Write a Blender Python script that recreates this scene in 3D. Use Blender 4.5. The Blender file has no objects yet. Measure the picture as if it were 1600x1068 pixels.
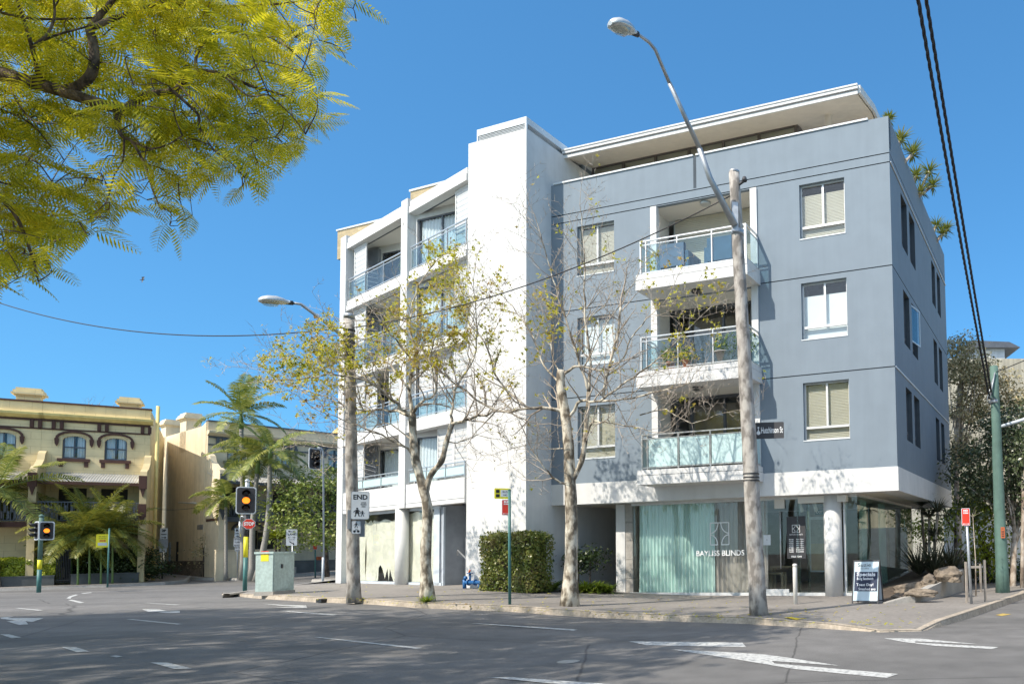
import bpy, math, random
import numpy as np
from mathutils import Vector, Matrix
rnd = random.Random(7)
nrs = np.random.RandomState(11)
SC = bpy.context.scene
C = SC.collection
PI = math.pi
# ------------------------------------------------------------------ camera, sky, sun, exposure
F_, CX, CY, ROLL, PITCH = 1150., 1270., 790., .02, math.atan(.055)     # lens measured in pixels of the 1600 x 1068 photo
CAM = Vector((0, 0, 1.6))
_f = Vector((0, math.cos(PITCH), math.sin(PITCH)))
_r0 = Vector((1, 0, 0)); _u0 = _r0.cross(_f)
_r = math.cos(ROLL) * _r0 - math.sin(ROLL) * _u0
_u = math.cos(ROLL) * _u0 + math.sin(ROLL) * _r0
cam_d = bpy.data.cameras.new('camera'); cam = bpy.data.objects.new('camera', cam_d); C.objects.link(cam)
cam.matrix_world = Matrix(((_r.x, _u.x, -_f.x, CAM.x), (_r.y, _u.y, -_f.y, CAM.y), (_r.z, _u.z, -_f.z, CAM.z), (0, 0, 0, 1)))
cam_d.sensor_width = 36; cam_d.lens = 36 * F_ / 1600
cam_d.shift_x = (800 - CX) / 1600; cam_d.shift_y = (CY - 534) / 1600
cam_d.clip_start = .1; cam_d.clip_end = 3000
SC.camera = cam
SUN_AZ, SUN_EL = 43., 45.            # light travels towards +43 degrees from +Y
w = bpy.data.worlds.new('World'); SC.world = w; w.use_nodes = True
nt = w.node_tree; bg = nt.nodes['Background']
sky = nt.nodes.new('ShaderNodeTexSky'); sky.sky_type = 'NISHITA'; sky.sun_disc = False
sky.sun_elevation = math.radians(SUN_EL); sky.sun_rotation = math.radians(180 + SUN_AZ)
sky.altitude = 0; sky.air_density = 1.0; sky.dust_density = 0.; sky.ozone_density = 1.
tint = nt.nodes.new('ShaderNodeMixRGB'); tint.blend_type = 'MULTIPLY'; tint.inputs[0].default_value = 1; tint.inputs[2].default_value = (.535, 1.34, 2.09, 1); gm = nt.nodes.new('ShaderNodeGamma'); gm.inputs[1].default_value = .6
nt.links.new(sky.outputs[0], gm.inputs[0]); nt.links.new(gm.outputs[0], tint.inputs[1]); nt.links.new(tint.outputs[0], bg.inputs[0])
# warm glow added around the sun to lift the ambient fill, fading out over the half of the dome behind the camera
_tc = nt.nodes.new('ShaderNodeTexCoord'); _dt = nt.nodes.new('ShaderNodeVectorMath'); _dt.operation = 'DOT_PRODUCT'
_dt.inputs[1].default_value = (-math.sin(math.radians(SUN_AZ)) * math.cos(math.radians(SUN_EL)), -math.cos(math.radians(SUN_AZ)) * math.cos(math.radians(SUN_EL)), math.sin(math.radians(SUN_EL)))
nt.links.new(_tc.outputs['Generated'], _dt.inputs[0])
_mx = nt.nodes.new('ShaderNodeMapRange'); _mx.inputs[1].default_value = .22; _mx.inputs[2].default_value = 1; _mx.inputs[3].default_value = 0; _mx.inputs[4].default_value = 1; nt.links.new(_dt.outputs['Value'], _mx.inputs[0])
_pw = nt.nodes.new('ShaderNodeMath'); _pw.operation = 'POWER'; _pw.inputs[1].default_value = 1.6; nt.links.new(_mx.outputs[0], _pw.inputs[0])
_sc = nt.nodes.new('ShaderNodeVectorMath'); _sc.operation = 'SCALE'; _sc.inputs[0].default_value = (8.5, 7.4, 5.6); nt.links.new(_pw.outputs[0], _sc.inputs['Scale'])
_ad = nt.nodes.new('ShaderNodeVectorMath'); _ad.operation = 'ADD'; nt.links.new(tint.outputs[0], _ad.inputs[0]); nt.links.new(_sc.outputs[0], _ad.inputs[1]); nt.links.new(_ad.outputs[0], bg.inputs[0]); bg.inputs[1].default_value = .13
sun_d = bpy.data.lights.new('sun', 'SUN'); sun_d.energy = 4.5; sun_d.angle = math.radians(.53); sun_d.color = (1, .92, .80)
sun = bpy.data.objects.new('sun', sun_d); C.objects.link(sun)
_el = math.radians(SUN_EL); _az = math.radians(SUN_AZ)
SUNV = Vector((math.sin(_az) * math.cos(_el), math.cos(_az) * math.cos(_el), -math.sin(_el)))
sun.rotation_euler = SUNV.to_track_quat('-Z', 'Y').to_euler()
SC.view_settings.view_transform = 'Standard'; SC.view_settings.look = 'None'
SC.view_settings.exposure = .39; SC.view_settings.gamma = 1; SC.view_settings.use_curve_mapping = False
SC.cycles.max_bounces = 8; SC.cycles.transparent_max_bounces = 16; SC.cycles.sample_clamp_indirect = 6
# ------------------------------------------------------------------ pixel -> place helpers
def ray(px, py): return _f + _r * ((px - CX) / F_) - _u * ((py - CY) / F_)
def at(px, py, Y): d = ray(px, py); return CAM + d * (Y / d.y)
def sm(a, b, x):
    t = min(1, max(0, (x - a) / (b - a))); return t * t * (3 - 2 * t)
def zr(x, y): return .37 * sm(3, 12.5, -x) + .35 * sm(36, 46, y) * sm(8, 16, -x)
def gp(px, py, h=.13):
    d = ray(px, py); z = .2
    for _ in range(25):
        p = CAM + d * ((z - CAM.z) / d.z); z = zr(p.x, p.y) + h
    return p
class Fr:                                     # a facade: origin, direction along it, outward normal
    def __init__(s, O, ang):
        a = math.radians(ang); s.O = Vector((O[0], O[1], 0)); s.a = a
        s.u = Vector((math.cos(a), math.sin(a), 0)); s.n = Vector((math.sin(a), -math.cos(a), 0))
    def P(s, u, n, z): return s.O + s.u * u + s.n * n + Vector((0, 0, z))
    def hit(s, px, py, n=0):
        d = ray(px, py); O = s.O + s.n * n; t = s.n.dot(O - CAM) / s.n.dot(d); p = CAM + d * t
        return (p - O).dot(s.u), p.z
def facing(p, toward=None, extra=0):          # frame at p facing the camera side (or a point)
    q = toward or CAM; d = Vector((q.x - p[0], q.y - p[1], 0)).normalized()
    a = math.atan2(d.y, d.x) + PI / 2 + math.radians(extra)
    return Fr((p[0], p[1]), math.degrees(a))
# ------------------------------------------------------------------ materials
def nodes_of(name):
    m = bpy.data.materials.new(name); m.use_nodes = True
    return m, m.node_tree, m.node_tree.nodes['Principled BSDF']
def mat(name, col, rough=.65, metal=0., n1=(3., .12), n2=None, bump=None, streak=0., col2=None, coords='Object', spec=.4, scale=(1, 1, 1)):
    m, t, b = nodes_of(name); N = t.nodes; L = t.links
    tc = N.new('ShaderNodeTexCoord'); mp = N.new('ShaderNodeMapping'); mp.inputs['Scale'].default_value = scale
    L.new(tc.outputs[coords], mp.inputs[0])
    c = Vector(col)
    def noise(sc, detail=6, vec=None):
        n = N.new('ShaderNodeTexNoise'); n.inputs['Scale'].default_value = sc; n.inputs['Detail'].default_value = detail
        L.new((vec or mp).outputs[0], n.inputs['Vector']); return n
    cr = N.new('ShaderNodeValToRGB'); a = n1[1]
    lo = c * (1 - a); hi = Vector(col2) if col2 else c * (1 + a)
    cr.color_ramp.elements[0].position = .32; cr.color_ramp.elements[1].position = .68
    cr.color_ramp.elements[0].color = (*lo, 1); cr.color_ramp.elements[1].color = (min(hi.x, .9), min(hi.y, .9), min(hi.z, .9), 1)
    L.new(noise(n1[0]).outputs[0], cr.inputs[0]); out = cr.outputs[0]
    def mul(src, out, lo, hi, p0, p1):
        r = N.new('ShaderNodeMapRange'); r.inputs[1].default_value = p0; r.inputs[2].default_value = p1
        r.inputs[3].default_value = lo; r.inputs[4].default_value = hi; L.new(src, r.inputs[0])
        mx = N.new('ShaderNodeMixRGB'); mx.blend_type = 'MULTIPLY'; mx.inputs[0].default_value = 1
        L.new(out, mx.inputs[1]); L.new(r.outputs[0], mx.inputs[2]); return mx.outputs[0]
    if n2: out = mul(noise(n2[0], 8).outputs[0], out, 1 - n2[1], 1 + n2[1] * .5, .35, .65)
    if streak:
        m2 = N.new('ShaderNodeMapping'); m2.inputs['Scale'].default_value = (3.5, 3.5, .22); L.new(tc.outputs[coords], m2.inputs[0])
        out = mul(noise(1.3, 5, m2).outputs[0], out, 1 - streak, 1., .38, .62)
    L.new(out, b.inputs['Base Color'])
    b.inputs['Roughness'].default_value = rough; b.inputs['Metallic'].default_value = metal
    b.inputs['Specular IOR Level'].default_value = spec
    if bump:
        bp = N.new('ShaderNodeBump'); bp.inputs['Strength'].default_value = bump[1]; bp.inputs['Distance'].default_value = bump[2] if len(bump) > 2 else .01
        L.new(noise(bump[0], 6).outputs[0], bp.inputs['Height']); L.new(bp.outputs[0], b.inputs['Normal'])
    return m
def leafmat(name, cols, trans=.35, rough=.45, clump=1.2):
    """several leaf colours picked per leaf, with a slow drift over the crown"""
    m, t, b = nodes_of(name); N = t.nodes; L = t.links
    g = N.new('ShaderNodeNewGeometry'); tc = N.new('ShaderNodeTexCoord'); n = N.new('ShaderNodeTexNoise'); n.inputs['Scale'].default_value = clump
    L.new(tc.outputs['Object'], n.inputs['Vector'])
    ad = N.new('ShaderNodeMath'); ad.operation = 'MULTIPLY_ADD'; L.new(g.outputs['Random Per Island'], ad.inputs[0]); ad.inputs[1].default_value = .55
    m2 = N.new('ShaderNodeMath'); m2.operation = 'MULTIPLY_ADD'; L.new(n.outputs[0], m2.inputs[0]); m2.inputs[1].default_value = 1.4; m2.inputs[2].default_value = -.48
    L.new(m2.outputs[0], ad.inputs[2])
    cr = N.new('ShaderNodeValToRGB'); e = cr.color_ramp.elements
    for i, c in enumerate(cols):
        p = i / (len(cols) - 1)
        if i == 0: e[0].position = 0; e[0].color = (*c, 1)
        elif i == len(cols) - 1: e[-1].position = 1; e[-1].color = (*c, 1)
        else: q = e.new(p); q.color = (*c, 1)
    L.new(ad.outputs[0], cr.inputs[0]); L.new(cr.outputs[0], b.inputs['Base Color']); b.inputs['Roughness'].default_value = rough
    tr = N.new('ShaderNodeBsdfTranslucent'); L.new(cr.outputs[0], tr.inputs[0])
    mx = N.new('ShaderNodeMixShader'); mx.inputs[0].default_value = trans
    L.new(b.outputs[0], mx.inputs[1]); L.new(tr.outputs[0], mx.inputs[2])
    L.new(mx.outputs[0], t.nodes['Material Output'].inputs[0]); return m
def glassmat(name, tint=(.92, .96, .95), refl=.08, rough=.01):
    m = bpy.data.materials.new(name); m.use_nodes = True; t = m.node_tree; t.nodes.clear(); N = t.nodes; L = t.links
    o = N.new('ShaderNodeOutputMaterial'); tr = N.new('ShaderNodeBsdfTransparent'); tr.inputs[0].default_value = (*tint, 1)
    gl = N.new('ShaderNodeBsdfGlossy'); gl.inputs['Roughness'].default_value = rough
    g = N.new('ShaderNodeNewGeometry'); dt = N.new('ShaderNodeVectorMath'); dt.operation = 'DOT_PRODUCT'; L.new(g.outputs['Incoming'], dt.inputs[0]); L.new(g.outputs['Normal'], dt.inputs[1])
    ab = N.new('ShaderNodeMath'); ab.operation = 'ABSOLUTE'; L.new(dt.outputs['Value'], ab.inputs[0])
    sb = N.new('ShaderNodeMath'); sb.operation = 'SUBTRACT'; sb.inputs[0].default_value = 1; L.new(ab.outputs[0], sb.inputs[1])
    pw = N.new('ShaderNodeMath'); pw.operation = 'POWER'; pw.inputs[1].default_value = 5; L.new(sb.outputs[0], pw.inputs[0])
    ad = N.new('ShaderNodeMath'); ad.operation = 'MULTIPLY_ADD'; ad.inputs[1].default_value = .9; ad.inputs[2].default_value = refl; ad.use_clamp = True; L.new(pw.outputs[0], ad.inputs[0])
    mx = N.new('ShaderNodeMixShader'); L.new(ad.outputs[0], mx.inputs[0]); L.new(tr.outputs[0], mx.inputs[1]); L.new(gl.outputs[0], mx.inputs[2])
    L.new(mx.outputs[0], o.inputs[0]); return m
def emit(name, col, s):
    m, t, b = nodes_of(name); b.inputs['Base Color'].default_value = (*col, 1)
    b.inputs['Emission Color'].default_value = (*col, 1); b.inputs['Emission Strength'].default_value = s; return m
def barkmat(name, c1, c2, c3, sc=9, bump=.6):
    m, t, b = nodes_of(name); N = t.nodes; L = t.links
    tc = N.new('ShaderNodeTexCoord'); mp = N.new('ShaderNodeMapping'); mp.inputs['Scale'].default_value = (1, 1, .5); L.new(tc.outputs['Object'], mp.inputs[0])
    v = N.new('ShaderNodeTexNoise'); v.inputs['Scale'].default_value = sc; v.inputs['Detail'].default_value = 3; L.new(mp.outputs[0], v.inputs['Vector'])
    cr = N.new('ShaderNodeValToRGB'); cr.color_ramp.interpolation = 'EASE'; e = cr.color_ramp.elements
    e[0].position = .4; e[0].color = (*c1, 1); e[1].position = .6; e[1].color = (*c3, 1); q = e.new(.5); q.color = (*c2, 1)
    L.new(v.outputs[0], cr.inputs[0]); L.new(cr.outputs[0], b.inputs['Base Color']); b.inputs['Roughness'].default_value = .85
    bp = N.new('ShaderNodeBump'); bp.inputs['Strength'].default_value = bump; bp.inputs['Distance'].default_value = .02
    n2 = N.new('ShaderNodeTexNoise'); n2.inputs['Scale'].default_value = sc * 3; L.new(mp.outputs[0], n2.inputs['Vector'])
    L.new(n2.outputs[0], bp.inputs['Height']); L.new(bp.outputs[0], b.inputs['Normal']); return m
M = {}
M['slate'] = mat('slate render', (.200, .245, .290), .8, n1=(.4, .03), n2=(2.3, .035), streak=.045, bump=(60, .25, .004))
M['white'] = mat('white render', (.66, .66, .65), .8, n1=(.6, .03), n2=(3, .04), streak=.05, bump=(60, .2, .004))
M['groove'] = mat('shadow groove', (.06, .075, .09), .9)
M['flash'] = mat('metal flashing', (.62, .66, .68), .45, n1=(2, .08))
M['soffit'] = mat('soffit board', (.74, .67, .57), .8, n1=(.8, .05), n2=(4, .05))
M['cream'] = mat('cream ceiling', (.70, .68, .63), .8, n1=(1, .04))
M['inside'] = mat('interior wall', (.33, .27, .22), .9)
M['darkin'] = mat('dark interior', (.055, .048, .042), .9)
M['alu'] = mat('anodised aluminium', (.62, .63, .63), .38, .25, n1=(5, .06))
M['darkalu'] = mat('dark window frame', (.11, .12, .14), .45, .2)
M['steel'] = mat('galvanised rail', (.55, .57, .58), .35, .7, n1=(6, .1))
M['blind'] = mat('beige blind', (.60, .53, .42), .8, n1=(2, .05))
M['shade'] = mat('white curtain', (.78, .79, .78), .85, n1=(2, .04))
M['glass'] = glassmat('window glass', (.93, .96, .97), .05)
M['railglass'] = glassmat('balcony glass', (.80, .90, .93), .05)
M['frost'] = mat('frosted glass', (.50, .66, .66), .25, n1=(.8, .06), spec=.6)
M['shopglass'] = glassmat('shop glass', (.93, .96, .95), .04)
M['edgeglass'] = glassmat('greenish shop glass', (.80, .90, .87), .07)
M['louvre'] = mat('pale louvre', (.40, .43, .45), .6, n1=(3, .05))
M['doorgrey'] = mat('grey door', (.27, .29, .32), .6)
M['panelblue'] = mat('pale grey panel', (.50, .55, .60), .6)
M['brick'] = None
M['black'] = mat('black paint', (.02, .02, .022), .4)
M['charcoal'] = mat('charcoal', (.05, .05, .055), .6)
M['timber'] = barkmat('weathered pole timber', (.20, .18, .16), (.34, .31, .28), (.44, .41, .37), 7, .5)
M['galv'] = mat('galvanised steel', (.40, .42, .44), .45, .6, n1=(8, .15))
M['lamp'] = mat('cast lamp metal', (.55, .57, .57), .4, .5)
M['lens'] = glassmat('lamp lens', (.80, .82, .78), .15)
M['green'] = mat('green pole paint', (.06, .17, .16), .45, n1=(4, .15))
M['bluegreen'] = mat('faded green pole', (.11, .19, .16), .7, n1=(3, .15), streak=.2)
M['yellow'] = mat('yellow paint', (.72, .55, .02), .5)
M['signyellow'] = mat('yellow sign', (.80, .72, .03), .45, n1=(6, .05))
M['signred'] = mat('red sign', (.70, .05, .025), .45, n1=(6, .05))
M['signwhite'] = mat('white sign face', (.62, .65, .68), .5, n1=(6, .05))
M['signgrey'] = mat('back of sign', (.30, .31, .33), .5, .4)
M['ink'] = mat('black lettering', (.02, .02, .025), .6)
M['whiteink'] = mat('white lettering', (.85, .86, .86), .6)
M['redink'] = mat('red lettering', (.6, .04, .03), .6)
M['cabinet'] = mat('pale green cabinet paint', (.42, .52, .49), .5, n1=(3, .1), n2=(12, .12))
M['concrete'] = mat('concrete', (.36, .34, .31), .9, n1=(3, .12), n2=(20, .12), bump=(40, .4, .006))
M['kerb'] = mat('sandstone kerb', (.41, .35, .28), .9, n1=(2.5, .2), n2=(18, .2), bump=(25, .6, .01))
M['rock'] = mat('sandstone rock', (.21, .17, .13), .95, n1=(2, .35), n2=(9, .3), bump=(12, .8, .03))
M['teal'] = mat('pale teal curtain', (.60, .75, .71), .85, n1=(1.5, .05))
M['sheer'] = mat('taupe sheer curtain', (.38, .33, .31), .85, n1=(1.5, .08))
M['board'] = mat('whiteboard blue', (.55, .66, .72), .5)
M['slateboard'] = mat('chalk board', (.025, .035, .07), .7)
M['chalk'] = mat('chalk writing', (.75, .77, .8), .8)
M['paper'] = mat('butcher paper', (.82, .74, .64), .9, n1=(1.2, .10), n2=(5, .1), bump=(2.5, .6, .05))
M['terra'] = mat('terracotta', (.42, .16, .08), .8)
M['bluepipe'] = mat('blue pipe paint', (.03, .14, .36), .45)
M['orange'] = mat('orange fairing', (.62, .12, .02), .4)
M['ystucco'] = None
M['ycornice'] = mat('yellow cornice', (.80, .64, .26), .8, n1=(2, .12), streak=.15)
M['brown'] = mat('brown trim', (.085, .04, .03), .75, n1=(3, .15))
M['iron'] = mat('corrugated iron', (.50, .49, .46), .5, .3, n1=(1.5, .15), streak=.2)
M['cstucco'] = mat('cream terrace render', (.76, .65, .46), .85, n1=(.8, .06), n2=(3, .06), streak=.1, bump=(30, .2, .006))
M['wood'] = mat('table wood', (.45, .36, .24), .6)
M['bigwall'] = mat('stained concrete wall', (.50, .47, .38), .9, n1=(.4, .08), n2=(1.2, .08), streak=.3)
M['fencewhite'] = mat('pale fence', (.62, .63, .62), .8)
M['stake'] = mat('grey hardwood stake', (.32, .28, .24), .9, n1=(6, .2))
M['bulb'] = emit('amber lamp', (1, .24, .02), 1.6)
M['deadbulb'] = mat('unlit lens', (.03, .02, .02), .2)
M['soil'] = mat('garden soil', (.10, .075, .055), .95, n1=(6, .3), bump=(20, .6, .02))
M['cable'] = mat('cable', (.03, .03, .035), .6)
# barks and leaves
M['planebark'] = barkmat('mottled plane bark', (.13, .105, .075), (.36, .31, .24), (.60, .55, .45), 7)
M['twig'] = mat('plane twig', (.40, .34, .28), .85, n1=(5, .25))
M['jacbark'] = barkmat('jacaranda bark', (.055, .038, .03), (.12, .085, .065), (.19, .14, .11), 12)
M['gumbark'] = barkmat('gum bark', (.22, .17, .13), (.36, .30, .24), (.48, .42, .36), 5)
M['palmbark'] = mat('palm trunk', (.30, .28, .25), .85, n1=(8, .2), scale=(1, 1, 6))
M['darkbark'] = barkmat('dark bark', (.04, .03, .022), (.08, .06, .05), (.13, .1, .08), 8)
M['crownshaft'] = mat('palm crownshaft', (.16, .24, .07), .5)
M['jacleaf'] = leafmat('jacaranda leaf', [(.17, .21, .015), (.46, .47, .02), (.74, .66, .03), (.90, .78, .06)], .5, .5, .9)
M['planeleaf'] = leafmat('plane leaf', [(.26, .29, .02), (.50, .50, .03), (.64, .58, .05), (.56, .42, .09), (.34, .21, .09)], .5, .5, .8)
M['palmleaf'] = leafmat('palm leaf', [(.06, .10, .02), (.17, .21, .035), (.33, .35, .08), (.52, .48, .17)], .3, .4, .9)
M['fanleaf'] = leafmat('golden cane leaf', [(.06, .085, .015), (.20, .21, .03), (.42, .38, .07)], .3, .4, 1.2)
M['hedgeleaf'] = leafmat('hedge leaf', [(.06, .10, .015), (.14, .19, .03), (.26, .27, .06), (.30, .24, .10)], .25, .35, 2)
M['boxleaf'] = leafmat('clipped hedge leaf', [(.14, .22, .02), (.40, .46, .04), (.58, .60, .07)], .3, .4, 2)
M['darkleaf'] = leafmat('dark shrub leaf', [(.02, .04, .012), (.045, .075, .02), (.09, .12, .035)], .2, .4, 1.5)
M['greenleaf'] = leafmat('broad leaf', [(.08, .12, .02), (.20, .26, .05), (.38, .40, .10)], .3, .4, 1.2)
M['gumleaf'] = leafmat('gum leaf', [(.17, .165, .08), (.34, .31, .16), (.52, .43, .24), (.40, .30, .17)], .25, .5, .7)
M['figleaf'] = leafmat('dark fig leaf', [(.035, .05, .02), (.08, .11, .05), (.18, .20, .09)], .2, .3, .8)
M['lilyleaf'] = leafmat('strappy leaf', [(.07, .13, .02), (.17, .25, .03), (.32, .36, .05)], .3, .35, 2)
M['yuccaleaf'] = leafmat('yucca leaf', [(.12, .17, .03), (.27, .31, .06), (.42, .36, .12)], .3, .45, 1.2)
M['flaxleaf'] = leafmat('flax leaf', [(.035, .04, .022), (.08, .085, .05), (.16, .16, .10)], .15, .4, 1.5)
M['limeleaf'] = leafmat('lime leaf', [(.10, .15, .01), (.26, .32, .02), (.42, .44, .03)], .4, .4, 1.5)
def brickmat(name, c1, c2, cm, sx, mortar=.012, coords='Object', bump=.4, bw=.5, rh=.25):
    m, t, b = nodes_of(name); N = t.nodes; L = t.links
    tc = N.new('ShaderNodeTexCoord'); mp = N.new('ShaderNodeMapping'); L.new(tc.outputs['UV'], mp.inputs[0])
    br = N.new('ShaderNodeTexBrick'); br.inputs['Scale'].default_value = sx; br.inputs['Mortar Size'].default_value = mortar
    br.inputs['Color1'].default_value = (*c1, 1); br.inputs['Color2'].default_value = (*c2, 1); br.inputs['Mortar'].default_value = (*cm, 1)
    br.inputs['Brick Width'].default_value = bw; br.inputs['Row Height'].default_value = rh
    L.new(mp.outputs[0], br.inputs[0])
    n = N.new('ShaderNodeTexNoise'); n.inputs['Scale'].default_value = 1.5; n.inputs['Detail'].default_value = 6; L.new(tc.outputs['Object'], n.inputs[0])
    r = N.new('ShaderNodeMapRange'); r.inputs[1].default_value = .3; r.inputs[2].default_value = .7; r.inputs[3].default_value = .86; r.inputs[4].default_value = 1.08
    L.new(n.outputs[0], r.inputs[0]); mx = N.new('ShaderNodeMixRGB'); mx.blend_type = 'MULTIPLY'; mx.inputs[0].default_value = 1
    L.new(br.outputs[0], mx.inputs[1]); L.new(r.outputs[0], mx.inputs[2]); L.new(mx.outputs[0], b.inputs['Base Color']); b.inputs['Roughness'].default_value = .9
    bp = N.new('ShaderNodeBump'); bp.invert = True; bp.inputs['Strength'].default_value = bump; bp.inputs['Distance'].default_value = .008
    L.new(br.outputs['Fac'], bp.inputs['Height']); L.new(bp.outputs[0], b.inputs['Normal']); return m
M['brick'] = brickmat('pale brick', (.50, .40, .24), (.40, .32, .19), (.34, .30, .22), 2.)
M['ystucco'] = brickmat('yellow ruled render', (.80, .66, .38), (.77, .63, .36), (.62, .50, .28), 1., .010, bw=.75, rh=.36, bump=.3)
# ------------------------------------------------------------------ mesh builder
ORG = {}
def reg(o, parent, wloc):
    C.objects.link(o); ORG[o.name] = Vector(wloc)
    if parent: o.parent = parent; o.location = Vector(wloc) - ORG[parent.name]
    else: o.location = wloc
    return o
class MB:
    def __init__(s): s.v = []; s.f = []; s.uv = {}; s.m = []; s.sm = []
    def poly(s, pts, mi=0, smooth=False, uv=None):
        i = len(s.v); s.v += [tuple(p) for p in pts]; s.f.append(tuple(range(i, i + len(pts)))); s.m.append(mi); s.sm.append(smooth)
        if uv: s.uv[len(s.f) - 1] = uv
        return s
    def box(s, fr, u0, u1, n0, n1, z0, z1, mi=0, bev=0):
        P = fr.P
        if n1 < n0: n0, n1 = n1, n0
        A = [P(u0, n0, z0), P(u1, n0, z0), P(u1, n1, z0), P(u0, n1, z0), P(u0, n0, z1), P(u1, n0, z1), P(u1, n1, z1), P(u0, n1, z1)]
        for q, uv in (((0, 1, 2, 3), ((u0, n0), (u1, n0), (u1, n1), (u0, n1))), ((4, 7, 6, 5), ((u0, n0), (u0, n1), (u1, n1), (u1, n0))),
                  ((0, 4, 5, 1), ((u0, z0), (u0, z1), (u1, z1), (u1, z0))), ((3, 2, 6, 7), ((u0, z0), (u1, z0), (u1, z1), (u0, z1))),
                  ((0, 3, 7, 4), ((n0, z0), (n1, z0), (n1, z1), (n0, z1))), ((1, 5, 6, 2), ((n0, z0), (n0, z1), (n1, z1), (n1, z0)))):
            s.poly([A[k] for k in q], mi, uv=uv)
        return s
    def prism(s, fr, pts, n0, n1, mi=0, smooth=False):       # outline (u, z) pushed from n0 to n1
        k = len(pts); i = len(s.v)
        s.v += [tuple(fr.P(u, n0, z)) for u, z in pts] + [tuple(fr.P(u, n1, z)) for u, z in pts]
        s.f.append(tuple(range(i + k - 1, i - 1, -1))); s.m.append(mi); s.sm.append(False)
        s.f.append(tuple(range(i + k, i + 2 * k))); s.m.append(mi); s.sm.append(False)
        for a in range(k):
            b = (a + 1) % k; s.f.append((i + a, i + b, i + k + b, i + k + a)); s.m.append(mi); s.sm.append(smooth)
        return s
    def slab(s, pts, z0, z1, mi=0):                           # outline (x, y) pushed z0..z1
        k = len(pts); i = len(s.v)
        s.v += [(p[0], p[1], z0) for p in pts] + [(p[0], p[1], z1) for p in pts]
        s.f.append(tuple(range(i + k - 1, i - 1, -1))); s.m.append(mi); s.sm.append(False)
        s.f.append(tuple(range(i + k, i + 2 * k))); s.m.append(mi); s.sm.append(False)
        for a in range(k):
            b = (a + 1) % k; s.f.append((i + a, i + b, i + k + b, i + k + a)); s.m.append(mi); s.sm.append(False)
        return s
    def tube(s, pts, rad, seg=8, mi=0, caps=True):
        pts = [Vector(p) for p in pts]; k = len(pts)
        if not hasattr(rad, '__len__'): rad = [rad] * k
        base = len(s.v); ref = None
        for j, p in enumerate(pts):
            d = (pts[min(j + 1, k - 1)] - pts[max(j - 1, 0)])
            if d.length < 1e-9: d = Vector((0, 0, 1))
            d.normalize()
            if ref is None: ref = d.orthogonal().normalized()
            a = (ref - d * ref.dot(d))
            a = a.normalized() if a.length > 1e-6 else d.orthogonal().normalized()
            ref = a; b = d.cross(a)
            for q in range(seg):
                t = 2 * PI * q / seg; s.v.append(tuple(p + (a * math.cos(t) + b * math.sin(t)) * rad[j]))
        for j in range(k - 1):
            for q in range(seg):
                q2 = (q + 1) % seg; s.f.append((base + j * seg + q, base + j * seg + q2, base + (j + 1) * seg + q2, base + (j + 1) * seg + q)); s.m.append(mi); s.sm.append(seg > 4)
        if caps and seg > 3:
            s.f.append(tuple(base + q for q in reversed(range(seg)))); s.m.append(mi); s.sm.append(False)
            s.f.append(tuple(base + (k - 1) * seg + q for q in range(seg))); s.m.append(mi); s.sm.append(False)
        return s
    def lathe(s, c, prof, seg=20, mi=0, axis=None):           # prof = [(radius, height)]
        c = Vector(c); ax = (axis or Vector((0, 0, 1))).normalized(); a = ax.orthogonal().normalized(); b = ax.cross(a); base = len(s.v); k = len(prof)
        for r, h in prof:
            for q in range(seg):
                t = 2 * PI * q / seg; s.v.append(tuple(c + ax * h + (a * math.cos(t) + b * math.sin(t)) * r))
        for j in range(k - 1):
            for q in range(seg):
                q2 = (q + 1) % seg; s.f.append((base + j * seg + q, base + j * seg + q2, base + (j + 1) * seg + q2, base + (j + 1) * seg + q)); s.m.append(mi); s.sm.append(True)
        s.f.append(tuple(base + q for q in reversed(range(seg)))); s.m.append(mi); s.sm.append(False)
        s.f.append(tuple(base + (k - 1) * seg + q for q in range(seg))); s.m.append(mi); s.sm.append(False)
        return s
    def wall(s, fr, u0, u1, z0, z1, n, holes, depth, mi=0, mj=None):   # face with openings and reveals; hole = (u0,u1,z0,z1[,depth])
        mj = mi if mj is None else mj
        hs = [h for h in holes if h[0] < u1 and h[1] > u0 and h[2] < z1 and h[3] > z0]
        us = sorted({u0, u1, *[min(u1, max(u0, x)) for h in hs for x in h[:2]]}); zs = sorted({z0, z1, *[min(z1, max(z0, x)) for h in hs for x in h[2:4]]})
        for a, b in zip(us, us[1:]):
            for c, d in zip(zs, zs[1:]):
                um, zm = (a + b) / 2, (c + d) / 2
                if any(h[0] < um < h[1] and h[2] < zm < h[3] for h in hs): continue
                s.poly([fr.P(a, n, c), fr.P(b, n, c), fr.P(b, n, d), fr.P(a, n, d)], mi, uv=((a, c), (b, c), (b, d), (a, d)))
        for h in hs:
            a, b, c, d = h[:4]; dd = h[4] if len(h) > 4 else depth
            c_, d_ = max(c, z0), min(d, z1)
            s.poly([fr.P(a, n, c_), fr.P(a, n, d_), fr.P(a, n - dd, d_), fr.P(a, n - dd, c_)], mj)
            s.poly([fr.P(b, n, d_), fr.P(b, n, c_), fr.P(b, n - dd, c_), fr.P(b, n - dd, d_)], mj)
            if c >= z0: s.poly([fr.P(a, n, c), fr.P(a, n - dd, c), fr.P(b, n - dd, c), fr.P(b, n, c)], mj)
            if d <= z1: s.poly([fr.P(a, n, d), fr.P(b, n, d), fr.P(b, n - dd, d), fr.P(a, n - dd, d)], mj)
        return s
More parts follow.
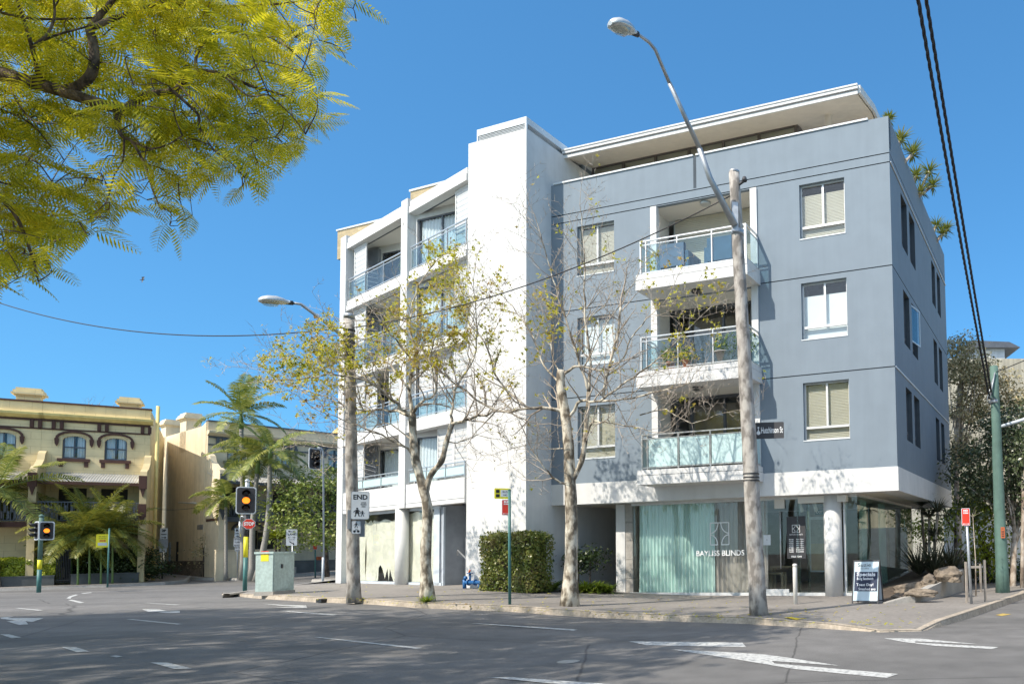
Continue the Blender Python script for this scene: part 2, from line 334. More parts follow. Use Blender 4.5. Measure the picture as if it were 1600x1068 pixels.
    def build(s, name, mats, parent=None, loc=None, bevel=0):
        o3 = Vector(loc) if loc is not None else (ORG[parent.name] if parent else Vector((0, 0, 0)))
        me = bpy.data.meshes.new(name); me.from_pydata([(x - o3.x, y - o3.y, z - o3.z) for x, y, z in s.v], [], s.f)
        for mm in (mats if isinstance(mats, (list, tuple)) else [mats]): me.materials.append(mm if not isinstance(mm, str) else M[mm])
        me.polygons.foreach_set('material_index', s.m); me.polygons.foreach_set('use_smooth', s.sm)
        if s.uv:
            ul = me.uv_layers.new(name='uv')
            for fi, uv in s.uv.items():
                for li, c in zip(me.polygons[fi].loop_indices, uv): ul.data[li].uv = c
        me.update(); o = bpy.data.objects.new(name, me); reg(o, parent, o3)
        if bevel:
            bv = o.modifiers.new('bevel', 'BEVEL'); bv.width = bevel; bv.segments = 2; bv.limit_method = 'ANGLE'
        return o
def npmesh(name, V, Fq, matn, parent=None, loc=None, smooth=False):
    """quads from numpy arrays"""
    o3 = Vector(loc) if loc is not None else (ORG[parent.name] if parent else Vector((0, 0, 0)))
    V = np.asarray(V, np.float32) - np.array(o3, np.float32); Fq = np.asarray(Fq, np.int32)
    me = bpy.data.meshes.new(name); me.vertices.add(len(V)); me.vertices.foreach_set('co', V.ravel())
    k = Fq.shape[1]; me.loops.add(Fq.size); me.loops.foreach_set('vertex_index', Fq.ravel())
    me.polygons.add(len(Fq)); me.polygons.foreach_set('loop_start', np.arange(0, Fq.size, k, dtype=np.int32))
    me.materials.append(M[matn]); me.update(calc_edges=True)
    if smooth: me.polygons.foreach_set('use_smooth', [True] * len(Fq))
    o = bpy.data.objects.new(name, me); return reg(o, parent, o3)
def tag(o, label, cat=None, group=None, kind=None):
    if label: o['label'] = label
    if cat: o['category'] = cat
    if group: o['group'] = group
    if kind: o['kind'] = kind
    return o
def thing(name, label, cat, loc, group=None):
    o = bpy.data.objects.new(name, None); o.empty_display_size = .3; reg(o, None, Vector(loc)); return tag(o, label, cat, group)
def struct(o): o['kind'] = 'structure'; return o
def text_mesh(s, size, bold=0.):
    cu = bpy.data.curves.new('t', 'FONT'); cu.body = s; cu.size = size; cu.align_x = 'CENTER'; cu.align_y = 'CENTER'; cu.offset = bold; cu.resolution_u = 3
    ob = bpy.data.objects.new('t', cu); C.objects.link(ob); bpy.context.view_layer.update()
    me = bpy.data.meshes.new_from_object(ob.evaluated_get(bpy.context.evaluated_depsgraph_get()))
    vs = [v.co.copy() for v in me.vertices]; fs = [tuple(p.vertices) for p in me.polygons]
    bpy.data.objects.remove(ob); bpy.data.curves.remove(cu); bpy.data.meshes.remove(me); return vs, fs
def put_text(mb, fr, s, u, n, z, size, mi=0, bold=0., sx=1., width=None, rot=0.):
    vs, fs = text_mesh(s, size, bold); i = len(mb.v)
    if width and vs:
        w_ = max(v.x for v in vs) - min(v.x for v in vs); sx = width / w_
    c, d = math.cos(rot), math.sin(rot)
    mb.v += [tuple(fr.P(u + (v.x * c - v.y * d) * sx, n, z + v.x * d + v.y * c)) for v in vs]
    for f in fs: mb.f.append(tuple(i + k for k in f)); mb.m.append(mi); mb.sm.append(False)
    return mb
def rrect(u0, u1, z0, z1, r, k=4):
    o = []
    for cx, cz, a0 in ((u1 - r, z1 - r, 0), (u0 + r, z1 - r, 90), (u0 + r, z0 + r, 180), (u1 - r, z0 + r, 270)):
        for i in range(k + 1):
            a = math.radians(a0 + 90 * i / k); o.append((cx + r * math.cos(a), cz + r * math.sin(a)))
    return o
def disc(u, z, r, k=20, r2=None): return [(u + r * math.cos(2 * PI * i / k), z + (r2 or r) * math.sin(2 * PI * i / k)) for i in range(k)]
# ------------------------------------------------------------------ leaves
def leaf_cloud(P, size, N=None, aspect=.55, jit=.35):
    """one folded two-quad leaf at every point of P; N = preferred normals"""
    n = len(P); P = np.asarray(P); R = nrs.normal(size=(n, 3))
    if N is not None: R = R * .55 + np.asarray(N)
    R /= np.linalg.norm(R, axis=1)[:, None]
    A = np.cross(R, nrs.normal(size=(n, 3))); A /= np.linalg.norm(A, axis=1)[:, None]; B = np.cross(R, A)
    s = (size * (1 + jit * nrs.uniform(-1, 1, n)))[:, None]
    a = A * s; b = B * s * aspect; r = R * s * .12
    V = np.stack([P - a * .5, P - a * .1 + b * .5 + r, P + a * .5, P - a * .1 - b * .5 + r], 1).reshape(-1, 3)
    return V, np.arange(4 * n).reshape(-1, 4)
class Q:                                       # collector of quads
    def __init__(s): s.V = []; s.F = []; s.n = 0
    def add(s, V, F_q): s.V.append(V); s.F.append(F_q + s.n); s.n += len(V)
    def build(s, name, matn, parent=None, loc=None): return npmesh(name, np.concatenate(s.V), np.concatenate(s.F), matn, parent, loc)
def blob_points(c, r, n, hollow=.45, lump=.35):
    d = nrs.normal(size=(n, 3)); d /= np.linalg.norm(d, axis=1)[:, None]
    ph = nrs.uniform(0, 6, 6); k = nrs.uniform(2, 5, 6)
    lmp = 1 + lump * (np.sin(d[:, 0] * k[0] + ph[0]) * np.sin(d[:, 1] * k[1] + ph[1]) + .6 * np.sin(d[:, 2] * k[2] * 2 + ph[2]) * np.sin(d[:, 0] * 6 + ph[3])) * .6
    rr = (hollow + (1 - hollow) * nrs.uniform(0, 1, n) ** .6) * lmp
    return np.array(c) + d * rr[:, None] * np.array(r), d
def clumps(c, r, nc, per, cr, hollow=.5):
    """leaf clumps spread through a crown volume with gaps between them"""
    cp, cd = blob_points(c, r, nc, hollow); out = []; nn = []
    for p, d in zip(cp, cd):
        k = int(per * rnd.uniform(.5, 1.4)); q = nrs.normal(size=(k, 3)) * np.array([1, 1, .55]) * cr * rnd.uniform(.6, 1.3) * .5
        out.append(p + q); nn.append(np.tile(d * .5 + np.array([0, 0, .6]), (k, 1)))
    return np.concatenate(out), np.concatenate(nn)
# ================================================================== GROUND
def asphalt():
    m, t, b = nodes_of('asphalt'); N = t.nodes; L = t.links; tc = N.new('ShaderNodeTexCoord')
    def noise(sc, d=6, sx=(1, 1, 1)):
        mp = N.new('ShaderNodeMapping'); mp.inputs['Scale'].default_value = sx; mp.inputs['Rotation'].default_value = (0, 0, .35); L.new(tc.outputs['Object'], mp.inputs[0])
        n = N.new('ShaderNodeTexNoise'); n.inputs['Scale'].default_value = sc; n.inputs['Detail'].default_value = d; L.new(mp.outputs[0], n.inputs[0]); return n.outputs[0]
    cr = N.new('ShaderNodeValToRGB'); e = cr.color_ramp.elements; e[0].position = .3; e[0].color = (.125, .122, .118, 1); e[1].position = .7; e[1].color = (.20, .192, .186, 1)
    L.new(noise(.35, 6, (.35, 1.6, 1)), cr.inputs[0]); out = cr.outputs[0]
    for src, lo, hi in ((noise(90, 3), .72, 1.25), (noise(2.2, 8), .88, 1.08), (noise(320, 2), .7, 1.3)):
        r = N.new('ShaderNodeMapRange'); r.inputs[1].default_value = .35; r.inputs[2].default_value = .65; r.inputs[3].default_value = lo; r.inputs[4].default_value = hi; L.new(src, r.inputs[0])
        mx = N.new('ShaderNodeMixRGB'); mx.blend_type = 'MULTIPLY'; mx.inputs[0].default_value = 1; L.new(out, mx.inputs[1]); L.new(r.outputs[0], mx.inputs[2]); out = mx.outputs[0]
    # thin crack lines
    v = N.new('ShaderNodeTexVoronoi'); v.feature = 'DISTANCE_TO_EDGE'; v.inputs['Scale'].default_value = .22
    ad = N.new('ShaderNodeMixRGB'); ad.inputs[0].default_value = .12; nn = N.new('ShaderNodeTexNoise'); nn.inputs['Scale'].default_value = 1.2; nn.inputs['Detail'].default_value = 8
    L.new(tc.outputs['Object'], nn.inputs[0]); L.new(tc.outputs['Object'], ad.inputs[1]); L.new(nn.outputs[1], ad.inputs[2]); L.new(ad.outputs[0], v.inputs[0])
    r = N.new('ShaderNodeMapRange'); r.inputs[1].default_value = .001; r.inputs[2].default_value = .004; r.inputs[3].default_value = .55; r.inputs[4].default_value = 1; L.new(v.outputs[0], r.inputs[0])
    mx = N.new('ShaderNodeMixRGB'); mx.blend_type = 'MULTIPLY'; mx.inputs[0].default_value = 1; L.new(out, mx.inputs[1]); L.new(r.outputs[0], mx.inputs[2]); out = mx.outputs[0]
    L.new(out, b.inputs['Base Color']); b.inputs['Roughness'].default_value = .85; b.inputs['Specular IOR Level'].default_value = .3
    bp = N.new('ShaderNodeBump'); bp.inputs['Strength'].default_value = .5; bp.inputs['Distance'].default_value = .006; L.new(noise(120, 3), bp.inputs['Height']); L.new(bp.outputs[0], b.inputs['Normal'])
    return m
M['asphalt'] = asphalt()
M['footway'] = mat('asphalt footway', (.235, .215, .195), .9, n1=(.5, .12), n2=(9, .14), bump=(70, .5, .006))
def paint():
    m, t, b = nodes_of('worn road paint'); N = t.nodes; L = t.links; tc = N.new('ShaderNodeTexCoord')
    n = N.new('ShaderNodeTexNoise'); n.inputs['Scale'].default_value = 14; n.inputs['Detail'].default_value = 9; L.new(tc.outputs['Object'], n.inputs[0])
    cr = N.new('ShaderNodeValToRGB'); e = cr.color_ramp.elements; e[0].position = .34; e[0].color = (.24, .24, .24, 1); e[1].position = .52; e[1].color = (.52, .52, .50, 1)
    L.new(n.outputs[0], cr.inputs[0]); L.new(cr.outputs[0], b.inputs['Base Color']); b.inputs['Roughness'].default_value = .8; return m
M['paint'] = paint()
xs = [-260, -150, -90, -60] + [x * 1. for x in range(-46, 21)] + [30, 60, 120, 260]; ys = [-60, -30, -12] + [y * 1. for y in range(-4, 60)] + [75, 100, 160, 300]
mb = MB(); idx = {}
for i, x in enumerate(xs):
    for j, y in enumerate(ys): idx[i, j] = len(mb.v); mb.v.append((x, y, zr(x, y)))
for i in range(len(xs) - 1):
    for j in range(len(ys) - 1): mb.f.append((idx[i, j], idx[i + 1, j], idx[i + 1, j + 1], idx[i, j + 1])); mb.m.append(0); mb.sm.append(True)
struct(mb.build('road', 'asphalt'))
def strip(name, outer, inner, h=None, base=.13, matn='footway', ny=14, blend=1.6, lift=0):
    """pavement between a kerb line and a back line; h = kerb height at each outer point"""
    mb = MB(); g = []
    for k in range(len(outer)):
        row = []; o = Vector(outer[k][:2]); q = Vector(inner[k][:2]); Ld = (q - o).length
        for j in range(ny + 1):
            t = (j / ny) ** 1.7; p = o.lerp(q, t); hh = base if h is None else h[k] + (base - h[k]) * sm(0, blend, t * Ld)
            row.append(len(mb.v)); mb.v.append((p.x, p.y, zr(p.x, p.y) + hh + lift))
        g.append(row)
    for k in range(len(outer) - 1):
        for j in range(ny): mb.f.append((g[k][j], g[k + 1][j], g[k + 1][j + 1], g[k][j + 1])); mb.m.append(0); mb.sm.append(True)
    return struct(mb.build(name, matn))
def densify(pts, step, *more):
    o = []; m = [[] for _ in more]
    for i in range(len(pts) - 1):
        a, b = Vector(pts[i][:2]), Vector(pts[i + 1][:2]); n = max(1, int((b - a).length / step))
        for k in range(n):
            o.append(a.lerp(b, k / n))
            for q, s in enumerate(more):
                x, y = s[i], s[i + 1]
                m[q].append(Vector(x[:2]).lerp(Vector(y[:2]), k / n) if hasattr(x, '__len__') else x + (y - x) * k / n)
    o.append(Vector(pts[-1][:2]))
    for q, s in enumerate(more): m[q].append(Vector(s[-1][:2]) if hasattr(s[-1], '__len__') else s[-1])
    return (o, *m)
def kerb(name, line, hs, wdt=.16, side=1, matn='kerb', fr_depth=.02):
    """kerb stone: face down to the road and a top strip just proud of the pavement"""
    mb = MB(); k = len(line); rows = []
    for i in range(k):
        a, b = line[max(i - 1, 0)], line[min(i + 1, k - 1)]; d = (b - a).normalized(); nrm = Vector((-d.y, d.x)) * side; p = line[i]; h = hs[i]
        z = zr(p.x, p.y); jig = rnd.uniform(-.006, .006)
        q = [p - nrm * (.03 + jig), p - nrm * (.0 + jig), p + nrm * .02, p + nrm * wdt, p + nrm * (wdt + .005)]
        zz = [z - .03, z + h - .025, z + h + .006, z + h + .006, z + h - .05]
        rows.append([len(mb.v) + j for j in range(5)]); mb.v += [(a_.x, a_.y, b_) for a_, b_ in zip(q, zz)]
    for i in range(k - 1):
        for j in range(4):
            mb.f.append((rows[i][j], rows[i + 1][j], rows[i + 1][j + 1], rows[i][j + 1])); mb.m.append(0); mb.sm.append(False)
    return struct(mb.build(name, matn))
# main corner pavement
KP = [(347, 928.5), (400, 934), (500, 940.5), (650, 949), (800, 955), (1000, 967.5), (1170, 974), (1300, 982), (1375, 987), (1440, 985), (1470, 978), (1520, 963), (1600, 934)]
KH = [.05, .12, .13, .13, .14, .14, .13, .10, .03, .02, .11, .14, .14]
K0 = [gp(x, y, 0) for x, y in KP] + [Vector((9.6, 31, 0)), Vector((15, 50, 0))]; KH += [.14, .14]
IN = [gp(349, 927), gp(425, 917), gp(524, 905), Vector((-19, 34)), Vector((-12, 33)), Vector((-5, 32)), Vector((-1, 31)), Vector((2, 30)), Vector((3.5, 31)), Vector((4.5, 31)), Vector((5.2, 31)), Vector((5.6, 31)), Vector((6, 31)), Vector((5.5, 36)), Vector((9, 52))]
line, inn, hh = densify(K0, .5, IN, KH)
strip('pavement', line, inn, hh)
kerb('kerb', line, hh)
bk = [Vector(p[:2]) for p in (IN[0], IN[1], IN[2])] + [Vector((-24.5, 36)), Vector((-27, 46))]
bl, = densify(bk, .6)[:1]
kerb('kerb', bl, [.13] * len(bl), side=-1, matn='concrete')
struct(strip('pavement', bl[10:], [Vector((-19, 34))] * len(bl[10:]), matn='footway'))
# far pavements by the terraces
YF = Fr((-34.39, 38.), 37.); C1 = Vector((-31.9, 40.4))
yk = [Vector((-47., 25.)), Vector(YF.P(-5.5, 4.1, 0)[:2]), Vector(YF.P(-1, 4.1, 0)[:2]), Vector(YF.P(1.0, 3.4, 0)[:2]), Vector(YF.P(1.7, 1.5, 0)[:2]), Vector(YF.P(1.7, -14, 0)[:2])]
yi = [Vector((-50., 32.)), Vector(YF.P(-5.5, -3, 0)[:2]), Vector(YF.P(-1, -3, 0)[:2]), Vector(YF.P(0, -3, 0)[:2]), Vector(YF.P(0, -4, 0)[:2]), Vector(YF.P(0, -14, 0)[:2])]
l2, i2 = densify(yk, .6, yi); strip('pavement', l2, i2); kerb('kerb', l2, [.13] * len(l2), matn='concrete')
CF = Fr((-32.4, 41.0), 56.)                     # cream terrace frontage, u runs away from us
ck = [Vector(CF.P(-9, 1.6, 0)[:2]), Vector(CF.P(-2.5, 1.6, 0)[:2]), Vector(CF.P(-.8, 3.3, 0)[:2]), Vector(CF.P(1, 3.7, 0)[:2]), Vector(CF.P(26, 3.7, 0)[:2])]
ci = [Vector(CF.P(-9, -6, 0)[:2]), Vector(CF.P(-2.5, -3, 0)[:2]), Vector(CF.P(-.8, -3, 0)[:2]), Vector(CF.P(1, -3, 0)[:2]), Vector(CF.P(26, -3, 0)[:2])]
ck[0] = Vector(CF.P(-1.6, -9, 0)[:2]); ck[1] = Vector(CF.P(-1.6, .5, 0)[:2]); ci[0] = Vector(CF.P(.5, -9, 0)[:2]); ci[1] = Vector(CF.P(.5, -3, 0)[:2])
l3, i3 = densify(ck, .6, ci); strip('pavement', l3, i3); kerb('kerb', l3, [.13] * len(l3), matn='concrete')
# painted markings: outlines in photo pixels laid on the road surface
def mark(name, *polys, matn='paint', lift=.006):
    mb = MB()
    for pl in polys:
        P = [gp(x, y, lift) for x, y in pl]; n = Vector((0, 0, 0))
        for i in range(len(P)): n += P[i].cross(P[(i + 1) % len(P)])
        mb.poly(P if n.z > 0 else P[::-1])
    return struct(mb.build(name, matn))
mark('lane_line', [(490, 994.5), (500, 994.5), (660, 1011), (652, 1013)])
mark('lane_line', [(736, 973), (748, 973), (903, 982.5), (896, 984.5)])
mark('lane_line', [(197, 966.5), (208, 966.5), (286, 974), (276, 974.6)])
mark('lane_line', [(437, 953.5), (448, 953.5), (530, 959.5), (520, 960.6)])
mark('lane_line', [(0, 990), (14, 990), (34, 995), (18, 996)])
mark('lane_line', [(96, 1010), (118, 1010), (141, 1017), (120, 1018)])
mark('lane_line', [(235, 1034), (262, 1034), (300, 1043.5), (272, 1044)])
mark('lane_line', [(760, 1057), (800, 1057), (1000, 1071), (940, 1074)])
mark('lane_line', [(171, 1024), (181, 1023), (192, 1024.5), (182, 1026)])
mark('lane_line', [(22, 949), (30, 949), (68, 952.5), (60, 953)])
mark('lane_line', [(225, 941.2), (232, 941.2), (282, 943.8), (274, 944.2)])
mark('turn_arrow', [(0, 964), (22, 962), (12, 964.5), (68, 964.8), (50, 971), (40, 969.5), (44, 974.5), (30, 975.5), (10, 969.5), (26, 968.8), (2, 966)])
mark('turn_arrow', [(224, 951), (281, 953.5), (281, 956.8), (262, 957), (246, 955.5), (276, 953.6)], [(222, 951), (250, 951.2), (262, 954), (240, 955), (232, 955)])
mark('turn_arrow', [(409, 942), (440, 944), (478, 945), (480, 949), (428, 948), (468, 946.8), (440, 945.5)])
mark('turn_arrow', [(1048, 1013.5), (1120, 1017), (1190, 1021), (1215, 1024), (1313, 1039), (1206, 1031.5), (1210, 1035.5), (1404, 1052), (1385, 1058), (1240, 1044), (1150, 1029)])
mark('turn_arrow', [(1380, 996), (1440, 997), (1530, 1005.5), (1430, 1001), (1430, 1003), (1560, 1010), (1550, 1013), (1460, 1008), (1412, 1002)])
mark('faded_line', [(982, 1001), (1160, 1003), (1166, 1010), (1010, 1007)], matn='paint')
mark('hold_line', [(104, 934), (108, 931), (118, 928), (122, 928.6), (112, 932), (110, 934.5)], [(106, 936.5), (112, 936), (132, 940.5), (124, 941.2)], [(126, 926), (142, 924.5), (144, 925.3), (130, 926.8)])
mark('pavement_paint', *[[(1225, 963.5), (1236, 963), (1253, 966), (1244, 967)]], matn='yellow', lift=.142)
M['wornyellow'] = mat('worn yellow road paint', (.50, .36, .10), .8, n1=(15, .4), n2=(40, .4))
mark('kerb_marking', [(1555, 960), (1566, 957.5), (1580, 958.5), (1566, 961.5)], matn='wornyellow')
for x, y in ((500, 937.6),):
    p = gp(x, y, .06); f = Fr(p[:2], -30 if x < 600 else -18); struct(MB().box(f, -.13, .13, -.2, .035, p.z - .05, p.z + .045).build('kerb_inlet', 'black'))
p = gp(888, 1033, .004); struct(MB().lathe(p, [(.16, 0), (.16, .006), (.14, .009)], 20).build('valve_cover', 'concrete'))
p = gp(640, 1040, .002)
# ================================================================== GREY BUILDING
G = Fr((-8.9, 24.33), -18.45); GL = 11.91; S = Fr((G.P(GL, 0, 0).x, G.P(GL, 0, 0).y), 71.55); SL = 10.85
ZS, ZB, ZP = 3.12, 3.80, 13.93
gb = thing('apartment_building', 'slate grey rendered apartment building with white balconies above a glass corner shop', 'apartment building', G.P(5, -4, .13))
gwin = [(1.32, 2.74, 10.68, 12.35), (1.32, 2.74, 7.68, 9.27), (1.32, 2.74, 4.60, 6.32), (9.15, 10.55, 10.72, 12.37), (9.15, 10.55, 7.69, 9.38), (9.15, 10.55, 4.70, 6.40)]
recs = [(4.11, 7.79, 9.95, 12.54), (4.11, 7.79, 6.95, 9.5), (4.11, 7.79, 3.95, 6.55)]
swin = [(a, b, c, d) for c, d in ((10.72, 12.37), (7.69, 9.36), (4.74, 6.36)) for a, b in ((1.52, 2.46), (2.84, 3.80), (7.2, 8.05), (8.5, 9.35))]
def gwall(fr, L_, holes, d, mj=0):
    mb = MB(); zb = [ZB, 6.62, 6.65, 9.54, 9.57, 12.56, 12.59, 12.83, 12.86, ZP]
    for a, b in ((ZB, 6.62), (6.65, 9.54), (9.57, 12.56), (12.59, 12.83), (12.86, ZP)):
        mb.wall(fr, 0, L_, a, b, 0, holes, d, 0, mj)
    for c in (6.62, 9.54, 12.56, 12.83):
        hh_ = [h for h in holes if h[2] < c < h[3]]; segs = [0.]
        for h in sorted(hh_): segs += [h[0], h[1]]
        segs.append(L_)
        for a, b in zip(segs[::2], segs[1::2]):
            mb.poly([fr.P(a, -.03, c), fr.P(b, -.03, c), fr.P(b, -.03, c + .03), fr.P(a, -.03, c + .03)], 1)
            mb.poly([fr.P(a, 0, c), fr.P(b, 0, c), fr.P(b, -.03, c), fr.P(a, -.03, c)], 1); mb.poly([fr.P(a, 0, c + .03), fr.P(a, -.03, c + .03), fr.P(b, -.03, c + .03), fr.P(b, 0, c + .03)], 1)
    return mb
gwall(G, GL, gwin + recs, .14).build('wall', ['slate', 'groove'], gb)
gwall(S, SL, swin, .16, 1).build('wall', ['slate', 'groove'], gb)
mb = MB()
mb.poly([G.P(0, 0, ZB), G.P(0, 0, ZP), G.P(0, -SL, ZP), G.P(0, -SL, ZB)]); mb.poly([G.P(0, -SL, ZS), G.P(0, -SL, ZP), G.P(GL, -SL, ZP), G.P(GL, -SL, ZS)])
MB().poly([G.P(0, -.25, 13.), G.P(GL, -.25, 13.), G.P(GL, -SL, 13.), G.P(0, -SL, 13.)]).build('terrace_deck', 'cream', gb)
mb.box(G, .0, GL, -.25, -.01, 13.0, ZP - .005); mb.box(S, .25, SL, -.25, -.01, 13.0, ZP - .005)
mb.build('wall', 'slate', gb)
mb = MB(); mb.box(G, -.0, GL + .02, -.6, .012, ZS, ZB - .001); mb.box(S, .6, SL, -.6, .012, ZS, ZB - .001); mb.box(G, 0, .5, -6, -.6, ZS, ZB)
for a in (.9, 9.6): mb.box(G, a, a + .012, .012, .0145, ZS, ZB - .002)
mb.build('white_band', 'white', gb)
MB().box(G, .5, GL - .6, -SL, -.6, ZS + .03, ZS + .5).build('soffit', 'soffit', gb)
mb = MB(); mb.box(G, .4, 5.64, -.27, .04, ZP, ZP + .05); mb.box(G, 5.74, 11.3, -.27, .04, ZP, ZP + .05); mb.build('coping', 'flash', gb)
mb = MB(); mb.box(G, 5.64, 5.74, -.05, .004, 12.9, ZP); mb.build('movement_joint', 'groove', gb)
MB().box(S, .05, SL, .001, .035, 12.58, 12.61).build('flashing', 'flash', gb); MB().box(S, .05, SL, .001, .03, 6.62, 6.66).build('flashing', 'flash', gb)
def blinds(fr, u0, u1, z0, z1, n, pitch=.045, matn='blind', parent=None, name='blind'):
    mb = MB(); z = z0; u_ = 0
    while z < z1: mb.box(fr, u0, u1, n - .012, n, z, min(z + pitch * .72, z1)); z += pitch
    mb.box(fr, u0, u1, n - .03, n - .022, z0, z1)
    return mb.build(name, matn, parent)
def curtain(fr, u0, u1, z0, z1, n, matn, parent, amp=.045, wl=.14, name='curtain'):
    k = max(8, int((u1 - u0) / .02)); top = []; bot = []; mb = MB(); ph = rnd.uniform(0, 6)
    for i in range(k + 1):
        u = u0 + (u1 - u0) * i / k; a = math.sin(2 * PI * u / wl + ph + .9 * math.sin(u * 2.3 + ph)); a2 = math.sin(2 * PI * u / wl * .97 + ph + 1.2 * math.sin(u * 1.7))
        mb.v += [tuple(fr.P(u, n + amp * a2 * 1.25 + .02 * math.sin(u * 3), z0)), tuple(fr.P(u, n + amp * a, (z0 + z1) / 2)), tuple(fr.P(u, n + amp * a * .8, z1))]
    for i in range(k):
        for j in (0, 1): mb.f.append((3 * i + j, 3 * i + 3 + j, 3 * i + 4 + j, 3 * i + 1 + j)); mb.m.append(0); mb.sm.append(True)
    return mb.build(name, matn, parent)
def window(fr, h, root, rec=.10, kind='blind', mull=True, transom=.22, framem='alu', cover=(0., 1.), fw=.045, box=.5):
    u0, u1, z0, z1 = h[:4]; n = -rec; mb = MB()
    zt = z0 + (z1 - z0) * transom if transom else z0
    for a, b, c, d in ((u0, u0 + fw, z0, z1), (u1 - fw, u1, z0, z1), (u0 + fw, u1 - fw, z1 - fw, z1), (u0 + fw, u1 - fw, z0, z0 + fw)): mb.box(fr, a, b, n - .06, n, c, d)
    um = (u0 + u1) / 2
    if transom: mb.box(fr, u0 + fw, u1 - fw, n - .05, n + .012, zt - .03, zt + .04)
    if mull: mb.box(fr, um - .03, um + .03, n - .05, n + .006, (zt + .04) if transom else z0 + fw, z1 - fw)
    if not mull and transom is None: pass
    w_ = mb.build('window', framem, root)
    MB().box(fr, u0 + fw * .9, u1 - fw * .9, n - .032, n - .026, z0 + fw * .9, z1 - fw * .9).build('pane', 'glass', w_)
    b0 = z0 + (z1 - z0) * cover[0]; b1 = z0 + (z1 - z0) * cover[1]
    if kind == 'blind': blinds(fr, u0 + .03, u1 - .03, b0, b1, n - .10, parent=w_)
    elif kind in ('white', 'teal'):
        MB().box(fr, u0 + .02, u1 - .02, n - .13, n - .125, b0, b1).build('blind', 'shade', w_)
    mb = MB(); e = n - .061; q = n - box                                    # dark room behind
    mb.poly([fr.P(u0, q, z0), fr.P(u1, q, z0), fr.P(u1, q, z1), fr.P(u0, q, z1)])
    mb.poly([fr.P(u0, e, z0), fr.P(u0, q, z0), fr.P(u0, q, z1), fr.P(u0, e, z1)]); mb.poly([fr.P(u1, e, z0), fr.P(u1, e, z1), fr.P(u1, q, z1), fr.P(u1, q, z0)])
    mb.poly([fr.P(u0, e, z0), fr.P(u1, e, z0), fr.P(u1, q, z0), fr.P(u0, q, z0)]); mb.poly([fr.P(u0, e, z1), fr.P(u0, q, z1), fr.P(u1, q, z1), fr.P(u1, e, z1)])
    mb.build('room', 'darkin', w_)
    return w_
kinds = [('blind', (0, .96)), ('white', (.02, .95)), ('blind', (0, .98)), ('blind', (0, .84)), ('white', (.04, .80)), ('blind', (0, .97))]
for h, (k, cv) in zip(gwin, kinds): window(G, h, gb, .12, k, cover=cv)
for h in gwin: MB().box(G, h[0] - .01, h[1] + .01, -.13, .015, h[2] - .03, h[2]).build('window_sill', 'flash', gb)
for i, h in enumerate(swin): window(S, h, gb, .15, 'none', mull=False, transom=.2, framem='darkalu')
# one casement swung open on the side
mb = MB(); f = Fr(S.P(2.86, -.02, 0)[:2], 71.55 - 9)
for a, b, c, d in ((0, .04, 8.1, 9.3), (.82, .86, 8.1, 9.3), (.04, .82, 9.26, 9.3), (.04, .82, 8.1, 8.14)): mb.box(f, a, b, -.03, 0, c, d)
o = mb.build('open_casement', 'alu', gb); MB().box(f, .04, .82, -.018, -.012, 8.14, 9.26).build('pane', 'glass', o)
# balconies
def rail(fr, u0, u1, n, zb, zt, posts, root, ends=(True, True), nin=0., glassm='railglass', mid=True, panels=None):
    mb = MB()
    mb.box(fr, u0, u1, n - .05, n, zt - .035, zt)
    zi = zt - .13
    mb.box(fr, u0 + .04, u1 - .04, n - .04, n - .01, zi - .025, zi); mb.box(fr, u0 + .04, u1 - .04, n - .04, n - .01, zb + .06, zb + .09)
    for p in posts: mb.box(fr, p - .018, p + .018, n - .048, n - .004, zb, zt - .035)
    for e, u in zip(ends, (u0, u1)):
        if e:
            s_ = 1 if u == u0 else -1; a, b = sorted((u, u + s_ * .05))
            mb.box(fr, a, b, nin, n - .05, zt - .035, zt); mb.box(fr, a + .01, b - .01, nin, n - .05, zi - .025, zi); mb.box(fr, a + .01, b - .01, nin, n - .05, zb + .06, zb + .09)
            mb.box(fr, a, b, n - .05, n, zb, zt - .035); mb.box(fr, a, b, nin, nin + .04, zb, zt - .035)
    r_ = mb.build('railing', 'steel', root)
    pu = sorted(posts)
    for a, b in zip(pu, pu[1:]):
        MB().box(fr, a + .04, b - .04, n - .030, n - .022, zb + .10, zi - .03).build('glass_panel', glassm, r_)
    for e, u in zip(ends, (u0, u1)):
        if e: s_ = 1 if u == u0 else -1; MB().box(fr, *sorted((u + s_ * .02, u + s_ * .028)), nin + .06, n - .08, zb + .10, zi - .03).build('glass_panel', glassm, r_)
    return r_
BN = 1.0
balc = []
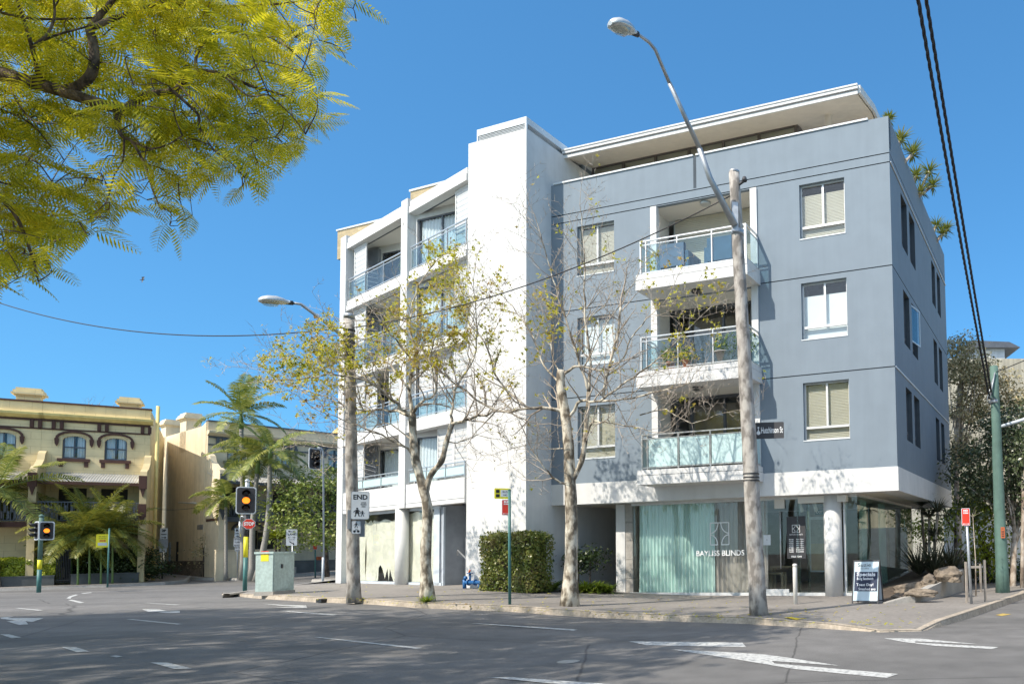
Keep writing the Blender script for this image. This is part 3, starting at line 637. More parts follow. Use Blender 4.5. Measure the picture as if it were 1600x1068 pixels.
for i, (zb, zt) in enumerate(((9.5, 9.97), (6.5, 6.98), (3.55, 3.99))):
    mb = MB(); mb.box(G, 4.15, 7.86, 0.001 if i < 2 else .013, BN, zb, zt - .17); mb.box(G, 4.16, 7.85, 0.001 if i < 2 else .013, BN - .004, zt - .155, zt); mb.box(G, 4.17, 7.84, .014, BN - .02, zt - .17, zt - .155, 1)
    b_ = mb.build('balcony', ['white', 'groove'], gb); balc.append(b_)
    r = rail(G, 4.24, 7.8, BN - .1, zt, zt + 1.09, [4.45, 5.5, 6.55, 7.6] if i == 2 else [4.45, 5.52, 6.68, 7.75], b_, glassm='frost' if i == 2 else 'railglass')
    # recess behind
    a, b, c, d = recs[i]; dd = 1.15; mb = MB()
    mb.poly([G.P(a, -.14, zt), G.P(b, -.14, zt), G.P(b, -dd - .9, zt), G.P(a, -dd - .9, zt)])
    mb.poly([G.P(a, -.14, d), G.P(a, -dd, d), G.P(b, -dd, d), G.P(b, -.14, d)])
    mb.poly([G.P(a, -.14, c), G.P(a, -dd, c), G.P(a, -dd, d), G.P(a, -.14, d)]); mb.poly([G.P(b, -.14, c), G.P(b, -.14, d), G.P(b, -dd, d), G.P(b, -dd, c)])
    mb.box(G, a + .002, b - .002, -.13, 0, c - .02, zt - .001)
    mb.build('balcony_recess', 'cream', gb)
    MB().box(G, a + .003, a + .22, -.14, .05, zt, d - .003).build('fin', 'white', gb); MB().box(G, b - .22, b - .003, -.14, .05, zt, d - .003).build('fin', 'white', gb)
    # sliding doors across the back
    mb = MB(); z0, z1 = zt, d - .10; fn = -dd + .0
    mb.box(G, a, b, fn - .1, fn, z1, d)
    for u in (a + .22, a + .75, (a + b) / 2 + .1, b - .75, b - .30): mb.box(G, u - .04, u + .04, fn - .1, fn - .02, z0, z1)
    mb.box(G, a, b, fn - .1, fn - .02, z0, z0 + .06)
    dr = mb.build('sliding_door', 'darkalu' if i else 'alu', gb)
    MB().box(G, a + .1, b - .1, fn - .07, fn - .06, z0 + .06, z1).build('pane', 'glass', dr)
    if i == 0: blinds(G, a + .26, b - .24, z0 + .45, z1 + .08, fn + .06, .06, 'blind', dr)
    else:
        MB().box(G, a + .2, b - .9 + .2 * i, fn - .9, fn - .86, z0, z1).build('room', 'inside', dr)
        curtain(G, b - .85, b - .2, z0 + .04, z1, fn - .18, 'blind', dr)
    mb = MB(); mb.lathe(G.P(5.9, .35 if i else -.3, (12.54, 9.5, 6.5)[i] if i == 0 else (9.5, 6.5)[i - 1]), [(.15, -.09), (.17, -.07), (.17, -.01), (.16, 0)], 20); mb.build('ceiling_light', 'charcoal' if i else 'lamp', gb)
# penthouse
PN = -.7
M['bronze'] = mat('bronze frame', (.16, .14, .13), .5, .2)
mb = MB()
mb.prism(S, [(0 - 0, 0), (0, 0)], 0, 0) if 0 else None
rz = 15.73
def eave(root):
    mb = MB(); u0, u1 = .28, 10.85
    # roof slab tilted gently, deep soffit, gutter line in front
    f = Fr(G.P(0, 0, 0)[:2], -18.45 - 90); zf_ = 15.28; zb_ = rz + .01; nb = -2.6; bk = -SL + 1.5
    mb.prism(f, [(PN, zf_ + .10), (PN, zf_ + .2), (nb, zb_ + .22), (bk, zb_ + .3), (bk, zb_ + .12), (nb, zb_ + .12)], -u0, -u1); mb.build('roof', 'flash', root)
    mb = MB(); mb.prism(f, [(PN - .05, zf_), (PN - .05, zf_ + .098), (nb, zb_ + .118), (bk, zb_ + .118), (bk, zb_), (nb, zb_)], -u0 - .05, -u1 + .05); mb.build('eave_soffit', 'soffit', root)
    mb = MB(); mb.box(G, u0 - .02, u1 + .02, PN + .001, PN + .10, zf_ + .08, zf_ + .21); mb.box(G, u0 - .02, u1 + .02, PN + .10, PN + .125, zf_ + .17, zf_ + .22); mb.box(G, u0, u1, PN + .001, PN + .045, zf_ - .06, zf_ + .05)
    for uu in (u1 + .001, u0 - .08): mb.prism(f, [(PN, zf_ - .02), (PN, zf_ + .22), (nb, zb_ + .24), (bk, zb_ + .3), (bk, zb_), (nb, zb_ - .0)], -uu, -uu - .079)
    mb.build('gutter', 'white', root)
eave(gb)
GN = -2.25
mb = MB(); us = [.30 + k * 1.33 for k in range(7)]
mb.box(G, .3, 8.36, GN - .1, GN, rz - .10, rz); mb.box(G, .3, 8.36, GN - .1, GN, 13., 13.1)
for u in us: mb.box(G, u - .04, u + .04, GN - .1, GN - .004, 13.1, rz - .10)
mb.box(G, 8.26, 8.36, -SL + 2.5, GN - .1, rz - .16, rz)
for k in range(5): mb.box(G, 8.27, 8.355, GN - .1 - 1.3 * k, GN - .02 - 1.3 * k, 13., rz - .16)
pf = mb.build('penthouse_frame', 'bronze', gb)
for a, b in zip(us, us[1:]): MB().box(G, a + .045, b - .045, GN - .06, GN - .05, 13.1, rz - .10).build('pane', 'glass', pf)
MB().box(G, 8.30, 8.31, -SL + 2.5, GN - .1, 13.1, rz - .16).build('pane', 'glass', pf)
mb = MB(); mb.box(G, .3, 8.2, GN - .2, GN - .18, 13.05, rz - .05); mb.build('blind', 'blind', pf)
MB().box(G, -.1, .3, GN - 4, GN + .55, 13., rz).build('penthouse_wall', 'slate', gb)
mb = MB(); mb.lathe(G.P(9.5, -2.0, 13), [(.11, 0), (.11, rz - 13 - .12), (.2, rz - 13 - .12), (.2, rz - 13)], 20); mb.build('terrace_column', 'soffit', gb)
# ---- shop at ground level
SN = -.8
def gu(px, py=860, n=SN): return G.hit(px, py, n)[0]
ul, uc1, uc2, ud0, ud1, ur = gu(990), gu(1112), gu(1181), gu(1196), gu(1263), gu(1341)
zf = .16
SO = Fr(G.P(ur, SN, 0)[:2], 71.55)
mb = MB(); mb.box(G, ul - .05, ur + .02, SN - .12, SN + .04, -.1, zf + .06); mb.box(SO, .0, 8.4, -.12, .04, -.1, zf + .06)
mb.box(G, ul - .05, ur, SN - .08, SN + .04, ZS - .07, ZS + .03); mb.box(SO, 0, 8.4, -.08, .02, ZS - .05, ZS + .03)
sf = mb.build('shopfront', 'alu', gb)
def pane(a, b, fr=G, n=SN, m='shopglass'):
    return MB().box(fr, a + .01, b - .01, n - .012, n, zf + .06, ZS - .07).build('pane', m, sf)
ucol = gu(1304); us_ = gu(1247)
pane(ul, uc1 + .2); pane(uc1 + .2, ud0); pane(ud0, us_); pane(us_ + .02, gu(1262)); pane(gu(1262), ucol - .3); pane(ucol + .32, ur)
mb = MB()
for u in (us_, gu(1262)): mb.box(G, u - .012, u + .012, SN - .2, SN + .01, zf + .06, ZS - .07)
mb.build('glass_fin', 'edgeglass', sf)
mb = MB(); mb.box(G, ucol + .3, ucol + .36, SN - .1, SN + .03, zf, ZS - .07); mb.build('post', 'alu', sf)
for k in range(6): pane(k * 1.4, k * 1.4 + 1.38, SO, 0, 'edgeglass')
mb = MB(); hx = gu(1221); mb.tube([G.P(hx, SN + .07, .95), G.P(hx, SN + .07, 2.7)], .018, 10); mb.tube([G.P(hx, SN, 1.1), G.P(hx, SN + .07, 1.1)], .01, 6); mb.tube([G.P(hx, SN, 2.55), G.P(hx, SN + .07, 2.55)], .01, 6); mb.build('door_handle', 'steel', sf)
mb = MB(); mb.box(G, ud0 + .02, us_ - .3, SN + .001, SN + .05, zf + .06, zf + .17); mb.build('door_rail', 'alu', sf)
mb = MB(); mb.box(G, gu(1300) - .95, gu(1300) + .55, SN + .05, SN + .3, ZS - .22, ZS - .02); mb.box(G, gu(1212), gu(1228), SN + .04, SN + .05, 2.78, 3.06); mb.build('awning_box', 'cream', gb)
# column and piers
mb = MB(); mb.lathe(G.P(ucol, SN + .12, zf - .1), [(.27, 0), (.27, ZS - zf + .1)], 32); mb.build('round_column', 'white', gb)
ue0, ue1, ue2 = gu(962), gu(976), gu(989)
mb = MB(); mb.box(G, ue0, ue1, SN - .3, SN - .02, .05, ZS); mb.build('pier', 'white', gb)
mb = MB()
for k in range(5): mb.box(G, ue1 + .004, ul - .06, SN - .3, SN - .04, .06 + k * .62, .06 + k * .62 + .61)
mb.build('pier', 'concrete', gb)
MB().box(G, ue0 - .2, ul - .06, SN - .25, SN + .1, 0, .42 - .2).build('pier_base', 'panelblue', gb)
# interior
mb = MB(); zi = .155
mb.poly([G.P(ul, SN - .1, zi), G.P(ur, SN - .1, zi), G.P(ur, -9.4, zi), G.P(ul, -9.4, zi)], 0)
mb.poly([G.P(ul, -9.3, zi), G.P(ur, -9.3, zi), G.P(ur, -9.3, ZS), G.P(ul, -9.3, ZS)], 1); mb.poly([G.P(ul, SN - .1, zi), G.P(ul, -9.4, zi), G.P(ul, -9.4, ZS), G.P(ul, SN - .1, ZS)], 1)
mb.box(G, uc2 + .55, uc2 + .6, -6.5, -4.2, zi, ZS, 1); mb.box(G, ud1 - .2, ur - 1.0, -6.3, -6.2, zi, ZS - .3, 1)
mb.build('shop_interior', ['concrete', 'inside'], gb)
curtain(G, ul + .12, uc1, zf + .05, ZS - .02, SN - .2, 'teal', sf, .05, .13)
curtain(G, uc1 + .02, uc2 + .3, zf + .05, ZS - .02, SN - .22, 'sheer', sf, .05, .16)
curtain(SO, 1.6, 2.3, zf + .1, ZS - .05, -.35, 'teal', sf, .05, .12); curtain(SO, 4.3, 5.1, zf + .1, ZS - .05, -.35, 'teal', sf, .05, .12)
# glass lettering: the logo of four quarter blinds and the shop name
def logo(fr, u0, u1, z0, z1, n, mb, lw=.032):
    um, zm = (u0 + u1) / 2, (z0 + z1) / 2; g = (u1 - u0) * .13
    def seg(pts):
        for (a, b), (c, d) in zip(pts, pts[1:]): 
            dx, dz = c - a, d - b; l = math.hypot(dx, dz) or 1; ex, ez = -dz / l * lw / 2, dx / l * lw / 2
            mb.poly([fr.P(a + ex, n, b + ez), fr.P(a - ex, n, b - ez), fr.P(c - ex, n, d - ez), fr.P(c + ex, n, d + ez)])
    H_, V_ = (um - u0), (z1 - zm)
    for s_, ub in ((1, u0), (-1, u1)):
        seg([(ub, z1), (ub, z0), (ub + s_ * (H_ - g * .6), z0)]); seg([(ub, z1), (um, z1)])
        seg([(ub + s_ * H_ * .82 * math.cos(t), z1 - 0 - V_ * .98 + V_ * .98 * (1 - math.sin(t)) if 0 else z1 - V_ * math.sin(t)) if 0 else (ub + s_ * H_ * .85 * (1 - math.cos(t)), zm + V_ * math.sin(t)) if 0 else (ub + s_ * H_ * .85 * math.cos(t), z1 - V_ * .96 * math.sin(t)) for t in [PI / 2 * k / 10 for k in range(11)]])
        seg([(ub + s_ * H_ * .78 * math.sin(t), z0 + V_ * .9 * math.cos(t)) for t in [PI / 2 * k / 10 for k in range(11)]])
mb = MB(); lu0, lz1 = G.hit(1109.5, 816.5, SN + .01); lu1, lz0 = G.hit(1139, 850, SN + .01); logo(G, lu0, lu1, lz0, lz1, SN + .006, mb); mb.build('logo', 'whiteink', sf)
tu0, tz = G.hit(1088, 864.5, SN); tu1 = G.hit(1163, 864, SN)[0]
mb = MB(); put_text(mb, G, 'BAYLISS BLINDS', (tu0 + tu1) / 2, SN + .006, tz, .24, bold=.004, width=tu1 - tu0); mb.build('lettering', 'whiteink', sf)
mb = MB(); a, b = gu(1229), gu(1260); _, zt_ = G.hit(1243, 815, SN); mb.box(G, a + .02, b - .02, SN + .001, SN + .004, G.hit(1243, 872, SN)[1], G.hit(1243, 806, SN)[1]); hp = mb.build('hours_panel', 'charcoal', sf)
mb = MB(); um = (a + b) / 2; logo(G, um - .12, um + .12, G.hit(1243, 831, SN)[1], G.hit(1243, 819.5, SN)[1], SN + .007, mb, .012)
put_text(mb, G, 'BAYLISS BLINDS', um, SN + .007, G.hit(1243, 834.5, SN)[1], .06, width=.42)
for k, (d_, h_) in enumerate((('Monday', '9am - 5pm'), ('Tuesday', '9am - 5pm'), ('Wednesday', '9am - 5pm'), ('Thursday', '9am - 5pm'), ('Friday', '9am - 5pm'), ('Saturday', 'By appointment'), ('Sunday', 'By appointment'))):
    z = G.hit(1243, 842 + k * 3.2, SN)[1]; put_text(mb, G, d_, um - .16, SN + .007, z, .05, bold=.002, width=.15); put_text(mb, G, h_, um + .12, SN + .007, z, .05, bold=.002, width=.24)
put_text(mb, G, '9368 7344', um, SN + .007, G.hit(1243, 869, SN)[1], .075, bold=.002, width=.34); mb.build('lettering', 'whiteink', hp)
mb = MB(); a, b = gu(1193), gu(1204.5); mb.box(G, a, b, SN + .001, SN + .004, G.hit(1200, 851, SN)[1], G.hit(1200, 835, SN)[1]); pn = mb.build('notice', 'signwhite', sf)
mb = MB(); put_text(mb, G, 'R', (a + b) / 2, SN + .006, G.hit(1200, 843, SN)[1], .08); mb.build('lettering', 'signgrey', pn)
# entry beside the tower: back wall, door, intercom
mb = MB(); mb.box(G, -.3, ue0 + .5, -4.8, -4.6, 0, ZS + .03); mb.build('entry_wall', 'cream', gb)
mb = MB(); mb.box(G, ue0 - .62, ue0 - .02, -4.6, -4.56, .15, 2.5); mb.build('entry_door', 'inside', gb)
mb = MB(); mb.box(G, ue0 - .30, ue0 - .18, -4.56, -4.5, 1.15, 1.5); mb.build('door_handle', 'black', gb)
# ================================================================== WHITE TOWER
T = Fr((-11.2, 23.95), -20.5)
tw = thing('stair_tower', 'tall blank white rendered stair tower between the grey and balconied blocks', 'tower', T.P(1.2, -3, .4))
mb = MB(); mb.wall(T, -.12, 2.31, 0, 15.31, 0, [], .1); f2 = Fr(T.P(2.31, 0, 0)[:2], 69.5)
mb.wall(f2, 0, 8.2, 0, 15.31, 0, [], .1); mb.poly([T.P(-.12, 0, 0), T.P(-.12, 0, 15.31), T.P(-.12, -8.2, 15.31), T.P(-.12, -8.2, 0)]); mb.poly([T.P(-.12, -8.2, 0), T.P(-.12, -8.2, 15.31), T.P(2.31, -8.2, 15.31), T.P(2.31, -8.2, 0)])
mb.poly([T.P(-.12, 0, 15.31), T.P(2.31, 0, 15.31), T.P(2.31, -8.2, 15.31), T.P(-.12, -8.2, 15.31)])
mb.build('wall', 'white', tw)
mb = MB(); mb.box(T, .2, 2.27, -8.1, -.04, 15.52, 15.74); mb.box(T, .2, .24, -.08, -.04, 15.31, 15.52); mb.box(T, 2.21, 2.27, -.1, -.04, 15.31, 15.52); mb.build('cap', 'flash', tw)
mb = MB()
for k in range(4): mb.box(T, .26, 2.2, -.14, -.06, 15.325 + k * .05, 15.35 + k * .05)
mb.box(T, .3, 2.12, -8., -.2, 15.31, 15.52); mb.build('vent_louvres', 'louvre', tw)
# ================================================================== WHITE BALCONIED WING
L = Fr((-19.37, 30.05), -35.97); LE = 9.62
wg = thing('apartment_wing', 'white apartment wing with two bays of stacked balconies over papered shop windows', 'apartment building', L.P(5, -4, .5))
zfl = [(14.28, 14.74), (11.66, 12.08), (8.75, 9.14), (6.05, 6.50), (3.30, 4.17)]
bays = [(.36, 5.10), (5.62, LE + .02)]; DB = 2.1
BK = [Fr(L.P(.30, -.58, 0)[:2], -19.5), Fr(L.P(5.52, -.24, 0)[:2], -21.)]; BL = (5.1, 4.3)
mb = MB()
for a, b in ((-.15, .36), (5.12, 5.60)): mb.box(L, a, b, -.28, .04, 3.3 if a > 0 else .45, 14.85)
mb.build('pillar', 'white', wg)
mb = MB()
for a, b in ((-.05, .28), (5.22, 5.5)): mb.box(L, a, b, -DB, -.28, 4.17, 14.7)
mb.build('party_wall', 'white', wg)
for i, (z0, z1) in enumerate(zfl):
    for j, (a, b) in enumerate(bays):
        mb = MB(); zm = z0 + (z1 - z0) * .52
        mb.box(L, a + .002, b, -.3, .0, z0, zm if i < 4 else z1 - .03); 
        if i < 4: mb.box(L, a + .002, b, -.3, -.035, zm + .001, z1 - .001)
        else: mb.box(L, a + .004, b - .004, -.3, .004, z0 - .0 + .14, z0 + .155, 1)
        mb.box(L, a - .1, b, -DB - .3, -.301, z0 + .12, z1 - .06 if i < 4 else z0 + .5, 2)
        mb.box(L, a, b, -.42, -.31, z0 + .06, z0 + .118, 1)
        mb.build('fascia' if i in (0, 4) else 'balcony', ['white', 'groove', 'cream'], wg)
flo = [12.02, 9.08, 6.44, 3.8]; tops = [14.28, 11.66, 8.75, 6.05]
for i in range(4):
    for j, (a, b) in enumerate(bays):
        z0, z1 = flo[i], tops[i] + .12
        n = 0; B = BK[j]; bl = BL[j]; mb = MB()
        dl, dr = (1.15, 4.7) if j == 0 else (.16, 3.3)
        mb.wall(B, -.05, bl, z0 - .3, z1, n, [(dl, dr, z0 - .3, z1 - .28)], .1); mb.build('wall', 'white' if j or i < 3 else 'cream', wg)
        mb = MB(); mb.box(B, dl, dr, n - .1, n - .04, z1 - .33, z1 - .28)
        for u in (dl + .03, dl + (dr - dl) * .38, dl + (dr - dl) * .68, dr - .03): mb.box(B, u - .03, u + .03, n - .1, n - .04, z0, z1 - .33)
        d_ = mb.build('sliding_door', 'darkalu', wg); MB().box(B, dl, dr, n - .075, n - .07, z0, z1 - .3).build('pane', 'glass', d_)
        mb = MB(); mb.box(B, dl - .1, dr + .1, n - .5, n - .45, z0 - .2, z1); mb.build('room', 'inside', d_)
        if j == 1 or i % 2: curtain(B, dl + .1, dl + (dr - dl) * (.62 if j else .35), z0 + .03, z1 - .32, n - .16, 'shade', d_, .04, .16)
        if j == 0: MB().box(B, .5, 1.1, n + .001, n + .12, z0, z1 - .12).build('panel', 'doorgrey', wg)
        # railing
        zt = (13.0, 10.25, 7.42, 4.70)[i]; zb = zfl[i + 1][1] if i < 3 else 4.17
        w_ = b - a; ps = [a + .1, a + w_ * .33, a + w_ * .66, b - .12]
        rail(L, a + .03, b - .03, -.05, zb, zt, ps, wg, ends=(False, False), glassm='railglass' if i < 3 else 'frost')
        # louvred sliding screens
        def screen(u0, u1, n_, z0=z0, z1=tops[i]):
            mb = MB()
            for p, q, c, d in ((u0, u0 + .06, z0, z1), (u1 - .06, u1, z0, z1), (u0 + .06, u1 - .06, z0, z0 + .08), (u0 + .06, u1 - .06, z1 - .1, z1)): mb.box(L, p, q, n_ - .04, n_, c, d)
            z = z0 + .12
            while z < z1 - .16: mb.poly([L.P(u0 + .06, n_ - .035, z), L.P(u1 - .06, n_ - .035, z), L.P(u1 - .06, n_ - .005, z + .13), L.P(u0 + .06, n_ - .005, z + .13)], 0); mb.poly([L.P(u0 + .06, n_ - .03, z + .13), L.P(u1 - .06, n_ - .03, z + .13), L.P(u1 - .06, n_ - .03, z + .19), L.P(u0 + .06, n_ - .03, z + .19)], 1); z += .19
            mb.build('louvre_screen', ['white', 'louvre'], wg)
        if j == 0:
            screen(a + .25, a + 1.35, -.18)
            if i == 2: screen(b - 1.3, b - .1, -.18)
            if i == 2: screen(a + 1.4, a + 2.3, -.24)
        else:
            screen(b - 1.05, b - .03, -.18)
            if i >= 2: screen(b - 2.3, b - 1.2, -.26)
            if i == 2: screen(b - 3.5, b - 2.4, -.2)
# upper brick pieces and body
def hit_box(px0, px1, n, z0, z1): return L.hit(px0, 360, n)[0], L.hit(px1, 360, n)[0], z0, z1
for px, py0, py1, YY, ln in ((527.5, 359, 405, 31.6, 4.2), (641.5, 297, 330, 27.6, 6.)):
    q0 = at(px, py0, YY); q1 = at(px, py1, YY); BF = Fr(q0[:2], -21.)
    mb = MB(); mb.box(BF, 0, ln, -4, 0, q1.z, q0.z - .07); mb.build('brick_parapet', 'brick', wg)
    mb = MB(); mb.box(BF, -.04, ln, -4, .04, q0.z - .069, q0.z); mb.build('coping', 'flash', wg)
mb = MB(); mb.box(L, -.02, LE + 1.5, -8.2, -3.0, .4, 14.4); mb.box(L, -.05, 0.2, -3.0, -DB, 3.4, 14.4); mb.box(L, -.05, LE + .4, -DB - .3 - 1.0, -DB - .12 - 1.0, 3.8, 14.4) if 0 else None
mb.box(L, -.05, LE + .3, -3.0, -DB - .31, 14.0, 14.38); mb.build('wall', 'white', wg)
# ground floor shop
LN = -.35; zg = .50
sh = MB(); sh.box(L, -.2, 7.6, LN - .1, LN + .05, .2, zg + .09); sh.box(L, -.2, 7.6, LN - .08, LN + .02, 3.2, 3.34); wf = sh.build('shopfront', 'panelblue', wg)
us2 = [-.2, 1.9, 3.6, 4.75, 5.45, 7.05]
for a, b in zip(us2, us2[1:]): MB().box(L, a + .01, b - .01, LN - .015, LN, zg + .09, 3.2).build('pane', 'shopglass', wf)
def paper(u0, u1, zt, n, seed, hole=None):
    """sheets of paper taped inside the glass with a wavy top and slight creases"""
    r_ = random.Random(seed); mb = MB(); k = 16; m_ = 12; g = []
    for i in range(k + 1):
        u = u0 + (u1 - u0) * i / k; top = zt + .04 * math.sin(i * .9 + seed) + r_.uniform(-.015, .015); bot = zg + .1 + (hole(u) if hole else 0); row = []
        for j in range(m_ + 1):
            z = bot + (top - bot) * j / m_; row.append(len(mb.v)); mb.v.append(tuple(L.P(u, n + .03 * math.sin(u * 7 + z * 1.3 + seed) * math.sin(z * 2 + seed) + r_.uniform(-.004, .004), z)))
        g.append(row)
    for i in range(k):
        for j in range(m_): mb.f.append((g[i][j], g[i + 1][j], g[i + 1][j + 1], g[i][j + 1])); mb.m.append(0); mb.sm.append(True)
    mb.build('paper_sheet', 'paper', wf)
paper(.25, 1.35, 2.85, LN - .09, 1); paper(1.3, 2.25, 2.95, LN - .12, 2)
paper(2.3, 4.74, 2.95, LN - .08, 3, lambda u: max(0, .62 * math.exp(-((u - 2.75) / .22) ** 4), .50 * math.exp(-((u - 3.2) / .12) ** 4), .5 * math.exp(-((u - 3.55) / .13) ** 4)))
paper(4.95, 7.04, 3.15, LN - .08, 4)
mb = MB(); mb.poly([L.P(-.1, LN - .2, zg), L.P(7.5, LN - .2, zg), L.P(7.5, -2.98, zg), L.P(-.1, -2.98, zg)]); mb.poly([L.P(-.1, -2.98, zg), L.P(7.5, -2.98, zg), L.P(7.5, -2.98, 3.4), L.P(-.1, -2.98, 3.4)]); mb.poly([L.P(-.1, LN - .2, 3.35), L.P(-.1, -2.9, 3.35), L.P(7.5, -2.9, 3.35), L.P(7.5, LN - .2, 3.35)]); mb.poly([L.P(-.1, LN - .2, zg), L.P(-.1, -2.98, zg), L.P(-.1, -2.98, 3.4), L.P(-.1, LN - .2, 3.4)]); mb.poly([L.P(7.5, LN - .1, zg), L.P(7.5, -2.98, zg), L.P(7.5, -2.98, 3.4), L.P(7.5, LN - .1, 3.4)]); mb.build('shop_interior', 'blind', wg)
mb = MB(); mb.lathe(L.P(5.0, LN + .18, zg - .2), [(.23, 0), (.23, 2.99)], 28); mb.build('round_column', 'white', wg)
# grey entry on the right of the papered shop
mb = MB(); mb.box(L, 7.05, 7.45, LN - .05, LN + .05, .3, 3.32); mb.build('pier', 'panelblue', wg)
mb = MB(); mb.box(L, 7.5, 9.7, -1.2, -1.1, .3, 3.4); mb.box(L, 7.5, 7.62, -1.1, LN + .02, .3, 3.32); mb.build('entry_wall', 'doorgrey', wg)
mb = MB(); mb.box(L, 7.66, 7.72, LN - .02, LN + .05, .4, 3.25); mb.build('downpipe', 'panelblue', wg)
mb = MB(); h0 = L.P(7.85, -.75, 1.72); mb.tube([h0 + Vector((0, 0, -.18)), h0, L.P(9.3, -.75, .95)], .028, 8); mb.build('handrail', 'steel', wg)
# glazed left end with shelves and a blue sticker
E2 = Fr(L.P(-.2, LN, 0)[:2], -35.97 + 90)
mb = MB()
for k in range(4): mb.box(L, -.32, .2, LN - 1.6, LN - .1, .52 + k * .75, .56 + k * .75)
mb.box(L, -.34, -.28, LN - .1, LN + .0, .4, 3.3); mb.build('display_shelves', 'flash', wg)
mb = MB()
for k in range(9): mb.box(L, -.27 + (k % 3) * .14, -.17 + (k % 3) * .14, LN - .5, LN - .3, .57 + (k // 3) * .75, .57 + (k // 3) * .75 + rnd.uniform(.2, .45), k % 3)
mb.build('shelf_goods', ['bluepipe', 'signwhite', 'terra'], wg)
mb = MB(); uu, zz = L.hit(539.5, 836, LN); mb.prism(L, disc(uu, zz, .17, 16, .11), LN + .001, LN + .004); mb.build('sticker', 'board', wf)
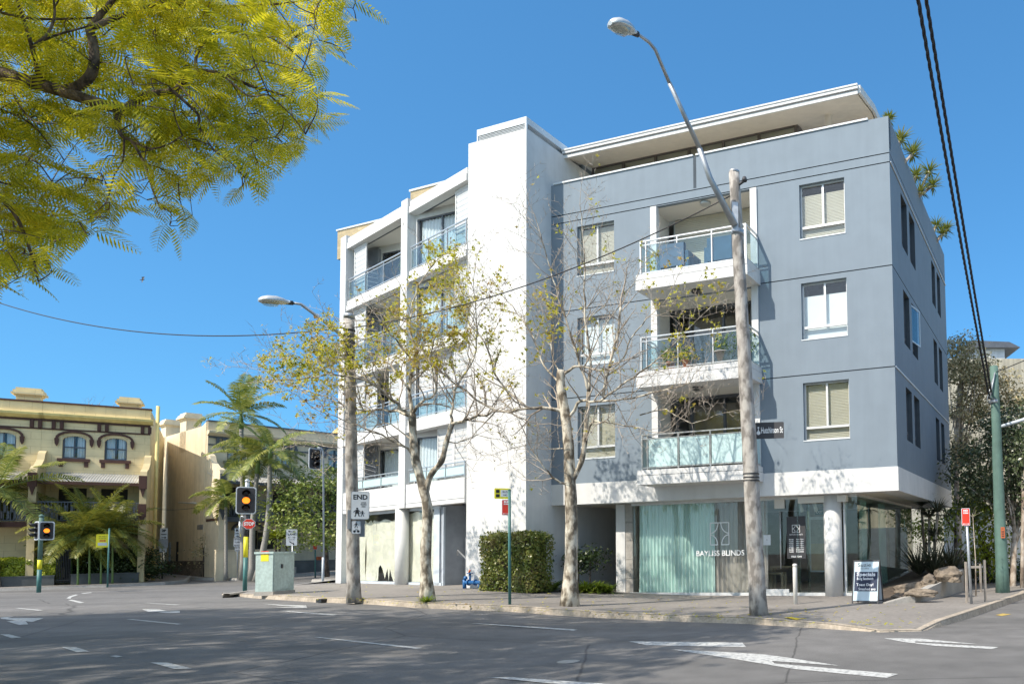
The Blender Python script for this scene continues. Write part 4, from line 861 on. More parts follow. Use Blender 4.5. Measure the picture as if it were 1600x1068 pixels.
# ================================================================== TERRACES ON THE LEFT
def arc(u, z, w_, h_, k=10):            # segmental arch from (u-w/2) to (u+w/2) rising h above z
    return [(u - w_ / 2 * math.cos(PI * i / k), z + h_ * math.sin(PI * i / k) ** .8) for i in range(k + 1)]
def terrace_house(fr, W, zb, zt, label, wallm, trim, corn, chim=None, wins=(), door_u=None, side=False, verm='iron', upper=True, depth=7., bay=None):
    h = thing('terrace_house', label, 'terrace house', fr.P(W / 2, -3, zb), 'terrace houses across the side street')
    vz = zb + 5.35                      # where the verandah roof meets the wall
    holes = [(u - .42, u + .42, vz + .72, vz + 1.85) for u in wins] + [(u - .5, u + .5, zb + 2.95, zb + 4.6) for u in wins] + ([(door_u - .5, door_u + .5, zb, zb + 2.2)] if door_u else []) + ([(W * .2, W * .2 + 1.3, zb + .7, zb + 2.1)] if door_u else [])
    mb = MB(); mb.wall(fr, 0, W, zb - .4, zt, 0, holes, .18)
    mb.poly([fr.P(W, 0, zb - .4), fr.P(W, 0, zt), fr.P(W, -depth, zt - .6), fr.P(W, -depth, zb - .4)])
    mb.poly([fr.P(0, 0, zb - .4), fr.P(0, -depth, zb - .4), fr.P(0, -depth, zt - .6), fr.P(0, 0, zt)])
    mb.poly([fr.P(0, -depth, zb), fr.P(W, -depth, zb), fr.P(W, -depth, zt - .6), fr.P(0, -depth, zt - .6)])
    mb.poly([fr.P(0, -.25, zt - .3), fr.P(W, -.25, zt - .3), fr.P(W, -depth, zt - .7), fr.P(0, -depth, zt - .7)]); mb.box(fr, 0, W, -.25, -.01, zt - .5, zt - .004)
    mb.build('wall', wallm, h)
    mb = MB(); mb.box(fr, -.02, W + .03, -.3, .06, zt, zt + .08); mb.build('parapet_coping', trim, h)
    mb = MB(); zc = zt - .80; pr = [(0, zc), (.12, zc + .04), (.34, zc + .16), (.36, zc + .27), (.22, zc + .30), (0, zc + .33)]
    k = len(pr); i0 = len(mb.v)
    for u in (-.05, W + .1): mb.v += [tuple(fr.P(u, n, z)) for n, z in pr]
    for a in range(k):
        b = (a + 1) % k; mb.f.append((i0 + a, i0 + b, i0 + k + b, i0 + k + a)); mb.m.append(0); mb.sm.append(False)
    mb.f += [tuple(range(i0, i0 + k)), tuple(range(i0 + 2 * k - 1, i0 + k - 1, -1))]; mb.m += [0, 0]; mb.sm += [False, False]
    mb.build('cornice', corn, h)
    mb = MB(); mb.box(fr, 0, W, .001, .07, zc - .09, zc - .003); mb.box(fr, 0, W, .001, .05, zc - .50, zc - .43)
    u = .35
    while u < W - .2:
        for q in (0, .28): mb.box(fr, u + q, u + q + .13, .001, .12, zc - .43, zc - .092)
        u += 1.62
    mb.build('bracket_frieze', trim, h)
    for u in wins:
        z0, z1 = vz + .72, vz + 1.85
        mb = MB()
        for a, b, c, d in ((u - .42, u - .36, z0, z1), (u + .36, u + .42, z0, z1), (u - .36, u + .36, z0, z0 + .07), (u - .36, u + .36, (z0 + z1) / 2 - .03, (z0 + z1) / 2 + .03), (u - .015, u + .015, z0 + .07, z1)): mb.box(fr, a, b, -.14, -.09, c, d)
        w_ = mb.build('window', 'darkalu', h); MB().box(fr, u - .36, u + .36, -.12, -.115, z0, z1).build('pane', 'glass', w_)
        curtain(fr, u - .36, u - .05, z0, z1, -.22, 'shade', w_, .03, .1); curtain(fr, u + .08, u + .36, z0, z1, -.22, 'shade', w_, .03, .1)
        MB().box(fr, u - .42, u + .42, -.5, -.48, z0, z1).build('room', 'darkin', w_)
        a1 = arc(u, z1 - .28, .84, .27); mb = MB(); mb.prism(fr, [(u - .43, z1 + .01), (u - .43, z1 - .28)] + a1[1:-1] + [(u + .43, z1 - .28), (u + .43, z1 + .01)], -.1, .003); mb.build('window_arch', wallm, h)
        ao = arc(u, z1 - .22, 1.36, .46); ai = arc(u, z1 - .22, 1.18, .36); mb = MB()
        for (p, q, r_, s_) in zip(ao, ao[1:], ai[1:], ai): mb.prism(fr, [p, q, r_, s_], .001, .09)
        for s_ in (-1, 1): mb.prism(fr, [(u + s_ * .62 - .08, z1 - .16), (u + s_ * .62 + .08, z1 - .16), (u + s_ * .62 + .06, z1 - .42), (u + s_ * .62, z1 - .55), (u + s_ * .62 - .06, z1 - .42)], .001, .1)
        mb.build('hood_mould', trim, h)
        mb = MB(); mb.box(fr, u - .58, u + .58, .001, .12, z0 - .16, z0 - .01)
        for s_ in (-1, 1): mb.box(fr, u + s_ * .45 - .07, u + s_ * .45 + .07, .001, .09, z0 - .42, z0 - .162)
        mb.build('window_sill', trim, h)
        mb = MB(); mb.box(fr, u - .5, u + .5, -.16, -.1, zb + 2.95, zb + 4.6); mb.build('french_door', 'darkin', h)
    # verandah roof, floor, iron lace, fascia
    mb = MB(); vd = 1.75; kk = int(W / .1); i0 = len(mb.v)
    for i in range(kk * 4 + 1):
        u = W * i / (kk * 4); dz = .022 * math.sin(2 * PI * i / 4)
        mb.v += [tuple(fr.P(u, .01, vz + dz)), tuple(fr.P(u, vd * .55, vz - .26 + dz)), tuple(fr.P(u, vd, vz - .55 + dz))]
    for i in range(kk * 4):
        for j in (0, 1): mb.f.append((i0 + 3 * i + j, i0 + 3 * i + 3 + j, i0 + 3 * i + 4 + j, i0 + 3 * i + 1 + j)); mb.m.append(0); mb.sm.append(True)
    mb.build('verandah_roof', verm, h)
    mb = MB(); mb.box(fr, 0, W, vd - .05, vd, vz - .70, vz - .57); mb.box(fr, 0, W, vd - .06, vd + .02, zb + 2.62, zb + 2.86); mb.build('fascia_board', trim, h)
    mb = MB(); mb.box(fr, 0, W, .01, vd - .061, zb + 2.66, zb + 2.80); mb.build('balcony_floor', 'brown', h)
    mb = MB(); mb.box(fr, .2, W - .1, vd - .04, vd - .01, zb + 3.78, zb + 3.83); mb.box(fr, .2, W - .1, vd - .035, vd - .015, zb + 2.92, zb + 2.95)
    u = .25
    while u < W - .12: mb.box(fr, u, u + .025, vd - .035, vd - .015, zb + 2.95, zb + 3.78); mb.box(fr, u + .025, u + .085, vd - .03, vd - .02, zb + 3.0 + .3 * (int(u * 10) % 2), zb + 3.35 + .3 * (int(u * 10) % 2)); u += .11
    mb.build('iron_lace_railing', 'darkalu', h)
    if door_u:
        MB().box(fr, door_u - .5, door_u + .5, -.16, -.1, zb, zb + 2.2).build('door', 'darkin', h)
        MB().box(fr, W * .2, W * .2 + 1.3, -.16, -.1, zb + .7, zb + 2.1).build('window', 'darkin', h)
        mb = MB(); ao = arc(door_u, zb + 2.2, 1.5, .5); ai = arc(door_u, zb + 2.2, 1.25, .4)
        for (p, q, r_, s_) in zip(ao, ao[1:], ai[1:], ai): mb.prism(fr, [p, q, r_, s_], .001, .08)
        mb.build('hood_mould', trim, h)
    return h
def party_pier(fr, u, h, zb, mt, trim):         # end pier of the verandah with scrolled top and corbels
    vz = zb + 5.35; mb = MB(); vd = 1.85
    mb.prism(Fr(fr.P(u, 0, 0)[:2], math.degrees(fr.a) - 90), [(0, zb - .4), (vd, zb - .4), (vd, vz - .3), (vd - .1, vz + .02), (vd - .4, vz + .15), (vd - .75, vz + .2), (.5, vz + .55), (.3, vz + .9), (0, vz + 1.05)], -.13, .13)
    mb.build('party_wall', mt, h)
    mb = MB()
    for z in (vz - .75, zb + 3.2): mb.box(fr, u - .15, u + .15, vd + .001, vd + .14, z - .1, z + .55); mb.prism(fr, [(u - .1, z - .1), (u + .1, z - .1), (u, z - .5)], vd + .001, vd + .12)
    mb.build('corbel', trim, h)
def chimney(fr, u, n, z0, z1, w_, d_, h, mt, corn):
    mb = MB(); mb.box(fr, u - w_ / 2, u + w_ / 2, n - d_, n, z0, z1 - .3); mb.build('chimney', mt, h)
    mb = MB()
    for k, (e, a, b) in enumerate(((.06, -.30, -.22), (.16, -.22, -.12), (.1, -.12, 0), (.02, 0, .12))): mb.box(fr, u - w_ / 2 - e, u + w_ / 2 + e, n - d_ - e, n + e, z1 + a + .001, z1 + b)
    mb.build('chimney_cap', corn, h)
zyb = .62; zyt = 9.36
uP = YF.hit(64, 700)[0]                               # party line between the two yellow houses
Y1 = Fr(YF.P(uP, 0, 0)[:2], 37.)
W1 = -uP
wy = [(YF.hit(116, 700)[0] - uP), (YF.hit(181, 700)[0] - uP)]
h1 = terrace_house(Y1, W1, zyb, zyt, 'yellow rendered terrace house with two arched upper windows beside the lane', 'ystucco', 'brown', 'ycornice', wins=wy, door_u=wy[0] + .3)
party_pier(Y1, .08, h1, zyb, 'ystucco', 'brown'); party_pier(Y1, W1 - .05, h1, zyb, 'ystucco', 'brown')
chimney(Y1, W1 - .9, -.6, zyt - .5, zyt + .58, .75, .5, h1, 'ystucco', 'ystucco')
W2 = 5.6; Y2 = Fr(YF.P(uP - W2 - .004, 0, 0)[:2], 37.)
w2 = YF.hit(5, 700)[0] - uP + W2
h2 = terrace_house(Y2, W2, zyb, zyt, 'yellow rendered terrace house cut off by the left edge behind the palm', 'ystucco', 'brown', 'ycornice', wins=[w2 - 2.2, w2], door_u=w2 - 1.5)
uc = YF.hit(45, 610, -.6)[0] - uP + W2; chimney(Y2, uc, -.6, zyt - .5, zyt + .66, .85, .5, h2, 'ystucco', 'ystucco')
mb = MB(); p = YF.P(.28, .1, 0); mb.tube([(p.x, p.y, .4), (p.x, p.y, 9.6)], .075, 12); o = mb.build('vent_pipe', 'ycornice', None, loc=p); tag(o, 'tall yellow pipe standing in the lane between the two terraces', 'pipe')
# low front fences of the yellow houses
def low_wall(fr, u0, u1, n, zt, label, mt='concrete'):
    mb = MB(); mb.box(fr, u0, u1, n - .2, n, .3, zt); mb.box(fr, u0 - .02, u1 + .02, n - .22, n + .02, zt + .001, zt + .05); o = mb.build('garden_wall', mt, None, loc=fr.P(u0, n, .3)); return tag(o, label, 'low wall')
M['darkstone'] = mat('dark painted wall', (.10, .11, .11), .9, n1=(2, .2))
a0, a1, a2 = YF.hit(-40, 915, 1.9)[0], YF.hit(84, 915, 1.9)[0], YF.hit(110, 915, 1.9)[0]
low_wall(YF, a0, a1, 1.9, .92, 'low dark garden wall under the bright clipped hedge', 'darkstone'); low_wall(YF, a2, -.1, 1.9, .95, 'low dark garden wall under the dark shrubs by the lane', 'darkstone')
mb = MB(); g0, g1 = a1 + .05, a2 - .05
for u in np.arange(g0, g1 + .01, (g1 - g0) / 8): mb.box(YF, u - .012, u + .012, 1.78, 1.8, .6, 2.2)
mb.box(YF, g0, g1, 1.77, 1.81, 2.1, 2.15); mb.box(YF, g0, g1, 1.77, 1.81, .7, .75); tag(mb.build('garden_gate', 'black', None, loc=YF.P(g0, 1.8, .6)), 'black iron gate between the clipped hedge and golden palms', 'gate')
# cream terrace: gable wall to the lane, front running away behind the palms
uC0 = CF.hit(322, 800)[0]; uC1 = CF.hit(545, 700)[0]
CO = Fr(CF.P(uC0, 0, 0)[:2], 56.); Wc = (uC1 - uC0) + 3
zcb, zct = .95, CF.hit(432, 669)[1]
cw = [1.3, 3.6, 6.4, 8.8, 11.5]
h3 = terrace_house(CO, min(Wc, 14.), zcb, zct, 'cream rendered corner terrace with a blank gable wall facing the lane', 'cstucco', 'darkalu', 'cstucco', wins=[c for c in cw if c < min(Wc, 14) - .6], door_u=1.9, depth=3.2)
SG = Fr(CO.P(0, 0, 0)[:2], 56. + 90 + 180)            # gable face; u runs towards us from the back
gd = 10.
SG = Fr(CO.P(0, -gd, 0)[:2], 56. - 90); 
# its outward normal must face the camera side
if SG.n.dot(CAM - SG.O) < 0: SG = Fr(CO.P(0, 0, 0)[:2], 56. + 90)
gdir = 1 if (SG.P(1, 0, 0) - CO.P(0, 0, 0)).length > (SG.P(0, 0, 0) - CO.P(0, 0, 0)).length else -1
def sgu(px, py=700): return SG.hit(px, py)[0]
e0, e1 = sorted((sgu(322), sgu(246)))
zt0, zt1 = SG.hit(322, 664)[1], SG.hit(246, 686)[1]
mb = MB(); lo_, hi_ = sgu(246), sgu(322); mb.prism(SG, [(lo_, .2), (hi_, .2), (hi_, zct), (hi_ * .93 + lo_ * .07, zt0), (lo_, zt1)], -.3, .02); mb.build('gable_wall', 'cstucco', h3)
mb = MB(); mb.poly([SG.P(lo_, -.3, .2), SG.P(lo_, -6, .2), SG.P(lo_, -6, zt1), SG.P(lo_, -.3, zt1)]); mb.build('wall', 'cstucco', h3)
for px, pyt, w_ in ((268, 655, .9), (299, 645, 1.0)):
    u, _ = SG.hit(px, 660, -.35); zt_ = SG.hit(px, pyt, 0)[1]; chimney(SG, u, -.001 + .021, zt0 - 1.2, zt_, w_, .7, h3, 'cstucco', 'cstucco')
mb = MB(); u, z = SG.hit(278, 866); mb.box(SG, u - .14, u + .14, .021, .05, z - .75, z + .75); mb.build('window', 'darkin', h3)
u, z = SG.hit(266, 864); MB().box(SG, u - .14, u + .14, .021, .04, z - .65, z + .65).build('window', 'panelblue', h3)
mb = MB(); mb.box(SG, lo_ + .8, hi_, .021, .06, .2, 1.5); mb.build('stone_plinth', 'rock', h3)
party_pier(CO, .15, h3, zcb, 'cstucco', 'darkalu')
chimney(CO, min(Wc, 14.) - 2.5, -1.2, zct - .5, zct + .6, .9, .6, h3, 'ycornice', 'ycornice')
mb = MB(); p = SG.P(hi_ - 2.8, .03, 0)
f_ = SG; mb.tube([f_.P(sgu(290, 785), .3, SG.hit(290, 785)[1]), f_.P(sgu(308, 786), .02, SG.hit(308, 786)[1])], .05, 6); mb.build('wall_light', 'lamp', h3)
mb = MB(); a, b = sgu(309, 823), sgu(318, 823); z = SG.hit(313, 823)[1]; mb.box(SG, min(a, b), max(a, b), .021, .03, z - .13, z + .13); o = mb.build('street_nameplate', 'signgrey', h3)
low_wall(CO, -.3, 2.6, 2.6, 2.0, 'low cream garden wall in front of the cream terrace', 'cstucco'); low_wall(CO, 3.0, 14, 2.6, 1.35, 'long low dark wall below the palms and leafy tree', 'darkstone')
mb = MB(); mb.box(CO, 2.7, 3.1, 2.9, 3.3, .6, 1.05, 0); o = mb.build('stone_step', 'concrete', None, loc=CO.P(2.7, 3, .7)); tag(o, 'small pale stone step at the end of the cream garden wall', 'step')
# ================================================================== RIGHT BACKGROUND
RB = Fr((9.2, 44.), 4.)
rb = thing('warehouse', 'large stained beige blank-walled building with a small rooftop storey', 'building', RB.P(8, -4, .2))
zt_ = RB.hit(1560, 563)[1]; a = RB.hit(1480, 600)[0]
mb = MB(); mb.box(RB, a, 26, -14, 0, 0, RB.hit(1545, 560)[1]); mb.build('wall', 'bigwall', rb)
u0, u1 = RB.hit(1524, 560, -2)[0], RB.hit(1570, 560, -2)[0]; z0 = zt_; z1 = RB.hit(1540, 545, -2)[1]
mb = MB(); mb.box(RB, u0, u1, -8, -2, z0 - .1, z1); mb.build('rooftop_room', 'panelblue', rb)
mb = MB(); mb.prism(RB, [(u0 - .5, z1 + .001), (u1 + .9, z1 + .001), (u1 + .2, z1 + .35), (u0 - .3, z1 + .45)], -8.2, -1.6); mb.build('roof', 'darkalu', rb)
mb = MB(); mb.box(RB, u0 + .6, u1 - .9, -1.999, -1.95, z0 + .05, z1 - .12); mb.build('window', 'cream', rb)
mb = MB()
p = RB.P(RB.hit(1541, 860, 6)[0], 6, 0); FW = Fr((p.x, p.y), 4.)
for k in range(9): mb.box(FW, k * .62, k * .62 + .58, -.04, 0, .1, 2.55)
mb.box(FW, -.1, 5.7, -.09, -.041, 2.2, 2.3); mb.box(FW, -.1, 5.7, -.09, -.041, .5, .6)
tag(mb.build('paling_fence', 'fencewhite', None, loc=(p.x, p.y, .1)), 'pale upright paling fence behind the trees at the far right', 'fence')
mb = MB(); p2 = RB.P(RB.hit(1478, 860, 4)[0], 4, 0); F2 = Fr((p2.x, p2.y), 4.); mb.box(F2, 0, 2.6, -.3, 0, .1, 3.2); tag(mb.build('garden_wall', 'fencewhite', None, loc=p2), 'white wall glimpsed behind the cordylines beside the shop', 'wall')
# planter ramp beside the shop: retaining wall, rocks
pa, pb_, pc = gp(1392, 944, .13), gp(1505, 918, .13), gp(1508, 890, .13)
mb = MB(); W0 = [gp(1385, 943, .13), gp(1430, 941, .13), gp(1470, 934, .13), gp(1507, 922, .13)]; tops_ = [.16, .33, .55, .80]
for i in range(3):
    a, b = W0[i], W0[i + 1]; d = (b - a).normalized(); nn = Vector((-d.y, d.x, 0)) * .22
    A = [a, b, b + nn, a + nn]; i0 = len(mb.v); mb.v += [(q.x, q.y, 0) for q in A] + [(q.x, q.y, t) for q, t in zip(A, (tops_[i], tops_[i + 1], tops_[i + 1], tops_[i]))]
    for q in ((0, 1, 5, 4), (1, 2, 6, 5), (2, 3, 7, 6), (3, 0, 4, 7), (4, 5, 6, 7)): mb.f.append(tuple(i0 + k for k in q)); mb.m.append(0); mb.sm.append(False)
tag(mb.build('retaining_wall', 'concrete', None, loc=W0[0]), 'low sloping grey retaining wall beside the glass shop corner', 'retaining wall')
soil = [W0[0] + Vector((.1, .3, 0)), W0[1] + Vector((0, .2, 0)), W0[2] + Vector((0, .2, 0)), W0[3] + Vector((-.1, .1, 0)), Vector((6.3, 30, 0)), SO.P(8.4, .12, 0), SO.P(4, .12, 0), SO.P(.3, .12, 0)]
mb = MB(); i0 = 0; zz = [.15, .28, .48, .7, .8, .6, .35, .17]
mb.poly([(q.x, q.y, t) for q, t in zip(soil, zz)]) ; struct(mb.build('garden_bed', 'soil'))
def rockm(c, r, seed, lab):
    q = np.random.RandomState(seed); import bmesh
    bm = bmesh.new(); bmesh.ops.create_icosphere(bm, subdivisions=3, radius=1)
    ph = q.uniform(0, 6, 6)
    for v in bm.verts:
        n = v.co.normalized(); k = 1 + .16 * math.sin(3 * n.x + ph[0]) * math.sin(4 * n.y + ph[1]) + .10 * math.sin(7 * n.z + ph[2] + 3 * n.x) + .05 * math.sin(13 * n.y + ph[3]) + q.uniform(-.03, .03)
        v.co = Vector((n.x * r[0], n.y * r[1], max(n.z, -.5) * r[2])) * k
    me = bpy.data.meshes.new('rock'); bm.to_mesh(me); bm.free(); me.materials.append(M['rock'])
    o = bpy.data.objects.new('rock', me); reg(o, None, c); o.rotation_euler.z = q.uniform(0, 3); tag(o, lab, 'rock', 'rocks in the planter beside the shop'); return o
for (px, py, h_, r, lab) in ((1402, 934, .2, (.17, .14, .14), 'small tan boulder at the low tip of the planter behind the sandwich board'), (1425, 921, .35, (.6, .26, .2), 'long flat ledge of rock along the shop glass'), (1452, 912, .5, (.5, .3, .24), 'rusty brown slab of rock in the middle of the planter'), (1482, 900, .7, (.5, .3, .26), 'pale rounded boulder at the high end of the planter'), (1440, 927, .35, (.4, .2, .14), 'dark low rock on the retaining wall edge')):
    p = gp(px, py, h_); rockm(p, r, px, lab)
# bent pipe rail behind the flax
mb = MB(); p = gp(1488, 893, .6); q = gp(1504, 893, .6); mb.tube([p, p + Vector((0, 0, .82)), q + Vector((0, 0, .82)), q + Vector((.15, .1, .7))], .022, 8); tag(mb.build('pipe_rail', 'fencewhite', None, loc=p), 'small bent white pipe rail beside the flax in the planter', 'rail')
# ================================================================== STREET FURNITURE
def pole_timber(base, top, r0, r1, bands=()):
    pass
# --- big timber light pole
b0 = gp(1186, 960); t0 = at(1147, 268, b0.y - .55)
pl = thing('street_light', 'tall weathered timber pole with a long bracket street lamp at the kerb', 'street light', b0)
def gnarl(a, b, r0, r1, n=14):
    pts = []; rr = []
    for i in range(n + 1):
        t = i / n; pts.append(a.lerp(b, t) + Vector((rnd.uniform(-.008, .008), rnd.uniform(-.008, .008), 0))); rr.append(r0 + (r1 - r0) * t + (.02 if i == 0 else 0))
    return pts, rr
pts, rr = gnarl(b0 - Vector((0, 0, .1)), t0, .195, .115, 18)
MB().tube(pts, rr, 16).build('pole', 'timber', pl)
def onpole(a, b, z): t = (z - a.z) / (b.z - a.z); return a.lerp(b, t)
mb = MB(); mb.lathe(t0 - Vector((0, 0, .05)), [(.118, 0), (.122, .05), (.10, .07)], 16); mb.build('pole_cap', 'galv', pl)
c0 = at(1148, 352, b0.y - .64); A = [c0, at(1109, 278, b0.y - 1.0), at(1093, 232, b0.y - 1.25), at(1046, 130, b0.y - 2.0), at(1024, 78, b0.y - 2.4), at(1014, 66, b0.y - 2.55), at(1000, 56, b0.y - 2.75), at(994, 53, b0.y - 2.85)]
MB().tube(A[:3], [.075, .065, .06], 12).tube([A[2], A[3]], [.05, .045], 12).tube(A[3:], [.036, .034, .032, .03, .03], 10).build('bracket_arm', 'galv', pl)
mb = MB(); cm = onpole(b0, t0, c0.z - .1); mb.lathe(cm - Vector((0, 0, .05)), [(.135, 0), (.14, .06), (.135, .12)], 16); mb.box(facing(cm), -.11, .02, 0, .16, cm.z - .02, cm.z + .62); mb.build('bracket_plate', 'galv', pl)
def lamp_head(end, tail_dir, root, L_=.62, W_=.36, H_=.2):
    """cobra-head lantern: housing, clear bowl and spigot"""
    d = Vector(tail_dir).normalized(); s_ = d.cross(Vector((0, 0, 1))).normalized(); up = s_.cross(d).normalized()
    def ring(t, w_, h0, h1, k=16): return [end + d * t + s_ * (w_ * math.cos(2 * PI * i / k)) + up * ((h1 if math.sin(2 * PI * i / k) > 0 else h0) * math.sin(2 * PI * i / k)) for i in range(k)]
    prof = [(-.02, .045, .04, .045), (.10, .07, .05, .07), (.16, .13, .055, .10), (.30, .18, .05, .14), (.48, .185, .05, .14), (.60, .15, .05, .10), (.67, .05, .03, .05)]
    mb = MB(); k = 16; i0 = 0
    for t, w_, a, b in prof: mb.v += [tuple(p) for p in ring(t, w_, a, b)]
    for j in range(len(prof) - 1):
        for q in range(k): mb.f.append((j * k + q, j * k + (q + 1) % k, (j + 1) * k + (q + 1) % k, (j + 1) * k + q)); mb.m.append(0); mb.sm.append(True)
    mb.f.append(tuple(range(k))); mb.m.append(0); mb.sm.append(False); mb.f.append(tuple((len(prof) - 1) * k + q for q in range(k))); mb.m.append(0); mb.sm.append(False)
    hd = mb.build('lamp_head', 'lamp', root)
    mb = MB(); pr = [(.24, .10, .045, 0), (.30, .15, .12, 0), (.45, .155, .13, 0), (.56, .12, .11, 0), (.62, .06, .05, 0)]
    for t, w_, a, b in pr: mb.v += [tuple(p) for p in ring(t, w_, a, .0)]
    for j in range(len(pr) - 1):
        for q in range(k): mb.f.append((j * k + q, j * k + (q + 1) % k, (j + 1) * k + (q + 1) % k, (j + 1) * k + q)); mb.m.append(0); mb.sm.append(True)
    mb.build('lamp_bowl', 'lens', hd)
    mb = MB(); mb.tube([end - d * .04, end + d * .12], .055, 12); mb.build('spigot_clamp', 'charcoal', hd)
h0_ = A[-1]; tip = at(957, 38, b0.y - 3.35); lamp_head(h0_, tip - h0_, pl)
# bits on the pole
PF = facing(b0); 
def plate(root, px0, px1, py0, py1, dep, matn, name, txt=None, ink='ink', size=.1, th=.006, parent=None):
    """flat plate fixed to the pole face at its own distance"""
    p = at((px0 + px1) / 2, (py0 + py1) / 2, dep); f = facing(p); u0, z1 = f.hit(px0, py0); u1, z0 = f.hit(px1, py1)
    o = MB().prism(f, rrect(u0, u1, z0, z1, min(abs(u1 - u0), abs(z1 - z0)) * .12), -th, 0).build(name, matn, root)
    return o, f, u0, u1, z0, z1
o, f, u0, u1, z0, z1 = plate(pl, 1167, 1171.5, 760, 785, b0.y - .24, 'signyellow', 'yellow_strip')
o, f, u0, u1, z0, z1 = plate(pl, 1171, 1179, 792, 815, b0.y - .24, 'signwhite', 'number_plate'); mb = MB(); put_text(mb, f, 'H', (u0 + u1) / 2, .004, z0 + (z1 - z0) * .68, .12, bold=.004, rot=0); put_text(mb, f, '11', (u0 + u1) / 2, .004, z0 + (z1 - z0) * .25, .11, bold=.004); mb.build('lettering', 'ink', o)
plate(pl, 1172.5, 1178.5, 823, 842, b0.y - .24, 'signwhite', 'notice')
plate(pl, 1170, 1182, 818, 821.5, b0.y - .24, 'signwhite', 'notice')
mb = MB()
for z in (3.05, 3.12, 3.2): q = onpole(b0, t0, z); mb.lathe(q, [(.180, 0), (.182, .012), (.180, .024)], 16)
mb.build('strap', 'black', pl)
mb = MB(); q = onpole(b0, t0, t0.z - .35); mb.tube([q, q + Vector((.22, -.1, .1))], .03, 8); mb.lathe(q + Vector((.22, -.1, .08)), [(.05, 0), (.06, .04), (.04, .1)], 10); mb.build('insulator', 'charcoal', pl)
# street name blade with HUTCHINSON ST
p = at(1203, 671, b0.y + .12); f = facing(p, extra=-8); u0, z1 = f.hit(1180, 660); u1, z0 = f.hit(1225, 684)
sn = MB(); sn.prism(f, rrect(u0, u1, z0, z1, .02), -.012, 0); z0m, z1m = z0, z1; o = sn.build('street_name_sign', 'charcoal', None, loc=p); tag(o, 'dark blue street name blade on the big timber pole', 'street sign')
mb = MB(); zc = (z0 + z1) / 2; put_text(mb, f, 'Hutchinson St', u0 + (u1 - u0) * .58, .004, zc, .19, bold=.003, width=(u1 - u0) * .76); mb.prism(f, disc(u0 + .07, zc - .05, .045, 12), .001, .004); mb.prism(f, disc(u0 + .07, zc + .07, .02, 10), .001, .004); mb.prism(f, [(u0 + .055, zc - .05), (u0 + .085, zc - .05), (u0 + .075, zc + .07), (u0 + .065, zc + .07)], .004, .006); mb.build('lettering', 'whiteink', o)
# --- mid timber light pole
b1 = gp(553.5, 935); t1 = at(545.5, 497, b1.y)
p2_ = thing('street_light', 'timber pole with a short bracket lamp in front of the balconied wing', 'street light', b1)
pts, rr = gnarl(b1 - Vector((0, 0, .1)), t1, .16, .115, 14); MB().tube(pts, rr, 14).build('pole', 'timber', p2_)
mb = MB(); mb.lathe(t1, [(.13, 0), (.13, .08), (.1, .12)], 14); mb.build('pole_cap', 'galv', p2_)
B = [at(541, 530, b1.y), at(515, 508, b1.y - .3), at(470, 475, b1.y - .6), at(455, 473, b1.y - .75)]
MB().tube(B, [.045, .042, .035, .033], 10).build('bracket_arm', 'galv', p2_); lamp_head(B[-1], at(415, 470, b1.y - 1.1) - B[-1], p2_)
mb = MB(); q = onpole(b1, t1, t1.z - .35)
for z in (.0, -.12, -.3, -.5): mb.lathe(q + Vector((0, 0, z)), [(.135, 0), (.14, .03), (.135, .05)], 14)
mb.box(facing(q), -.05, .12, .1, .2, q.z - .7, q.z - .1); mb.build('strap', 'charcoal', p2_)
plate(p2_, 543, 548, 796, 826, b1.y - .2, 'signgrey', 'meter_box', th=.06); plate(p2_, 562, 570, 778, 838, b1.y + .1, 'signgrey', 'bracket_plate', th=.03)
# signs on it
def person_pict(mb, f, u, z, s, n=.004, skirt=False):
    mb.prism(f, disc(u, z + .88 * s, .10 * s, 12), .001, n)
    body = [(u - .12 * s, z + .76 * s), (u + .12 * s, z + .76 * s), (u + .10 * s, z + .42 * s), (u - .10 * s, z + .42 * s)]
    if skirt: body = [(u - .12 * s, z + .76 * s), (u + .12 * s, z + .76 * s), (u + .2 * s, z + .34 * s), (u - .2 * s, z + .34 * s)]
    mb.prism(f, body, .001, n)
    for a, b in (((-.06, .44), (-.2, 0)), ((.06, .44), (.2, .02)), ((-.1, .72), (-.34, .5)), ((.1, .72), (.34, .48))):
        (x0, y0), (x1, y1) = a, b; w_ = .045; mb.prism(f, [(u + (x0 - w_) * s, z + y0 * s), (u + (x0 + w_) * s, z + y0 * s), (u + (x1 + w_) * s, z + y1 * s), (u + (x1 - w_) * s, z + y1 * s)], .001, n)
def sign(name, label, cat, px0, px1, py0, py1, Y, face, draw, extra=0, edge='signgrey', group=None, round_=.1, rim=.012):
    p = at((px0 + px1) / 2, (py0 + py1) / 2, Y); f = facing(p, extra=extra); u0, z1 = f.hit(px0, (py0 + py0) / 2); u1, z0 = f.hit(px1, py1)
    r_ = min(u1 - u0, z1 - z0) * round_
    root = thing(name, label, cat, p, group)
    MB().prism(f, rrect(u0, u1, z0, z1, r_), -.012, 0).build('panel', edge, root)
    MB().prism(f, rrect(u0 + rim, u1 - rim, z0 + rim, z1 - rim, r_), .0005, .002).build('face', face, root)
    draw(root, f, u0, u1, z0, z1); return root
def txt(root, f, items, matn='ink', name='lettering', n=.0045):
    mb = MB()
    for s, u, z, size, wd in items: put_text(mb, f, s, u, n, z, size, bold=size * .025, width=wd)
    return mb.build(name, matn, root)
